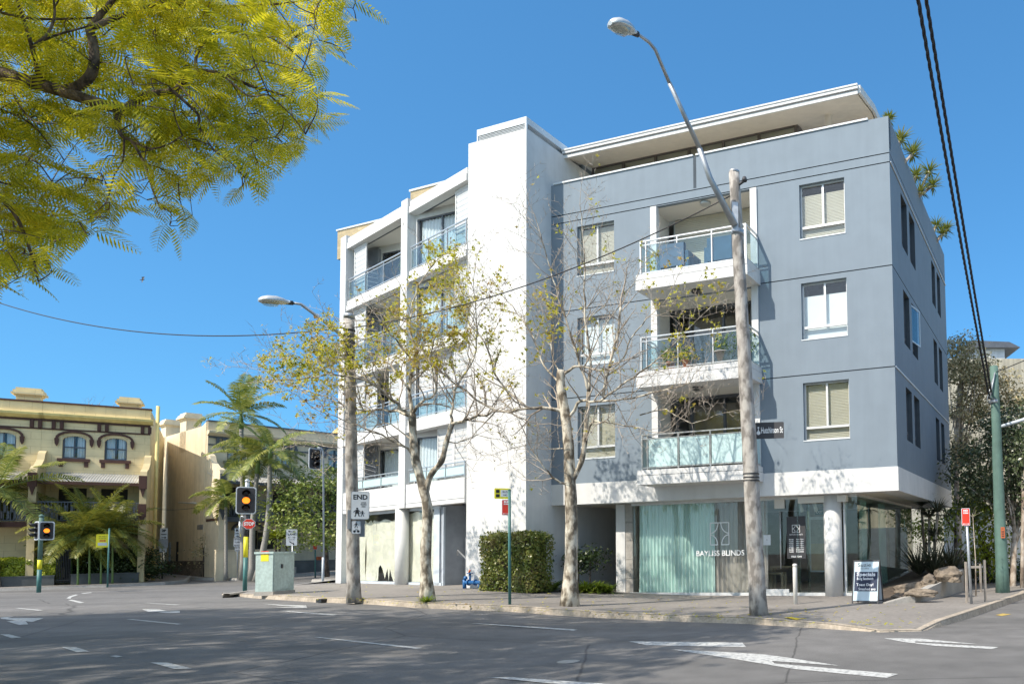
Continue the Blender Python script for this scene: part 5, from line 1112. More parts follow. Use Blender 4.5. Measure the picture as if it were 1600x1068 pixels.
def d_end(root, f, u0, u1, z0, z1):
    w_, h_ = u1 - u0, z1 - z0; txt(root, f, [('END', u0 + w_ * .5, z0 + h_ * .79, h_ * .24, w_ * .76), ('LOCAL', u0 + w_ * .68, z0 + h_ * .60, h_ * .07, w_ * .27), ('TRAFFIC', u0 + w_ * .68, z0 + h_ * .53, h_ * .07, w_ * .34), ('AREA', u0 + w_ * .68, z0 + h_ * .46, h_ * .07, w_ * .22)])
    mb = MB(); person_pict(mb, f, u0 + w_ * .34, z0 + h_ * .1, h_ * .33, .005, True); person_pict(mb, f, u0 + w_ * .62, z0 + h_ * .1, h_ * .22, .005); mb.build('pictogram', 'ink', root)
sign('end_sign', 'large grey END local traffic area sign on the mid timber pole', 'traffic sign', 548.5, 577, 767, 811, b1.y - .22, 'signwhite', d_end)
def d_bike(root, f, u0, u1, z0, z1):
    w_, h_ = u1 - u0, z1 - z0; mb = MB(); person_pict(mb, f, u0 + w_ * .48, z0 + h_ * .45, h_ * .45, .005)
    for s_ in (-1, 1): mb.prism(f, disc(u0 + w_ * (.5 + .2 * s_), z0 + h_ * .2, h_ * .09, 14), .001, .005)
    mb.prism(f, [(u0 + w_ * .3, z0 + h_ * .2), (u0 + w_ * .42, z0 + h_ * .36), (u0 + w_ * .66, z0 + h_ * .34), (u0 + w_ * .7, z0 + h_ * .2), (u0 + w_ * .62, z0 + h_ * .3), (u0 + w_ * .44, z0 + h_ * .31)], .001, .005); mb.build('pictogram', 'ink', root)
sign('bicycle_sign', 'small pedestrian and bicycle sign below the END sign', 'traffic sign', 549.5, 564, 813, 833.5, b1.y - .22, 'signwhite', d_bike)
# --- generic post
def post(name, label, base, top_px, r, matn, cat='sign post', group=None):
    t_ = at(top_px[0], top_px[1], base.y); o = MB().tube([base - Vector((0, 0, .05)), t_], r, 12).lathe(t_, [(r * 1.1, 0), (r * 1.1, .02), (r * .5, .035)], 12).build(name, matn, None, loc=base)
    return tag(o, label, cat, group), t_
# bus zone post near the hedge
b = gp(796.5, 944); post('sign_post', 'dark green post carrying the yellow bus sign by the box hedge', b, (796, 766), .035, 'green')
def d_bus(root, f, u0, u1, z0, z1):
    w_, h_ = u1 - u0, z1 - z0; MB().box(f, u0 + w_ * .38, u0 + w_ * .9, .003, .005, z0 + h_ * .2, z0 + h_ * .85).build('map_panel', 'signwhite', root)
    mb = MB(); mb.prism(f, rrect(u0 + w_ * .09, u0 + w_ * .31, z0 + h_ * .55, z0 + h_ * .86, .01), .003, .005); mb.prism(f, rrect(u0 + w_ * .09, u0 + w_ * .31, z0 + h_ * .15, z0 + h_ * .45, .01), .003, .005)
    put_text(mb, f, 'BUS', u0 + w_ * .64, .007, z0 + h_ * .66, h_ * .26, width=w_ * .3); put_text(mb, f, '440', u0 + w_ * .64, .007, z0 + h_ * .36, h_ * .22, width=w_ * .24); mb.build('lettering', 'ink', root)
sign('bus_stop_sign', 'yellow bus stop sign at the top of the green post by the box hedge', 'bus sign', 772.5, 798, 762, 779, b.y - .05, 'signyellow', d_bus, edge='signyellow', extra=10)
def d_red(word='BUS', sub='ZONE'):
    def d(root, f, u0, u1, z0, z1):
        w_, h_ = u1 - u0, z1 - z0; mb = MB(); put_text(mb, f, word, (u0 + u1) / 2, .006, z0 + h_ * .86, h_ * .13, bold=.004, width=w_ * .55); put_text(mb, f, sub, (u0 + u1) / 2, .006, z0 + h_ * .72, h_ * .1, bold=.003, width=w_ * .6)
        mb.prism(f, [(u0 + w_ * .12, z0 + h_ * .1), (u0 + w_ * .28, z0 + h_ * .14), (u0 + w_ * .28, z0 + h_ * .11), (u1 - w_ * .28, z0 + h_ * .11), (u1 - w_ * .28, z0 + h_ * .14), (u1 - w_ * .12, z0 + h_ * .1), (u1 - w_ * .28, z0 + h_ * .06), (u1 - w_ * .28, z0 + h_ * .09), (u0 + w_ * .28, z0 + h_ * .09), (u0 + w_ * .28, z0 + h_ * .06)], .003, .006); mb.build('lettering', 'whiteink', root)
    return d
sign('parking_sign', 'red and white bus zone plate just below the yellow bus stop sign', 'parking sign', 784, 797.5, 780, 804.5, b.y - .05, 'signred', d_red(), edge='signwhite', extra=10)
# no stopping sign right
b = gp(1518, 943); post('sign_post', 'thin grey galvanised post leaning at the right kerb return', b, (1509.5, 798), .035, 'galv')
sign('parking_sign', 'bright red bus zone plate on the thin grey post at the right', 'parking sign', 1502, 1516, 793.5, 820.5, b.y - .05, 'signred', d_red('NO', 'STOPPING'), edge='signwhite', extra=15)
# sapling guard stakes
for k, (px, pyb, pt) in enumerate(((1511, 941, 877), (1540, 940, 874), (1533, 924, 880))):
    b_ = gp(px, pyb); t_ = at(px - 3, pt, b_.y); d_ = ['left', 'right front', 'rear'][k]
    o = MB().box(Fr(b_[:2], 20), -.025, .025, -.025, .025, b_.z - .05, t_.z).build('tree_stake', 'stake', None, loc=b_); tag(o, ['grey hardwood stake closest to the red sign post, holding the sapling', 'tall grey hardwood stake on the kerb side of the sapling', 'short grey hardwood stake behind the sapling'][k], 'stake', 'stakes round the kerbside sapling')
a_, b_ = gp(1511, 941), gp(1540, 940); o = MB().box(Fr(a_[:2], math.degrees(math.atan2(b_.y - a_.y, b_.x - a_.x))), 0, (b_ - a_).length, -.03, -.005, .98, 1.04).build('stake_rail', 'stake', None, loc=a_); tag(o, 'horizontal grey batten tying the sapling stakes together', 'batten')
# green pole right with orange plate and lamp arm
b = gp(1567, 925); t_ = at(1553, 572, b.y); gpole = thing('power_pole', 'thick faded green power pole at the right edge of the street', 'power pole', b)
pts, rr = gnarl(b - Vector((0, 0, .1)), t_, .20, .12, 10); MB().tube(pts, rr, 16).build('pole', 'bluegreen', gpole)
mb = MB(); q = at(1553, 630, b.y); mb.lathe(q, [(.15, 0), (.155, .05), (.15, .1)], 14); mb.tube([q + Vector((0, -.14, .1)), q + Vector((-.16, -.2, .15)), q + Vector((.02, -.16, .9))], .02, 6); mb.tube([q + Vector((-.12, -.14, -.05)), q + Vector((-.25, -.2, .1)), q + Vector((-.05, -.16, .7))], .015, 6); mb.build('cable_clamp', 'galv', gpole)
mb = MB(); q = at(1560, 667, b.y); mb.tube([q, at(1600, 655, b.y - .2), at(1660, 640, b.y - .6)], .05, 8); mb.build('bracket_arm', 'panelblue', gpole)
def d_or(root, f, u0, u1, z0, z1):
    w_, h_ = u1 - u0, z1 - z0; mb = MB()
    for i in range(3):
        for j in range(2): mb.prism(f, rrect(u0 + w_ * (.2 + .35 * j), u0 + w_ * (.45 + .35 * j), z0 + h_ * (.12 + .2 * i), z0 + h_ * (.25 + .2 * i), .01), .003, .006)
    put_text(mb, f, 'LOCAL', (u0 + u1) / 2, .006, z0 + h_ * .85, h_ * .1, width=w_ * .6); mb.build('lettering', 'ink', root)
M['signorange'] = mat('orange plate', (.42, .11, .04), .5)
sign('pole_plate', 'small faded orange plate on the green power pole', 'sign', 1563.5, 1570.5, 823, 840, b.y - .24, 'signorange', d_or, edge='signorange')
# bollard
b = gp(1243, 943); o = MB().lathe(b - Vector((0, 0, .05)), [(.058, 0), (.058, .98), (.052, 1.02), (.062, 1.03), (.062, 1.06), (.05, 1.08), (.02, 1.09)], 18).build('bollard', 'cream', None, loc=b); tag(o, 'thin cream bollard on the footway in front of the glass door', 'bollard')
# sandwich board
b = gp(1356, 941.5); f = Fr(b[:2], -24.); ab = thing('sandwich_board', 'white sandwich board with a chalked specials panel by the shop corner', 'sandwich board', b)
hw, H_ = .34, 1.08; zb = b.z; lean = .20
def lpan(u0, u1, t0, t1, off, s_, mb, n_=.012, mi=0):     # strip on a leaning leaf, t along its height
    P_ = lambda u, t, o: f.P(u, s_ * (lean * (1 - t)) + s_ * o, zb + H_ * t)
    i = len(mb.v); mb.v += [tuple(P_(u, t, o)) for o in (off, off + n_) for u, t in ((u0, t0), (u1, t0), (u1, t1), (u0, t1))]
    for q in ((0, 1, 2, 3), (7, 6, 5, 4), (0, 4, 5, 1), (1, 5, 6, 2), (2, 6, 7, 3), (3, 7, 4, 0)): mb.f.append(tuple(i + k for k in q)); mb.m.append(mi); mb.sm.append(False)
for s_ in (1, -1):
    mb = MB(); lpan(-hw, hw, .06, 1, 0, s_, mb); lf = mb.build('leaf', 'board' if s_ > 0 else 'signwhite', ab)
    mb = MB(); lpan(-hw - .02, -hw + .01, 0, 1.01, -.005, s_, mb, .025); lpan(hw - .01, hw + .02, 0, 1.01, -.005, s_, mb, .025); lpan(-hw, hw, .985, 1.015, -.005, s_, mb, .03); lpan(-hw, hw, .05, .07, -.005, s_, mb, .025); mb.build('frame', 'charcoal', lf)
mb = MB(); lpan(-hw + .03, hw - .03, .29, .74, .013, 1, mb, .004); cb = mb.build('chalk_panel', 'slateboard', ab)
class LF:
    a = 0
    def P(s, u, n, t): return f.P(u, lean * (1 - t / H_) + .013 + n, zb + t)
lf_ = LF(); mb = MB(); put_text(mb, lf_, 'Suzie', -.06, .004, H_ * .90, .13, width=.36); put_text(mb, lf_, 'Q coffee', -.04, .004, H_ * .82, .05, width=.22); mb.build('lettering', 'ink', ab)
mb = MB(); put_text(mb, lf_, 'Specials', .0, .008, H_ * .68, .13, bold=.004, width=.5); put_text(mb, lf_, 'Bang Sandwich', -.02, .008, H_ * .58, .09, bold=.002, width=.44)
for k, (u, t, s) in enumerate(((-.02, .44, 'Toast Day!'), (.04, .34, 'Smashed avo'))): put_text(mb, lf_, s, u, .008, H_ * t, .09, bold=.002, width=.46)
mb.build('chalk_writing', 'chalk', cb)
# --- street cabinet
b = gp(439, 922); p0, p1, p2c = gp(417.5, 925, .17), gp(425.5, 926, .17), gp(459, 923, .17)
d = (p2c - p1); f = Fr(p1[:2], math.degrees(math.atan2(d.y, d.x))); W_ = d.length; dz = at(437, 861, p1.y).z
cbn = thing('street_cabinet', 'pale green metal street cabinet at the corner by the STOP sign', 'utility cabinet', p1)
mb = MB(); D_ = .5; mb.box(f, 0, W_, -D_, 0, zr(p1.x, p1.y) + .22, dz - .06); mb.build('body', 'cabinet', cbn, bevel=.01)
mb = MB(); mb.box(f, -.03, W_ + .03, -D_ - .03, .03, dz - .059, dz); mb.build('roof', 'cabinet', cbn, bevel=.01)
mb = MB(); mb.box(f, -.02, W_ + .02, -D_ - .02, .03, zr(p1.x, p1.y) + .1, zr(p1.x, p1.y) + .219); mb.build('plinth', 'concrete', cbn)
mb = MB(); mb.box(f, .04, W_ - .04, .001, .012, zr(p1.x, p1.y) + .27, dz - .10); dr_ = mb.build('door', 'cabinet', cbn); mb = MB(); mb.box(f, W_ * .35, W_ * .42, .013, .04, zr(p1.x, p1.y) + .9, zr(p1.x, p1.y) + 1.02); mb.build('handle', 'charcoal', dr_)
fs = Fr(f.P(0, -D_, 0)[:2], math.degrees(f.a) - 90)
zb_ = zr(p1.x, p1.y)
mb = MB(); mb.box(fs, D_ * .3, D_ * .75, .001, .005, zb_ + 1.12, zb_ + 1.42); mb.build('warning_label', 'signyellow', cbn); MB().box(fs, D_ * .3, D_ * .75, .0055, .007, zb_ + 1.33, zb_ + 1.42).build('warning_label', 'signred', cbn)
# --- traffic lights
def bolt(): pass
def signal(px, py_top, py_bot, Y, root, w_=.40, extra=0, amber=True, board=True):
    p = at(px, (py_top + py_bot) / 2, Y); f = facing(p, extra=extra); z1 = f.hit(px, py_top)[1]; z0 = f.hit(px, py_bot)[1]; h_ = z1 - z0; zc = (z0 + z1) / 2; w_ = h_ * .60
    sg = MB().prism(f, rrect(-w_ / 2, w_ / 2, z0, z1, w_ * .16), -.02, 0).build('backing_board', 'signwhite', root)
    MB().prism(f, rrect(-w_ / 2 + .035, w_ / 2 - .035, z0 + .035, z1 - .035, w_ * .13), .001, .006).build('board_face', 'charcoal', sg)
    MB().box(f, -w_ * .24, w_ * .24, -.22, -.021, z0 + .1, z1 - .1).build('housing', 'charcoal', sg)
    for k in (-1, 0, 1):
        c = f.P(0, .007, zc - k * h_ * .265); R = h_ * .115
        MB().lathe(c, [(R, 0), (R * .98, .012), (R * .5, .03), (R * .1, .035)], 24, axis=f.n).build('lens', 'bulb' if (amber and k == 0) else 'deadbulb', sg)
        mb = MB(); i0 = 0; K = 18        # visor: open-bottomed hood
        for a in range(K + 1):
            t = math.radians(-25 + 230 * a / K); L_ = .22
            for n_, r_ in ((0.008, R * 1.12), (L_, R * 1.12), (L_, R * 1.04), (.008, R * 1.04)): mb.v.append(tuple(f.P(r_ * math.cos(t), n_ * (.75 + .25 * math.sin(max(t, 0))), zc - k * h_ * .265 + r_ * math.sin(t))))
        for a in range(K):
            for j in range(4): mb.f.append((4 * a + j, 4 * a + 4 + j, 4 * a + 4 + (j + 1) % 4, 4 * a + (j + 1) % 4)); mb.m.append(0); mb.sm.append(True)
        mb.build('visor', 'black', sg)
    return sg
b = gp(382.5, 922, .02); tl = thing('traffic_light', 'green traffic light pole showing amber above a red STOP sign', 'traffic light', b)
t_ = at(386.5, 752, b.y)
zy0, zy1 = at(384, 870, b.y).z, at(385, 838, b.y).z
def ptz(z): k = (z - b.z) / (t_.z - b.z); return b.lerp(t_, k)
MB().tube([b - Vector((0, 0, .05)), ptz(zy0)], .068, 14).build('pole', 'green', tl); MB().tube([ptz(zy0), ptz(zy1)], .070, 14).build('yellow_band', 'signyellow', tl)
MB().tube([ptz(zy1), ptz(zy1 + 1.0)], .066, 14).build('pole', 'charcoal', tl); MB().tube([ptz(zy1 + 1.0), ptz(zy1 + 1.6)], .065, 14).build('pole', 'yellow', tl); MB().tube([ptz(zy1 + 1.6), t_], .066, 14).lathe(t_, [(.08, 0), (.08, .04), (.03, .1)], 14).build('pole', 'steel', tl)
signal(384.5, 760, 802.5, b.y - .12, tl)
mb = MB(); q = at(376, 828, b.y - .03); mb.tube([ptz(at(384, 808, b.y).z), at(377, 806, b.y - .05), at(375, 812, b.y - .05)], .02, 8); mb.tube([at(375, 814, b.y - .05), at(375, 838, b.y - .05)], .035, 10); mb.build('push_button_conduit', 'steel', tl)
p = at(389, 818, b.y - .16); f = facing(p); R = f.hit(399, 818)[0] * 1.08; c8 = lambda r: [(r * math.cos(PI / 8 + PI / 4 * k), p.z + r * math.sin(PI / 8 + PI / 4 * k)) for k in range(8)]
ss = MB().prism(f, c8(R), -.012, 0).build('stop_sign', 'signwhite', None, loc=p); tag(ss, 'red octagonal STOP sign under the amber traffic light', 'stop sign')
MB().prism(f, c8(R * .92), .0005, .003).build('face', 'signred', ss); mb = MB(); put_text(mb, f, 'STOP', 0, .006, p.z, R * .85, bold=.008, width=R * 1.5); mb.build('lettering', 'whiteink', ss)
b = gp(60.5, 923, .13); tl = thing('traffic_light', 'green traffic light pole with two signal heads in front of the clipped hedge', 'traffic light', b); t_ = at(65, 807, b.y)
zy0, zy1 = at(61, 889, b.y).z, at(62, 874, b.y).z
MB().tube([b - Vector((0, 0, .05)), ptz(zy0)], .066, 12).build('pole', 'green', tl); MB().tube([ptz(zy0), ptz(zy1)], .068, 12).build('yellow_band', 'signyellow', tl); MB().tube([ptz(zy1), t_], .066, 12).lathe(t_, [(.08, 0), (.08, .05), (.02, .1)], 12).build('pole', 'bluegreen', tl)
signal(73, 814, 843, b.y - .15, tl); signal(57, 814, 843, b.y + .1, tl, extra=-75, amber=False)
# signal head of the far intersection seen over the tree
b = at(494, 735, 33); tl = thing('traffic_light', 'distant traffic light head hanging from a curved white mast arm', 'traffic light', Vector((b.x, b.y, .4)))
MB().tube([at(506, 870, 33.5), at(505, 706, 33.5), at(502, 700, 33.3), at(496, 699, 33.2)], .035, 8).build('mast_arm', 'panelblue', tl); signal(492, 700, 733, 33, tl, amber=False, extra=40)
mb = MB(); mb.tube([at(505, 870, 33.5), Vector((at(505, 870, 33.5).x, 33.5, .3))], .05, 8); mb.build('pole', 'panelblue', tl)
# --- small signs
b = gp(168, 915, .13); post('sign_post', 'thin green post of the yellow children crossing sign', b, (171, 826), .03, 'green')
def d_yel(root, f, u0, u1, z0, z1):
    w_, h_ = u1 - u0, z1 - z0; mb = MB(); MB().box(f, u0 + w_ * .14, u1 - w_ * .14, .003, .005, z0 + h_ * .14, z0 + h_ * .36).build('hours_panel', 'panelblue', root)
    put_text(mb, f, '40 AREA', (u0 + u1) / 2, .006, z0 + h_ * .82, h_ * .12, width=w_ * .6); put_text(mb, f, 'SCHOOL', (u0 + u1) / 2, .006, z0 + h_ * .68, h_ * .12, width=w_ * .6); mb.build('lettering', 'ink', root)
    mb = MB(); put_text(mb, f, 'ZONE', (u0 + u1) / 2, .006, z0 + h_ * .5, h_ * .14, bold=.006, width=w_ * .5); mb.build('lettering', 'redink', root)
sign('school_zone_sign', 'bright yellow school zone sign in front of the golden cane palms', 'traffic sign', 150.5, 170, 834, 854.5, b.y - .05, 'signyellow', d_yel, edge='signyellow')
b = gp(253.5, 906, .13); post('sign_post', 'dark thin post with sign backs at the lane mouth', b, (253.5, 826), .03, 'charcoal')
def d_par(big='1P', mid='TICKET', arrow=1):
    def d(root, f, u0, u1, z0, z1):
        w_, h_ = u1 - u0, z1 - z0; mb = MB(); put_text(mb, f, big, (u0 + u1) / 2, .006, z0 + h_ * .76, h_ * .3, bold=.01, width=w_ * .55); put_text(mb, f, mid, (u0 + u1) / 2, .006, z0 + h_ * .42, h_ * .16, bold=.004, width=w_ * .7)
        mb.prism(f, [(u0 + w_ * .2, z0 + h_ * .17), (u1 - w_ * .4, z0 + h_ * .17), (u1 - w_ * .4, z0 + h_ * .26), (u1 - w_ * .15, z0 + h_ * .14), (u1 - w_ * .4, z0 + h_ * .02), (u1 - w_ * .4, z0 + h_ * .11), (u0 + w_ * .2, z0 + h_ * .11)], .003, .006); mb.build('lettering', 'ink', root)
    return d
sign('parking_sign', 'white parking sign topmost on the dark lane post', 'parking sign', 250, 262, 824.5, 841.5, b.y - .04, 'signwhite', d_par('2P', 'PERMIT'))
sign('parking_sign', 'brown-backed square sign in the middle of the dark lane post', 'parking sign', 248, 262.5, 842, 855, b.y - .04, 'signgrey', lambda *a: None, round_=.04)
sign('parking_sign', 'small blue-grey plate lowest on the dark lane post', 'parking sign', 249, 260.5, 855.5, 862, b.y - .04, 'panelblue', lambda *a: None, round_=.04)
b = gp(371, 904, .13); post('sign_post', 'thin grey post with three plates left of the STOP sign', b, (371, 826), .03, 'galv')
sign('parking_sign', 'white no right turn plate topmost left of the STOP sign', 'traffic sign', 366.5, 374.5, 824.5, 839, b.y - .04, 'signwhite', d_par('R', 'AM'))
def d_txt(lines):
    def d(root, f, u0, u1, z0, z1):
        w_, h_ = u1 - u0, z1 - z0; k = len(lines); txt(root, f, [(s, (u0 + u1) / 2, z1 - h_ * (i + .5) / k, h_ / k * .8, w_ * .8) for i, s in enumerate(lines)])
    return d
sign('exception_sign', 'grey wordy plate in the middle of the post left of the STOP sign', 'traffic sign', 365, 378, 839.8, 853.5, b.y - .04, 'signwhite', d_txt(['NO RIGHT', 'TURN', 'BUSES EXCEPTED']))
sign('exception_sign', 'small lowest plate of the post left of the STOP sign', 'traffic sign', 367, 376.5, 854, 860.5, b.y - .04, 'signwhite', d_txt(['BICYCLES', 'EXCEPTED']))
b = gp(457, 905, .13); post('sign_post', 'thin grey post of the bus lane sign behind the green cabinet', b, (457, 845), .03, 'galv')
def d_lane(root, f, u0, u1, z0, z1):
    w_, h_ = u1 - u0, z1 - z0; txt(root, f, [('BUS', u0 + w_ * .5, z0 + h_ * .86, h_ * .13, w_ * .6), ('LANE', u0 + w_ * .5, z0 + h_ * .68, h_ * .15, w_ * .66), ('6 - 10', u0 + w_ * .5, z0 + h_ * .5, h_ * .13, w_ * .6), ('MON-FRI', u0 + w_ * .5, z0 + h_ * .37, h_ * .07, w_ * .5)])
    mb = MB(); q = lambda a, b: (u0 + w_ * a, z0 + h_ * b); mb.prism(f, [q(.28, .25), q(.33, .29), q(.62, .15), q(.66, .2), q(.75, .07), q(.55, .07), q(.59, .11)], .003, .006); mb.build('arrow', 'ink', root)
sign('bus_lane_sign', 'white bus lane sign with a slanting arrow above the green cabinet', 'traffic sign', 447, 464.5, 826, 852, b.y - .04, 'signwhite', d_lane)
b = gp(492.5, 901, .13); post('sign_post', 'green post of the distant bus stop by the scooter', b, (492.5, 845), .035, 'green')
sign('bus_stop_sign', 'small distant yellow bus stop sign near the scooter', 'bus sign', 484.5, 495.5, 838.5, 849, b.y - .04, 'signyellow', d_bus, edge='signyellow'); sign('parking_sign', 'small distant red plate under the far bus stop sign', 'parking sign', 489, 495.5, 849.5, 858, b.y - .04, 'signred', lambda *a: None, edge='signwhite')
# scooter parked at the far kerb
b = gp(520, 899, .02); f = Fr(b[:2], 62.); sc = thing('motor_scooter', 'orange motor scooter parked on the far kerb behind the white wing', 'scooter', b); zb = b.z
for u in (-.62, .62):
    wh = MB().lathe(f.P(u, -.05, zb + .26), [(.2, 0), (.26, .02), (.26, .08), (.2, .1)], 20, axis=f.n).build('wheel', 'black', sc); MB().lathe(f.P(u, -.06, zb + .26), [(.12, 0), (.15, .06), (.12, .12)], 14, axis=f.n).build('rim', 'alu', wh)
MB().prism(f, [(-.85, zb + .45), (-.8, zb + .75), (-.15, zb + .8), (-.05, zb + .45), (.25, zb + .35), (.38, zb + .9), (.5, zb + .95), (.5, zb + .35), (.3, zb + .2), (-.3, zb + .25)], -.17, .17).build('body', 'orange', sc, bevel=.03)
MB().prism(f, [(-.85, zb + .76), (-.8, zb + .86), (-.2, zb + .88), (-.15, zb + .80)], -.15, .15).build('seat', 'black', sc); MB().tube([f.P(.45, -.3, zb + 1.05), f.P(.42, 0, zb + 1.0), f.P(.45, .3, zb + 1.05)], .02, 8).tube([f.P(.62, 0, zb + .26), f.P(.42, 0, zb + 1.0)], .03, 8).build('handlebar', 'charcoal', sc)
MB().box(f, -1.05, -.7, -.2, .2, zb + .88, zb + 1.2).build('top_box', 'orange', sc, bevel=.03); MB().lathe(f.P(.5, 0, zb + .82), [(.08, 0), (.07, .03), (.02, .05)], 12, axis=f.u).build('headlight', 'lamp', sc)
# blue water valves on the pavement
b = gp(738, 919); f = Fr(b[:2], -20.); vb = thing('water_valve', 'blue painted water booster valves against the white tower', 'valve', b); z = b.z
mb = MB(); mb.tube([f.P(-.32, 0, z + .2), f.P(.95, .05, z + .2)], .06, 12); mb.tube([f.P(-.32, 0, z), f.P(-.32, 0, z + .3)], .06, 10); mb.tube([f.P(.3, 0, z), f.P(.3, 0, z + .2)], .05, 10); mb.tube([f.P(.95, .05, z), f.P(.95, .05, z + .28)], .055, 10)
for u in (-.15, .12, .5, .75): mb.lathe(f.P(u, .01, z + .2), [(.10, 0), (.10, .03)], 14, axis=f.u)
mb.build('pipe', 'bluepipe', vb); mb = MB(); mb.tube([f.P(-.1, 0, z + .2), f.P(-.1, 0, z + .5)], .035, 8); mb.lathe(f.P(-.1, 0, z + .48), [(.1, 0), (.1, .025)], 14); mb.lathe(f.P(-.28, 0, z + .3), [(.07, 0), (.05, .1)], 10); mb.build('valve_wheel', 'bluepipe', vb)
MB().tube([f.P(-.12, .02, z + .5), f.P(-.08, .02, z + .6)], .03, 8).build('valve_cap', 'orange', vb)
# overhead cables
def sag(a, b, s, n=24): return [a.lerp(b, i / n) - Vector((0, 0, s * 4 * (i / n) * (1 - i / n))) for i in range(n + 1)]
gt = at(1548, 622, 22.0)
def twisted(name, label, a, b, s, r, ext=.55, pitch=.55):
    b2 = b + (b - a) * ext; N_ = 420; base = sag(a, b2, s, N_); mb = MB()
    for q in range(3):
        pts = []
        for i, p in enumerate(base):
            d = (base[min(i + 1, N_)] - base[max(i - 1, 0)]).normalized(); e = d.orthogonal().normalized(); e2 = d.cross(e); l = (p - a).length; t = 2 * PI * (l / pitch + q / 3); pts.append(p + (e * math.cos(t) + e2 * math.sin(t)) * r * .55)
        mb.tube(pts, r * .55, 6)
    tag(mb.build(name, 'cable', None, loc=a), label, 'overhead cable', 'twisted cables to the green power pole')
twisted('overhead_cable', 'left of the two thick twisted black cables running up to the top edge', at(1546, 622, 22.), at(1438, 0, 10.5), .25, .030)
twisted('overhead_cable', 'right of the two thick twisted black cables running up to the top edge', at(1550, 619, 22.), at(1449, 0, 10.8), .15, .030)
def wire(label, pts, r=.012, name='overhead_wire', sagv=None):
    mb = MB(); mb.tube(pts, r, 5); tag(mb.build(name, 'cable', None, loc=pts[0]), label, 'overhead wire')
wire('thin wire from the big timber pole down across the grey facade to the mid pole', sag(at(1141, 306, b0.y - .55), at(549, 512, b1.y), .45), .014)
wire('thin dark wire crossing the left sky to the mid timber pole', sag(at(541, 511, b1.y), at(-60, 452, 24.), .75), .016)
wire('thin white service wire crossing above the beige building at the right', sag(at(1553, 582, 21.9), at(1640, 545, 20.), .02), .014)
wire('thin wire in front of the grey facade leaving the big pole to the right', sag(at(1150, 612, b0.y + .1), at(1560, 640, 21.8), .5), .008) if 0 else None
wire('low wire strung between the lane pipe and the cream gable wall', sag(at(245, 795, 38), at(318, 790, 40), .1), .012)
# things on balconies
def pot(p, r, h_, label, foliage=True, matn='terra', size=.3):
    t = thing('potted_plant', label, 'potted plant', p)
    MB().lathe(p, [(r * .7, 0), (r, h_), (r * 1.1, h_), (r * 1.1, h_ * 1.08), (r * .9, h_ * 1.08)], 16).build('pot', matn, t)
    n_ = 160; P_, N_ = blob_points(p + Vector((0, 0, h_ + size * .8)), (size, size, size), n_, .1); V, Fq = leaf_cloud(P_, .12, N_); npmesh('foliage', V, Fq, 'greenleaf', t)
zt2 = 6.98
pot(G.P(5.2, .75, zt2), .14, .24, 'terracotta potted shrub leftmost on the middle balcony', size=.28); pot(G.P(5.75, .8, zt2), .13, .22, 'small terracotta potted plant second from left on the middle balcony', size=.25); pot(G.P(6.9, .7, zt2), .24, .38, 'wide pale planter bowl on the middle balcony', matn='concrete', size=.34)
pot(G.P(7.35, .3, zt2), .18, .34, 'tall leafy pot in the right corner of the middle balcony', matn='concrete', size=.5)
def armchair(p, ang, label):
    f = Fr(p[:2], ang); t = thing('armchair', label, 'outdoor chair', p); z = p.z
    MB().box(f, -.4, .4, -.4, .35, z + .2, z + .42).build('seat', 'bluefab', t, bevel=.03); MB().box(f, -.4, .4, -.55, -.401, z + .15, z + .85).build('backrest', 'bluefab', t, bevel=.03)
    for s_ in (-1, 1): MB().box(f, *sorted((s_ * .405, s_ * .52)), -.5, .35, z + .1, z + .6).build('armrest', 'bluefab', t, bevel=.03)
M['bluefab'] = mat('blue grey fabric', (.09, .15, .22), .9)
armchair(G.P(5.35, .35, 9.97), -18 + 180, 'blue-grey outdoor armchair at the left on the top balcony'); armchair(G.P(6.9, .3, 9.97), -18 + 180, 'larger blue-grey outdoor sofa chair at the right on the top balcony')
pot(L.P(4.6, -.45, 12.08), .16, .25, 'white potted yucca behind the top left wing balcony glass', matn='shade', size=.32)
pot(L.P(3.2, -.5, 9.14), .15, .25, 'small potted shrub on the third level balcony of the white wing', size=.3)
# shop furniture
for (u, n, w_, label) in ((gu(1203, 880, -2.6), -2.6, .95, 'larger pale timber nesting table inside the shop'), (gu(1196, 880, -2.2), -2.2, .6, 'smaller pale timber nesting table inside the shop')):
    t = thing('nesting_table', label, 'table', G.P(u, n, .16)); hh_ = .82 if w_ > .8 else .62
    MB().box(G, u, u + w_, n - .35, n, .16 + hh_ - .06, .16 + hh_).build('tabletop', 'wood', t)
    for a in (0, w_ - .07): MB().box(G, u + a, u + a + .07, n - .35, n - .28, .16, .10 + hh_).build('leg', 'wood', t); MB().box(G, u + a, u + a + .07, n - .07, n, .16, .10 + hh_).build('leg', 'wood', t)
u = gu(1283, 880, -3.2); t = thing('display_board', 'tan display board standing inside the shop beside the column', 'display board', G.P(u, -3.2, .16)); MB().box(G, u - .4, u + .45, -3.28, -3.22, .75, 2.6).build('frame', 'signwhite', t); MB().box(G, u - .35, u + .4, -3.219, -3.21, .8, 1.7).build('panel', 'wood', t); MB().box(G, u - .35, u + .4, -3.219, -3.21, 1.7, 2.5).build('panel', 'concrete', t)
for px in (1250, 1272): u = gu(px, 790, -1.9); o = MB().tube([G.P(u, -1.9, 3.0), G.P(u + .1, -1.8, 2.72)], .06, 12).build('spotlight', 'cream', None, loc=G.P(u, -1.9, 3.1)); tag(o, 'white track spotlight under the shop ceiling left of the glass fin' if px == 1250 else 'white track spotlight under the shop ceiling right of the glass fin', 'spotlight')
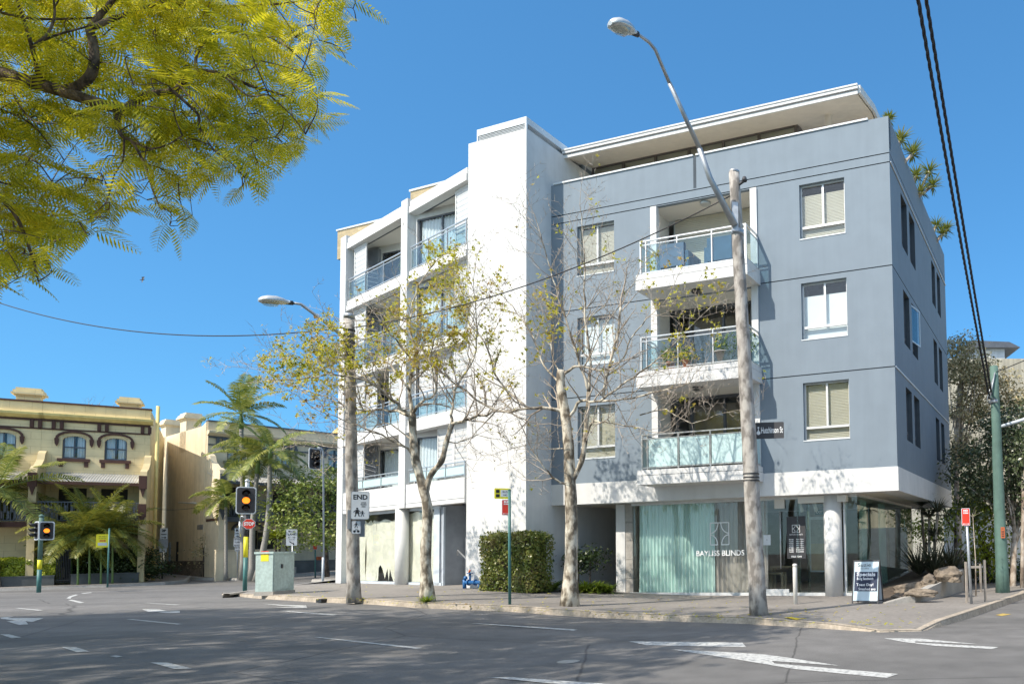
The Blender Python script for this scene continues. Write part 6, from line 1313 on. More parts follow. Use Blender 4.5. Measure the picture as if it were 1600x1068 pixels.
u = gu(1281, 798, -4.5); o = MB().box(G, u - .16, u + .16, -4.5, -4.44, 2.72, 2.9).build('exit_sign', 'green', None, loc=G.P(u, -4.5, 2.8)); tag(o, 'small green exit sign hanging inside the shop', 'exit sign'); mb = MB(); put_text(mb, G, 'EXIT', u, -4.43, 2.81, .13, bold=.004); mb.build('lettering', 'whiteink', o)
# a bird far up in the sky
p = at(222, 437, 60); mb = MB(); mb.tube([p + Vector((-.18, 0, 0)), p, p + Vector((.2, 0, .03))], [.02, .06, .02], 8); bd = mb.build('bird', 'charcoal', None, loc=p); tag(bd, 'tiny dark bird flying in the open sky left of the wing', 'bird')
MB().poly([p, p + Vector((-.05, .0, .25)), p + Vector((.12, .1, .3)), p + Vector((.12, 0, .02))]).build('wing', 'charcoal', bd); MB().poly([p, p + Vector((-.05, .0, -.22)), p + Vector((.12, -.1, -.25)), p + Vector((.12, 0, .0))]).build('wing', 'charcoal', bd)
# ================================================================== OFF-FRAME BOUNCE BUILDING (added to throw warm light on the shaded grey side wall)
ob = thing('bounce_building', 'cream two-storey building added outside the frame to bounce light onto the grey side wall', 'building', (22, 20, 0))
OF = Fr((18.5, 44), -90.); mb = MB(); hs = [(2 + 4 * k, 3.1 + 4 * k, z, z + 1.7) for k in range(9) for z in (1.2, 4.6)]
mb.wall(OF, 0, 38, 0, 8.6, 0, hs, .2); mb.box(OF, 0, 38, -10, -.4, 0, 8.5); mb.build('wall', 'cstucco', ob)
for h in hs: MB().box(OF, h[0], h[1], -.25, -.2, h[2], h[3]).build('window', 'darkin', ob)
# ================================================================== TREES
def in_poly(x, y, P):
    c = False; j = len(P) - 1
    for i in range(len(P)):
        if (P[i][1] > y) != (P[j][1] > y) and x < (P[j][0] - P[i][0]) * (y - P[i][1]) / (P[j][1] - P[i][1]) + P[i][0]: c = not c
        j = i
    return c
def topx(p):
    v = p - CAM; z = v.dot(_f); return (CX + F_ * v.dot(_r) / z, CY - F_ * v.dot(_u) / z) if z > .1 else (1e5, 1e5)
def trace(pts, Y0, Y1):
    """photo trace -> points at a distance that runs from Y0 to Y1, rounded"""
    n = len(pts); P = [at(x, y, Y0 + (Y1 - Y0) * i / max(1, n - 1)) for i, (x, y) in enumerate(pts)]
    return smooth(P)
def smooth(P, k=4):
    if len(P) < 3: return [P[0].lerp(P[-1], i / 4) for i in range(5)]
    o = []; Q_ = [P[0] * 2 - P[1]] + P + [P[-1] * 2 - P[-2]]
    for i in range(1, len(Q_) - 2):
        a, b, c, d = Q_[i - 1:i + 3]
        for j in range(k):
            t = j / k; o.append(.5 * ((2 * b) + (c - a) * t + (2 * a - 5 * b + 4 * c - d) * t * t + (3 * b - a - 3 * c + d) * t ** 3))
    o.append(P[-1]); return o
def rv(s=1.): return Vector((rnd.gauss(0, s), rnd.gauss(0, s), rnd.gauss(0, s)))
class Tree:
    def __init__(s): s.big = MB(); s.tw = MB(); s.tips = []; s.limbs = []
    def limb(s, P, r0, r1, seg=10): s.big.tube(P, [r0 + (r1 - r0) * (i / (len(P) - 1)) ** .8 for i in range(len(P))], seg); s.limbs.append((P, r0, r1)); return P
    def sprout(s, P, r0, r1, step, Lr, lev, up=.25, start=.1, gate=None, sides=4, nlev=3, spread=1.):
        d_ = 0; n = len(P)
        for i in range(1, n):
            d_ += (P[i] - P[i - 1]).length
            while d_ > step:
                d_ -= step * rnd.uniform(.6, 1.4)
                t = i / (n - 1)
                if t < start or (gate and not gate(P[i])): continue
                tan = (P[i] - P[i - 1]).normalized(); q = rv(); q = (q - tan * q.dot(tan)); q = q.normalized() if q.length > 1e-5 else tan.orthogonal()
                d = (tan * .55 + q * .9 * spread + Vector((0, 0, up))).normalized(); r = min((r0 + (r1 - r0) * t) * .6, .022 / (lev * .75))
                s.grow(P[i], d, rnd.uniform(*Lr) * (1 - .35 * t), max(r, .0052), lev, up, nlev, step)
    def grow(s, p, d, L_, r, lev, up, nlev, step):
        k = max(3, int(L_ / .16)); P = [p]
        for i in range(k):
            d = (d + rv(.13) + Vector((0, 0, up * .10))).normalized(); P.append(P[-1] + d * L_ / k)
        s.tw.tube(P, [r * (1 - .7 * i / k) for i in range(k + 1)], 5 if lev == 1 else 3, caps=False); s.tips.append((P[-1], d, lev)); 
        if lev < nlev: s.sprout(P, r, r * .3, L_ / (5.5 if lev == 1 else 4.5), (L_ * .3, L_ * .62), lev + 1, up, .15, None, 3, nlev)
        if lev >= 2:
            for q in P[1:-1:2]: s.tips.append((q, d, lev + 1))
def plane_leaves(pts, size=.13):
    n = len(pts); P0 = np.array([tuple(p) for p in pts]); R = nrs.normal(size=(n, 3)) * .8 + np.array([0, -.3, .5]); R /= np.linalg.norm(R, axis=1)[:, None]
    A = np.cross(R, nrs.normal(size=(n, 3))); A /= np.linalg.norm(A, axis=1)[:, None]; B = np.cross(R, A); s = (size * nrs.uniform(.55, 1.2, n))[:, None]
    VV = []
    cols = [(0, 0), (.36, .16), (1.0, 0), (.36, -.16), (.30, .30), (.62, .62), (.42, .10), (.30, -.30), (.62, -.62), (.42, -.10), (-.1, .42), (.2, .1), (-.1, -.42), (.2, -.1)]
    cup = nrs.uniform(.0, .5, n)[:, None]
    V = np.stack([P0 + A * s * (a - .3) + B * s * b + R * s * cup * (abs(b) * .9) for a, b in cols], 1)
    F_q = np.array([[0, 1, 2, 3], [0, 6, 5, 4], [0, 7, 8, 9], [0, 11, 10, 10], [0, 12, 13, 13]])[:3]
    Fq = (np.arange(n)[:, None, None] * len(cols) + F_q[None]).reshape(-1, 4)
    return V.reshape(-1, 3), Fq
def plane_tree(label, base, trunk, limbs, zones, twig_step=.3, seed=0):
    global rnd
    rnd = random.Random(seed); root = thing('plane_tree', label, 'tree', base, 'street plane trees'); t = Tree()
    Y = base.y; tb = MB()
    for (pts, r0, r1) in trunk:
        P = trace(pts, Y, Y); rr = [r0 + (r1 - r0) * i / (len(P) - 1) + .006 * math.sin(i * 1.7) for i in range(len(P))]
        if pts[0][1] > 930: P[0] = P[0] - Vector((0, 0, .1)); rr[0] *= 1.55; rr[1] *= 1.22; rr[2] *= 1.08
        tb.tube(P, rr, 14)
    tb.build('trunk', 'planebark', root)
    for pts, r0, r1, dy in limbs:
        P = trace(pts, Y, Y + dy); k = 0
        for i in range(2, len(P) - 1): P[i] = P[i] + rv(.015)
        t.limb(P, r0, r1, 8); t.sprout(P, r0, r1, twig_step, (.7, 1.9), 1, .28, .12)
        t.grow(P[-1], (P[-1] - P[-2]).normalized(), 1.2, r1, 1, .28, 3, .3)
    t.big.build('limbs', 'planebark', root); t.tw.build('twigs', 'twig', root)
    L1 = []; 
    for p, d, lev in t.tips:
        x, y = topx(p); pr = .03
        for poly, q in zones:
            if in_poly(x, y, poly): pr = q
        if rnd.random() < pr * .33:
            for _ in range(rnd.randint(2, 4)): L1.append(p + rv(.075))
    V, Fq = plane_leaves(L1, .125); npmesh('foliage', V, Fq, 'planeleaf', root)
    return root, t
b = gp(668, 938)
ptree1 = plane_tree('plane tree before the white wing, yellow leaves mostly on its left', b,
    [([(668, 938), (665, 870), (668, 800), (662, 765), (650, 722), (646, 690), (644, 645)], .135, .085), ([(664, 772), (673, 742), (690, 720), (697, 692), (706, 662)], .075, .055)],
    [([(645, 652), (622, 632), (592, 606), (556, 590), (520, 585), (480, 590)], .045, .012, -1.2), ([(644, 645), (640, 600), (650, 560), (642, 505), (655, 445), (690, 400)], .05, .010, .8),
     ([(645, 645), (658, 628), (681, 612), (672, 560), (690, 500)], .04, .01, -.8), ([(648, 712), (620, 690), (571, 670), (535, 655), (495, 640)], .032, .01, -.9),
     ([(644, 650), (600, 640), (560, 640), (510, 620), (450, 600)], .04, .01, 1.2), ([(706, 662), (736, 653), (780, 642), (820, 655)], .045, .015, -.5),
     ([(706, 662), (708, 635), (715, 600), (740, 560), (745, 500), (740, 440)], .04, .01, .6), ([(640, 610), (610, 570), (570, 545), (530, 525), (500, 530)], .03, .008, .4),
     ([(642, 560), (610, 520), (590, 500), (560, 500)], .025, .008, -1.3), ([(592, 606), (560, 570), (520, 560), (450, 575), (415, 580)], .02, .006, 1.),
     ([(648, 690), (600, 660), (560, 690), (530, 700), (480, 690)], .02, .006, 1.6), ([(697, 690), (720, 690), (745, 680), (790, 690)], .018, .006, 1.)],
    [([(400, 560), (470, 500), (530, 490), (620, 500), (640, 590), (560, 620), (430, 640)], .72), ([(600, 500), (640, 395), (700, 370), (735, 420), (740, 520), (700, 590), (620, 560)], .85), ([(440, 600), (620, 560), (620, 640), (470, 650)], .30)], .19, 5)
b = gp(890, 946)
ptree2 = plane_tree('plane tree before the grey building, nearly bare with a few green tufts', b,
    [([(890, 946), (893, 850), (892, 780), (890, 735), (888, 690), (882, 640), (876, 600), (877, 578)], .165, .10), ([(893, 752), (908, 722), (914, 690), (917, 650), (920, 612)], .07, .05)],
    [([(920, 612), (922, 560), (916, 500), (913, 440), (912, 380), (906, 320)], .045, .008, .3), ([(920, 612), (906, 570), (887, 510), (868, 450), (850, 390), (835, 335)], .04, .008, -.3),
     ([(884, 648), (872, 640), (850, 636), (826, 638), (775, 640), (714, 602), (680, 570), (655, 545)], .055, .012, -.6), ([(826, 638), (780, 596), (757, 535), (718, 490), (700, 460)], .035, .008, .6),
     ([(880, 585), (900, 572), (925, 576), (950, 578), (975, 560), (985, 530), (1010, 500), (1040, 470)], .04, .01, -.6), ([(888, 655), (907, 627), (937, 627), (970, 602), (1010, 575), (1050, 540), (1110, 480)], .045, .008, -1.),
     ([(942, 618), (955, 560), (965, 520), (970, 480)], .04, .03, -.2), ([(914, 690), (925, 660), (945, 660), (985, 665), (1020, 675)], .03, .010, -.8), ([(937, 627), (985, 622), (1030, 610), (1070, 600), (1090, 580)], .03, .006, -1.2),
     ([(1000, 648), (1040, 640), (1080, 660), (1130, 645)], .018, .005, -1.), ([(876, 600), (850, 570), (830, 520), (800, 480), (770, 440)], .03, .008, .8), ([(878, 590), (860, 540), (880, 480), (890, 430)], .02, .006, 1.),
     ([(890, 700), (860, 700), (840, 690), (800, 700)], .015, .006, .9), ([(892, 760), (870, 750), (850, 730), (830, 700)], .035, .012, -.6), ([(920, 560), (950, 500), (980, 460), (1000, 420)], .02, .006, .4), ([(916, 500), (950, 470), (960, 430)], .016, .005, -.3)],
    [([(735, 520), (790, 470), (870, 450), (880, 520), (840, 600), (760, 620), (730, 580)], .36), ([(1010, 400), (1130, 380), (1140, 560), (1040, 560), (1010, 480)], .30), ([(740, 370), (790, 400), (800, 480), (730, 470)], .3)], .225, 9)
rnd = random.Random(77)
# grass tuft at the foot of the left plane tree
q = Q()
def blades(c, n, L_, w_, spread, matn=None, droop=.9, up=.8, segs=4):
    """strappy leaves arching out of a point; returns quads"""
    VV = []; FF = []; o = 0
    for _ in range(n):
        a = rnd.uniform(0, 2 * PI); el = rnd.uniform(.25, 1.) * up; d = Vector((math.cos(a) * spread, math.sin(a) * spread, el * 1.3)).normalized(); l = L_ * rnd.uniform(.6, 1.15); p = Vector(c) + Vector((math.cos(a), math.sin(a), 0)) * .03 * rnd.random(); s_ = Vector((-math.sin(a), math.cos(a), 0)); P_ = []
        for i in range(segs + 1):
            t = i / segs; ww = w_ * (1 - t) ** .6 * (.6 + 1.2 * t * (1 - t) * 2) * .5; VV += [tuple(p - s_ * ww), tuple(p + s_ * ww)]; d = (d - Vector((0, 0, droop * .42 / segs * (1 + t * 2)))).normalized(); p = p + d * l / segs
        for i in range(segs): FF.append((o + 2 * i, o + 2 * i + 1, o + 2 * i + 3, o + 2 * i + 2))
        o += 2 * (segs + 1)
    return np.array(VV), np.array(FF)
def tuft(name, label, cat, c, n, L_, w_, matn, group=None, spread=1., droop=.9, up=.8):
    V, Fq = blades(c, n, L_, w_, spread, droop=droop, up=up); o = npmesh(name, V, Fq, matn, None, loc=c); return tag(o, label, cat, group)
tuft('grass_tuft', 'small green tuft growing at the foot of the left plane tree', 'grass tuft', gp(667, 940), 70, .36, .035, 'lilyleaf')
# ---- jacaranda hanging into the top left
MASK = [(-60, -80), (540, -80), (556, 10), (570, 48), (545, 108), (512, 92), (492, 110), (508, 150), (530, 232), (482, 214), (452, 262), (430, 318), (398, 300), (368, 288), (338, 292), (300, 262), (312, 352), (296, 372), (262, 352), (228, 320), (205, 290), (178, 262), (162, 228), (122, 244), (108, 205), (96, 222), (92, 246), (186, 292), (190, 362), (150, 352), (128, 388), (88, 398), (74, 452), (40, 455), (0, 462), (-60, 470)]
def frond_templates(k=5, pairs=13, leaflets=6, L_=.42, fine=True):
    out = []
    for j in range(k):
        r_ = np.random.RandomState(50 + j); VV = []; droop = r_.uniform(.25, .6); curl = r_.uniform(-.15, .15)
        def pt(t): return np.array([L_ * t, curl * L_ * t * t, -droop * L_ * t * t * .8])
        def add(p, a, b, w_):
            n = np.cross(a, np.array([0, 0, 1.])); n /= (np.linalg.norm(n) + 1e-9); VV.extend([p, p + a * .45 + n * w_, p + a, p + a * .45 - n * w_])
        for i in range(pairs):
            t = .16 + .84 * (i + .5) / pairs; p = pt(t); pl_ = L_ * .27 * (math.sin(PI * (.18 + .8 * t)) ** .7)
            for s_ in (-1, 1):
                d = np.array([.45, s_ * .9, -.28 - r_.uniform(0, .25)]); d /= np.linalg.norm(d)
                if fine:
                    sd = np.array([.9, -s_ * .42, -.05])
                    for m in range(leaflets):
                        tt = (m + .6) / leaflets; c = p + d * pl_ * tt + np.array([0, 0, -.12 * pl_ * tt * tt]); ll = pl_ * .27 * (1.1 - .35 * tt)
                        add(c, sd * ll + d * ll * .5, None, ll * .33); add(c, -sd * ll + d * ll * .5, None, ll * .33)
                else:
                    sd = np.array([.9, -s_ * .42, -.05]); e_ = p + d * pl_ * .55 - np.array([0, 0, .02 * pl_]); w_ = pl_ * .085; VV.extend([p - sd * w_ * .3, p + sd * w_ * .3, e_ + sd * w_, e_ - sd * w_]); VV.extend([e_ - sd * w_, e_ + sd * w_, p + d * pl_ * .97 + sd * w_ * .25 - np.array([0, 0, .12 * pl_]), p + d * pl_ * .97 - sd * w_ * .25 - np.array([0, 0, .12 * pl_])])
        for i in range(6): a = pt(i / 6); b_ = pt((i + 1) / 6); VV.extend([a + [0, .002, 0], b_ + [0, .002, 0], b_ - [0, .002, 0], a - [0, .002, 0]])
        out.append(np.array(VV))
    return out
TF = frond_templates(pairs=11, L_=.46, fine=False); TCo = frond_templates(fine=False)
def place_fronds(items, T_, q):
    for p, d, s_, roll in items:
        d = d.normalized(); a = Vector((d.x, d.y, d.z)); sd = a.cross(Vector((0, 0, 1))); sd = sd.normalized() if sd.length > .05 else Vector((1, 0, 0)); up = sd.cross(a)
        sd, up = sd * math.cos(roll) + up * math.sin(roll), up * math.cos(roll) - sd * math.sin(roll)
        R = np.array([a, sd, up]); V = T_[rnd.randrange(len(T_))] @ R * s_ + np.array(p); q.add(V, np.arange(len(V)).reshape(-1, 4))
jb = Vector((-14.5, 5.5, 0)); jac = thing('jacaranda', 'jacaranda with yellow-green ferny leaves reaching in from the top left', 'tree', jb, 'jacarandas along the near kerb')
jt = Tree(); YJ = 8.6
def JL(pts, r0, r1, y1, y0=YJ): P = trace(pts, y0, y1); return jt.limb(P, r0, r1, 10)
fk = at(-420, 60, 7.6)
jt.big.tube(smooth([jb - Vector((0, 0, .1)), jb + Vector((.1, 0, 1.2)), jb + Vector((.4, .2, 2.8)), jb + Vector((1.0, .7, 4.4)), fk]), [.30, .27, .25, .24, .23, .22, .21, .2, .19, .18, .17, .165, .16, .155, .15, .15, .145][:17], 12)
P = smooth([fk, at(-200, 78, 8.1), at(0, 115, YJ)]); jt.limb(P, .14, .085)
JL([(0, 115), (47, 128), (95, 142), (150, 160), (195, 173)], .085, .060, YJ)
JL([(195, 173), (215, 157), (235, 147), (270, 142), (290, 124), (307, 112), (345, 115), (372, 126), (400, 137), (445, 150), (475, 172)], .048, .012, YJ + .5)
JL([(97, 142), (122, 135), (140, 120), (147, 100), (146, 70), (140, 46)], .058, .045, YJ - .1)
JL([(140, 46), (155, 25), (170, 8), (190, -20), (215, -70)], .040, .02, YJ + .2, YJ - .1); JL([(145, 44), (170, 32), (205, 20), (250, 3), (262, 0), (300, 10), (360, 10), (440, 6), (480, 0)], .036, .010, YJ + .8, YJ - .1)
JL([(68, 132), (60, 115), (54, 95), (50, 74)], .030, .022, YJ - .3); JL([(50, 74), (40, 40), (28, 5), (20, -30)], .02, .012, YJ - .6, YJ - .3); JL([(50, 74), (75, 52), (85, 25), (84, 0)], .018, .01, YJ - .2, YJ - .3); JL([(50, 72), (85, 56), (135, 42)], .016, .01, YJ - .1, YJ - .3)
JL([(186, 174), (183, 195), (192, 214), (206, 221), (225, 255), (240, 300), (250, 325)], .030, .008, YJ + .1); JL([(206, 221), (235, 232), (262, 226), (285, 212)], .014, .006, YJ - .3); JL([(194, 216), (192, 250), (178, 275), (172, 300)], .012, .005, YJ + .3)
JL([(270, 142), (290, 160), (310, 180), (312, 200), (335, 235), (365, 258), (382, 278)], .022, .007, YJ + .4); JL([(15, 122), (22, 150), (50, 188), (90, 193)], .014, .006, YJ - .3); JL([(-40, 160), (0, 170), (50, 195), (80, 230)], .016, .006, YJ + .4)
JL([(-200, 90), (-120, 200), (-40, 280), (20, 330), (50, 400), (60, 440)], .05, .008, YJ + .6, 8.1); JL([(-60, 265), (20, 290), (90, 300), (150, 330)], .02, .006, YJ + 1.2, YJ + .3); JL([(0, 20), (60, 30), (150, 28)], .018, .012, YJ + .5)
JL([(307, 112), (308, 85), (330, 60), (380, 50), (430, 70)], .018, .006, YJ + 1.); JL([(345, 115), (375, 140), (390, 150), (420, 148)], .014, .006, YJ - .2)
fr_items = []; far_items = []
limbpts = [p for P, a, b_ in jt.limbs for p in P]
LP = np.array([tuple(p) for p in limbpts])
def whorl(c, n, out, fine_list, Ls=1.):
    global LP
    src = LP[np.argmin(((LP - np.array(c)) ** 2).sum(1))]; s_ = Vector(src); mid = s_.lerp(c, .5) + rv(.04) + Vector((0, 0, .05)); P_ = smooth([s_, mid, c]); jt.tw.tube(P_, [.008 - .0045 * i / (len(P_) - 1) for i in range(len(P_))], 4, caps=False); LP = np.concatenate([LP, [tuple(mid), tuple(c)]])
    ax = (c - s_); ax = ax.normalized() if ax.length > .05 else rv().normalized()
    for k in range(n):
        a = 2 * PI * (k + rnd.random() * .6) / n; d = Vector((math.cos(a), math.sin(a), 0)) * .8 + ax * .6 + Vector((0, 0, rnd.uniform(-.35, .15))) + rv(.15)
        fine_list.append((c, d, rnd.uniform(.75, 1.2) * Ls, rnd.uniform(-.5, .5)))
cnt = 0
while cnt < 430:
    x, y = rnd.uniform(-60, 560), rnd.uniform(-80, 460)
    if not in_poly(x, y, MASK): continue
    if 105 < x < 190 and 185 < y < 255 and rnd.random() < .85: continue
    # thin towards the right and the holes
    Yd = YJ + abs(rnd.gauss(0, 1.0)) + rnd.choice([.05, .05, .1, -.7]); c = at(x, y, max(6.9, Yd)); items = []
    whorl(c, rnd.randint(5, 8), None, items)
    for it in items:
        tip = it[0] + it[1].normalized() * .42 * it[2] - Vector((0, 0, .12)); tx, ty = topx(tip)
        if in_poly(tx, ty, MASK) or (rnd.random() < .12): fr_items.append(it)
    cnt += 1
qf = Q(); place_fronds(fr_items, TF, qf)
for _ in range(900):                             # the rest of the crown, outside the picture
    c = Vector((rnd.uniform(-19, -8.), rnd.uniform(1.5, 11.), rnd.uniform(6.2, 11.5))); x, y = topx(c)
    if -60 < x < 1700 and y > -110: continue
    e = ((c.x + 13) / 6.2) ** 2 + ((c.y - 6.5) / 5.5) ** 2 + ((c.z - 8.4) / 3.4) ** 2
    if e > 1.1: continue
    far_items += [(c + rv(.25), rv().normalized() + Vector((0, 0, -.2)), 1.25, rnd.uniform(-1, 1)) for _ in range(10)]
place_fronds(far_items, TCo, qf)
jt.big.build('trunk', 'jacbark', jac); jt.tw.build('twigs', 'jacbark', jac); qf.build('foliage', 'jacleaf', jac)
# neighbouring street trees behind the camera: they throw the dappled shade on the road and show in the glass
def shade_tree(base, h_, cr, label, n=900):
    t = thing('jacaranda', label, 'tree', base, 'jacarandas along the near kerb'); T_ = Tree(); top = base + Vector((0, 0, h_ * .42))
    T_.big.tube([base - Vector((0, 0, .1)), base + Vector((.1, .1, h_ * .2)), top], [.3, .25, .2], 10)
    for k in range(9):
        a = 2 * PI * k / 9 + rnd.uniform(-.3, .3); e = top + Vector((math.cos(a) * cr[0] * .8, math.sin(a) * cr[1] * .8, h_ * rnd.uniform(.15, .42))); m = top.lerp(e, .5) + Vector((0, 0, .5)); P_ = smooth([top, m, e]); T_.limb(P_, .1, .02, 6); T_.sprout(P_, .1, .02, .8, (.8, 2.2), 1, .2, .2, nlev=1)
    q = Q(); its = []
    for _ in range(n):
        c, _d = blob_points(base + Vector((0, 0, h_ * .70)), cr, 1, .35); c = Vector(c[0]); its += [(c + rv(.2), rv().normalized() + Vector((0, 0, -.25)), 1.3, rnd.uniform(-1, 1)) for _ in range(7)]
    place_fronds(its, TCo, q); T_.big.build('trunk', 'jacbark', t); T_.tw.build('branches', 'jacbark', t); q.build('foliage', 'jacleaf', t); return t
shade_tree(Vector((-10.5, -2.5, 0)), 10.5, (5.2, 4.6, 3.0), 'jacaranda standing behind the camera to the left, outside the frame', 1500)
shade_tree(Vector((-20.5, 8.0, .37)), 10., (4.6, 4.4, 2.8), 'jacaranda farthest left along the near kerb, outside the frame', 1100)
# ---- palms
def palm(name, label, base, top, r0, r1, nf, L_, matn, cat='palm', group=None, shaft=.9, trunkm='palmbark', ll=.5, wld=.065, el=(-.5, 1.2), npair=34, droop=1., bend=None, only=None):
    t = thing(name, label, cat, base, group); P = smooth([base - Vector((0, 0, .1)), base.lerp(top, .5) + (bend or Vector((0, 0, 0))), top]); n = len(P)
    rr = [r0 + (r1 - r0) * i / (n - 1) for i in range(n)]; rr[0] *= 1.4
    if (top - base).length > .5: MB().tube(P, rr, 12).build('trunk', trunkm, t)
    d0 = (P[-1] - P[-2]).normalized()
    if shaft: MB().tube([top - d0 * .05, top + d0 * shaft * .5, top + d0 * shaft], [r1 * 1.25, r1 * 1.1, r1 * .5], 12).build('crownshaft', 'crownshaft', t)
    c = top + d0 * (shaft or 0) * .92; VV = []; FF = []; o = 0; rach = MB()
    for k in range(nf):
        a = 2.399 * k + rnd.uniform(-.2, .2); e = el[0] + (el[1] - el[0]) * ((k + .5) / nf); d = Vector((math.cos(a) * math.cos(e), math.sin(a) * math.cos(e), math.sin(e))); p = Vector(c); R = [p.copy()]; D = [d.copy()]; l = L_ * rnd.uniform(.85, 1.1); m = 14
        for i in range(m): d = (d - Vector((0, 0, (.035 + .085 * (i / m)) * droop * (1.1 - .3 * math.sin(e))))).normalized(); p = p + d * l / m; R.append(p.copy()); D.append(d.copy())
        rach.tube(R, [.02 * (1 - .8 * i / m) for i in range(m + 1)], 4, caps=False); tw_ = rnd.uniform(-.4, .4)
        for i in range(npair):
            t_ = .12 + .88 * i / npair; x = t_ * m; j = min(int(x), m - 1); q_ = R[j].lerp(R[j + 1], x - j); dd = D[j]; sd = dd.cross(Vector((0, 0, 1))); sd = sd.normalized() if sd.length > .05 else Vector((1, 0, 0)); up = sd.cross(dd)
            lf = ll * (math.sin(PI * (.12 + .84 * t_)) ** .6) * rnd.uniform(.85, 1.1)
            for s_ in (-1, 1):
                v = (sd * s_ * .85 + dd * .55 + up * (.25 + tw_ * s_) + rv(.05)).normalized(); g = Vector((0, 0, -1)); m1 = q_ + v * lf * .5; m2 = m1 + (v + g * .7).normalized() * lf * .5; wv = dd * wld * .5
                VV += [tuple(q_ - wv * .6), tuple(q_ + wv * .6), tuple(m1 + wv), tuple(m1 - wv), tuple(m2)]; FF += [(o, o + 1, o + 2, o + 3), (o + 3, o + 2, o + 4, o + 4)]; o += 5
    rach.build('frond_stems', 'crownshaft', t)
    F4 = np.array([f for f in FF if f[2] != f[3]]); tri = np.array([f[:3] for f in FF if f[2] == f[3]])
    # tips as quads folded onto themselves are avoided: extend the list with a duplicated vertex
    VV = np.array(VV); ext = VV[tri[:, 2]] + .002; b0_ = len(VV); VV2 = np.concatenate([VV, ext]); F5 = np.stack([tri[:, 0], tri[:, 1], tri[:, 2], np.arange(b0_, b0_ + len(tri))], 1)
    npmesh('fronds', VV2, np.concatenate([F4, F5]), matn, t); return t
PG = 'tall palms in front of the cream terrace'
YP = 38.5
def pz(px, py, Y, h=.13): p = at(px, py, Y); return Vector((p.x, p.y, zr(p.x, p.y) + h))
palm('palm_tree', 'tallest palm, its crown above the cream terrace parapet', pz(380, 873, YP), at(377, 668, YP), .13, .09, 15, 2.5, 'palmleaf', group=PG, shaft=.8, ll=.62, el=(-.35, 1.35), bend=Vector((.05, 0, 0)))
palm('palm_tree', 'mid-height palm with a straight trunk just right of the traffic light', pz(394, 877, YP - 1), at(402, 738, YP - 1), .14, .09, 13, 2.3, 'palmleaf', group=PG, shaft=.7, ll=.6, el=(-.5, 1.1), bend=Vector((-.1, 0, 0)))
palm('palm_tree', 'palm with a curved leaning pale trunk nearest the leafy tree', pz(402, 880, YP - 1.4), at(422, 722, YP - 1.4), .15, .09, 13, 2.4, 'palmleaf', group=PG, shaft=.7, ll=.6, el=(-.5, 1.0), bend=Vector((.22, 0, -.1)))
palm('palm_tree', 'shortest palm with drooping dark fronds left of the traffic light', pz(354, 868, YP), at(353, 790, YP), .08, .06, 11, 1.7, 'palmleaf', group=PG, shaft=.5, ll=.5, el=(-.7, .9))
palm('palm_tree', 'palm at the left picture edge with long arching fronds', pz(-6, 905, 33.5), at(-6, 788, 33.5), .13, .1, 15, 2.9, 'palmleaf', shaft=.7, ll=.7, el=(-.4, 1.2), droop=.8)
for k, (px, py, top, nf, L_) in enumerate(((122, 905, 852, 11, 2.1), (140, 905, 835, 12, 2.4), (158, 904, 848, 11, 2.1), (176, 903, 838, 10, 2.1), (112, 905, 868, 8, 1.6))):
    palm('golden_cane_palm', ['leftmost tall stem of the golden cane palms', 'tallest stem of the golden cane palms behind the yellow sign', 'middle stem of the golden cane palms, right of the tallest', 'rightmost stem of the golden cane palms over the dark shrubs', 'lowest yellowish stem of the golden cane palms by the iron gate'][k], pz(px, py, 34.6 + .3 * k), at(px, top, 34.6 + .3 * k), .04, .03, nf + 6, L_, 'fanleaf', group='golden cane palms by the yellow terrace', trunkm='crownshaft', shaft=.3, ll=.48, el=(-.35, 1.35), npair=30, wld=.05)
# ---- generic leafy things
def leafy(name, label, cat, blobs, nleaf, size, matn, trunk=None, bark='darkbark', group=None, clump=None, per=26, loc=None, limbs=True, hollow=.45):
    base = Vector(loc) if loc is not None else trunk[0]; t = thing(name, label, cat, base, group); qq = Q()
    if trunk:
        mb = MB(); rt = trunk[2] if len(trunk) > 2 else .15; mb.tube(smooth([Vector(p) for p in ([trunk[0] - Vector((0, 0, .1))] + list(trunk[3] if len(trunk) > 3 else []) + [trunk[1]])]), rt, 10)
        mb.build('trunk', bark, t)
        if limbs:
            mb = MB()
            for c, r in blobs:
                for _ in range(4):
                    e = Vector(c) + Vector((rnd.uniform(-.6, .6) * r[0], rnd.uniform(-.6, .6) * r[1], rnd.uniform(-.2, .7) * r[2])); st = trunk[0].lerp(trunk[1], rnd.uniform(.55, 1)); mb.tube(smooth([st, st.lerp(e, .5) + rv(.12), e]), [rt * .45, rt * .4, rt * .35, rt * .3, rt * .25, rt * .2, rt * .16, rt * .12, rt * .08], 6)
            mb.build('limbs', bark, t)
    tot = sum(r[0] * r[1] * r[2] for c, r in blobs)
    for c, r in blobs:
        n = int(nleaf * (r[0] * r[1] * r[2]) / tot); nc = max(6, n // per); P_, N_ = clumps(tuple(c), r, nc, per, clump or size * 4, hollow); V, Fq = leaf_cloud(P_, size, N_); qq.add(V, Fq)
    qq.build('foliage', matn, t); return t
leafy('leafy_tree', 'spreading green tree with layered foliage between the palms and the white wing', 'tree', [(at(492, 770, 38), (2.2, 1.8, .8)), (at(500, 825, 37.5), (2.4, 1.8, 1.0)), (at(465, 800, 37), (1.2, 1.2, .7)), (at(515, 745, 38.5), (1.3, 1.2, .7))], 6000, .17, 'greenleaf', (pz(512, 880, 38.5), at(505, 800, 38.5), .12), group=None, per=22, clump=.6)
leafy('flowering_shrub', 'pale flowering shrub high beside the dark verandah roof', 'shrub', [(at(448, 758, 38.5), (.9, .7, .45))], 700, .13, 'gumleaf', (pz(448, 878, 38.6), at(448, 775, 38.6), .05))
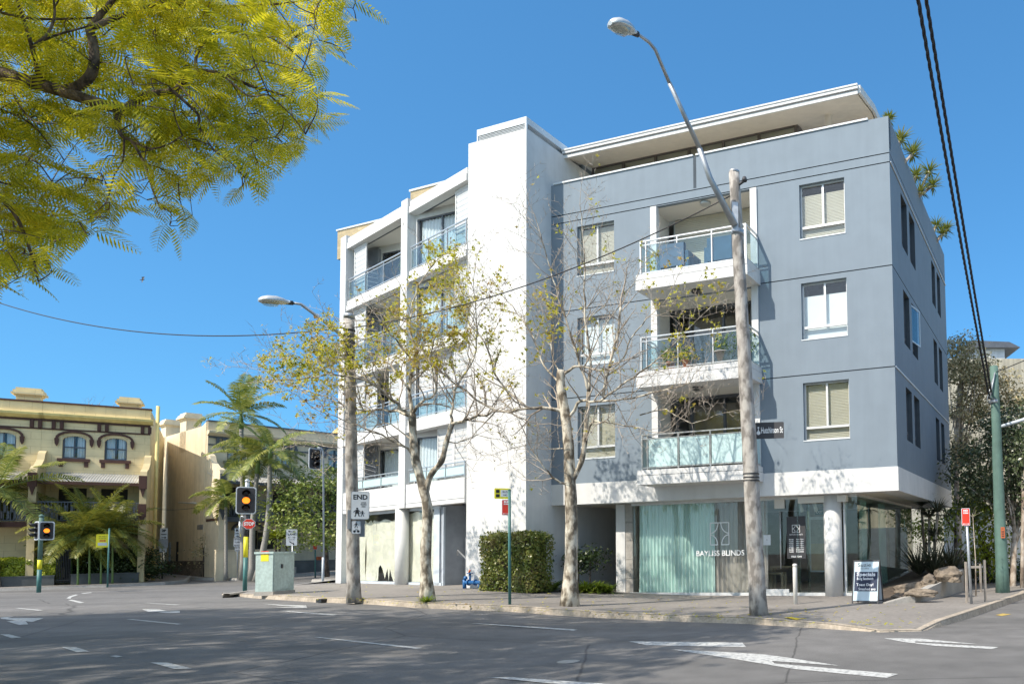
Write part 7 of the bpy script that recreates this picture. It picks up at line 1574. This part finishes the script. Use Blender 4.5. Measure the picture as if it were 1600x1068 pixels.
tuftsrc = [('broad bright green palm-like shrub between the palm trunks and leafy tree', 432, 800, 38, 1.3), ('low clump of pale fleshy leaves at the foot of the palm-like shrub', 437, 842, 38, 1.1)]
for lab, x, y, Y, s_ in tuftsrc:
    c = at(x, y, Y); tt = thing('shrub', lab, 'shrub', Vector((c.x, c.y, zr(c.x, c.y) + .13)), None); MB().tube([Vector((c.x, c.y, zr(c.x, c.y))), c], .05, 8).build('stem', 'darkbark', tt)
    V, Fq = blades(c, 90, s_, .14, 1., droop=1.1, up=1.); npmesh('foliage', V, Fq, 'limeleaf', tt)
leafy('wispy_shrub', 'thin brownish shrub at the corner of the cream gable', 'shrub', [(at(318, 858, 40), (.5, .5, .8))], 350, .12, 'gumleaf', (pz(318, 890, 40), at(318, 860, 40), .03))
def hedge(name, label, cat, fr, u0, u1, n0, n1, z0, z1, n, size, matn, rough=.06):
    """clipped hedge: leaves over the faces of a box and some way in"""
    t = thing(name, label, cat, fr.P((u0 + u1) / 2, (n0 + n1) / 2, z0)); mb = MB(); e = .12; mb.box(fr, u0 + e, u1 - e, n0 + e, n1 - e, z0, z1 - e); mb.build('inner_branches', 'darkbark', t)
    A = [((u1 - u0) * (z1 - z0), 0), ((u1 - u0) * (n1 - n0), 1), ((n1 - n0) * (z1 - z0), 2), ((n1 - n0) * (z1 - z0), 3)]; s_ = sum(a for a, _ in A); P_ = []; N_ = []
    ph = nrs.uniform(0, 6, 4)
    for a, w_ in A:
        for _ in range(int(n * a / s_)):
            u, nn, z, dp = rnd.uniform(u0, u1), rnd.uniform(n0, n1), rnd.uniform(z0, z1), abs(rnd.gauss(0, rough * 1.5)) - rough
            dp += .07 * math.sin(u * 5 + ph[0]) * math.sin(z * 5.5 + ph[1]) + .03 * math.sin(u * 13 + z * 11)
            if w_ == 0: p, m_ = fr.P(u, n1 - dp, z), fr.n
            elif w_ == 1: p, m_ = fr.P(u, nn, z1 - dp), Vector((0, 0, 1))
            elif w_ == 2: p, m_ = fr.P(u0 + dp, nn, z), -fr.u
            else: p, m_ = fr.P(u1 - dp, nn, z), fr.u
            P_.append(tuple(p)); N_.append(tuple(m_))
    V, Fq = leaf_cloud(P_, size, np.array(N_) * .8); npmesh('foliage', V, Fq, matn, t); return t
h0 = gp(752, 922); h1_ = at(834, 900, 22.2); h1_.z = h0.z; ang = math.degrees(math.atan2(h1_.y - h0.y, h1_.x - h0.x)); HF = Fr(h0[:2], ang); hl = (h1_ - h0).length
hedge('box_hedge', 'big square clipped hedge in front of the white tower', 'hedge', HF, 0, hl, -.85, 0, h0.z - .05, at(760, 836, h0.y).z, 9000, .085, 'hedgeleaf')
hedge('clipped_hedge', 'long bright green clipped hedge in front of the left yellow house', 'hedge', YF, a0, a1, 1.0, 1.75, .8, YF.hit(40, 873, 1.75)[1], 9000, .10, 'boxleaf', .05)
leafy('dark_shrub', 'mass of dark green shrubs over the low wall by the lane', 'shrub', [(YF.P(YF.hit(x, 880, 1.2)[0], 1.1, 1.35), (.95, .6, .75)) for x in (150, 178, 205, 230)], 9000, .12, 'darkleaf', loc=YF.P(YF.hit(190, 880, 1.2)[0], 1.2, .8), per=20, clump=.35)
# agapanthus and small shrubs by the entry
k = 0
for x, y, s_, lab in ((815, 922, .55, 'strappy green clump nearest the foot of the box hedge'), (838, 920, .55, 'second strappy clump from the box hedge'), (862, 918, .6, 'strappy clump just left of the right plane tree'), (915, 914, .6, 'strappy clump just right of the right plane tree'), (932, 912, .6, 'strappy clump in the middle between plane tree and entry'), (948, 910, .55, 'strappy clump nearest the entry pier')):
    YY = 22.9 if x < 850 else 23.5; c = at(x, y, YY); c.z = zr(c.x, c.y) + .14; tuft('agapanthus', lab, 'plant', c, 150, s_ * 1.15, .06, 'lilyleaf', 'strappy plants along the tower side wall', .9, 1.2, 1.)
for x, y, yt, lab in ((904, 912, 870, 'small dark-leaved shrub beside the trunk of the right plane tree'), (922, 908, 866, 'taller thin shrub with dark leaves against the entry wall')):
    c = at(x, y, 24.3); c.z = zr(c.x, c.y) + .13; leafy('small_shrub', lab, 'shrub', [(at(x, yt + 6, c.y), (.42, .35, .32))], 420, .12, 'darkleaf', (c, at(x, yt + 8, c.y), .022))
# ---- right side greenery
leafy('gum_tree', 'tall slender gum tree with olive-brown foliage beside the grey building', 'tree', [(at(1500, 540, 33), (1.0, .9, .5)), (at(1508, 575, 33), (1.5, 1.2, .8)), (at(1545, 600, 33), (1.3, 1.1, .7)), (at(1512, 640, 33), (1.3, 1., .8)), (at(1500, 700, 33), (.9, .9, .9)), (at(1590, 625, 33), (1.1, 1., .6))], 11000, .14, 'gumleaf', (pz(1503, 900, 33), at(1500, 600, 33), .12, [at(1494, 740, 33)]), bark='gumbark', per=16, clump=.5, hollow=.2)
leafy('fig_tree', 'dense dark tree behind the green power pole', 'tree', [(at(1560, 730, 27), (1.9, 1.6, 1.5)), (at(1600, 690, 27), (1.7, 1.6, 1.5)), (at(1530, 770, 26.5), (1.1, 1.1, 1.0)), (at(1605, 780, 26.5), (1.3, 1.3, 1.2)), (at(1575, 660, 28), (1.2, 1.2, .8))], 16000, .13, 'figleaf', (pz(1583, 928, 25), at(1590, 800, 26.5), .11, [at(1584, 860, 25.5)]), bark='gumbark', per=22, clump=.45)
leafy('slim_tree', 'slim bare-stemmed tree at the far right edge', 'tree', [(at(1625, 700, 24), (1.0, 1.0, 1.6))], 1800, .13, 'figleaf', (pz(1597, 922, 24), at(1600, 740, 24), .07), bark='gumbark')
leafy('lime_shrub', 'sunlit lime-green shrub left of the green power pole', 'shrub', [(at(1540, 835, 27), (.8, .7, 1.2)), (at(1528, 800, 27), (.7, .7, .5)), (at(1545, 875, 27), (.6, .6, .6))], 2600, .15, 'limeleaf', (pz(1545, 915, 27), at(1542, 850, 27), .05), per=14)
leafy('dark_hedge', 'dark low hedge behind the sapling stakes', 'hedge', [(at(x, 905, 28), (1.1, .8, .75)) for x in (1545, 1590, 1625)], 5000, .11, 'darkleaf', loc=pz(1570, 925, 28), per=20)
leafy('yellow_shrub', 'small yellow-green shrub seen through the cordyline leaves', 'shrub', [(at(1447, 828, 34), (.9, .7, .6))], 900, .14, 'limeleaf', (pz(1447, 890, 34), at(1447, 840, 34), .04))
leafy('back_tree', 'mottled green tree mass between the shop and the gum trunk', 'tree', [(at(1500, 760, 36), (1.8, 1.4, 1.6)), (at(1485, 800, 35), (1.4, 1.2, 1.3))], 5000, .15, 'greenleaf', (pz(1492, 900, 35.5), at(1495, 790, 35.5), .1), per=20)
def cordyline(name, label, base, heads, matn, L_=.75, w_=.05, n=70, cat='plant', r=.05, group=None):
    t = thing(name, label, cat, base, group); mb = MB(); VV = []; q = Q()
    for h in heads:
        mb.tube(smooth([base - Vector((0, 0, .05)), base.lerp(h, .5) + rv(.08), h]), [r] * 9, 8); V, Fq = blades(h, n, L_, w_, 1., droop=.7, up=1.1); q.add(V, Fq); V, Fq = blades(h - Vector((0, 0, .08)), n // 3, L_ * .8, w_, 1., droop=1.6, up=.3); q.add(V, Fq)
    mb.build('stem', 'gumbark', t); q.build('foliage', matn, t)
cordyline('cordyline', 'dark spiky-headed cordylines rising beside the shop glass', pz(1450, 895, 26), [at(1452, 808, 26), at(1440, 790, 26.5), at(1465, 800, 25.6), at(1460, 838, 25.8)], 'flaxleaf', .75, .05, 70)
for x, y, Y, lab in ((1437, 905, 24.5, 'flax clump closest to the shop glass'), (1462, 902, 24.2, 'biggest flax clump in the middle of the planter'), (1486, 895, 24.6, 'flax clump beside the bent pipe rail'), (1512, 905, 27., 'flax clump behind the sapling stakes')):
    p = at(x, y, Y); c = Vector((p.x, p.y, .6 if x < 1500 else .15)); V, Fq = blades(c, 110, 1.5, .055, .8, droop=.8, up=1.2); o = npmesh('flax', V, Fq, 'flaxleaf', None, loc=c); tag(o, lab, 'plant', 'flax clumps in the planter')
c = gp(1525, 931); t = thing('sapling', 'young thin sapling tied between hardwood stakes', 'tree', c); mb = MB(); mb.tube([c, c + Vector((.02, 0, 1.0)), c + Vector((-.02, 0, 2.3))], [.022, .016, .006], 6); mb.build('trunk', 'gumbark', t)
tr_ = Tree(); tr_.sprout([c + Vector((0, 0, 1.0)), c + Vector((0, 0, 1.5)), c + Vector((-.02, 0, 2.2))], .014, .006, .16, (.25, .6), 2, .4, 0, nlev=2); tr_.tw.build('twigs', 'twig', t); V, Fq = leaf_cloud([tuple(p) for p, _, _ in tr_.tips], .07); npmesh('foliage', V, Fq, 'greenleaf', t)
# yuccas on the roof terrace
def roofp(v, off=.9): p = S.P(v, -off, 13.0); return p
for k, (v, heads, lab) in enumerate(((2.2, ((1412, 218), (1426, 240)), 'yucca nearest the front corner of the roof terrace'), (4.6, ((1432, 275), (1448, 268), (1455, 290), (1440, 300)), 'largest many-headed yucca in the middle of the roof terrace edge'), (8.6, ((1466, 352), (1478, 358), (1470, 366)), 'lowest yucca at the back end of the roof terrace'), (.5, ((1391, 186),), 'small spiky plant just behind the front roof corner'))):
    b_ = roofp(v, .7 if v > 1 else 1.0); hs = []
    for x, y in heads:
        d = ray(x, y); t_ = (b_.y - CAM.y) / d.y; p = CAM + d * t_; hs.append(Vector((p.x + rnd.uniform(-.1, .1), p.y, p.z)))
    cordyline('yucca', lab, b_, hs, 'yuccaleaf', .5 if v > 1 else .3, .045, 60, 'plant', .05, 'yuccas along the roof terrace')
# bare treetop behind the yellow terrace
t = thing('bare_tree', 'bare twiggy treetop behind the yellow terrace parapet', 'tree', pz(135, 900, 52)); tb = Tree(); c = at(135, 690, 52); tb.big.tube([pz(135, 900, 52), c], [.2, .12], 8)
for k in range(8): e = at(135 + rnd.uniform(-50, 55), 640 + rnd.uniform(-14, 10), 52 + rnd.uniform(-1, 1)); P_ = smooth([c, c.lerp(e, .5) + rv(.2), e]); tb.limb(P_, .06, .015, 5); tb.sprout(P_, .05, .01, .3, (.5, 1.1), 2, .5, .3, nlev=3)
tb.big.build('trunk', 'gumbark', t); tb.tw.build('twigs', 'twig', t)
# fallen leaves: too many to count
P_ = []
for _ in range(420):
    x, y = rnd.uniform(420, 1440), 0; ky = np.interp(x, [400, 650, 1000, 1200, 1440], [934, 949, 967.5, 976, 985]); p = gp(x, ky + rnd.choice([rnd.gauss(2, 3), rnd.uniform(-30, 0)]), 0)
    P_.append((p.x, p.y, zr(p.x, p.y) + .15))
V, Fq = leaf_cloud(P_, .075, np.tile([0, 0, 3.], (len(P_), 1))); o = npmesh('leaf_litter', V, Fq, 'planeleaf'); o['kind'] = 'stuff'
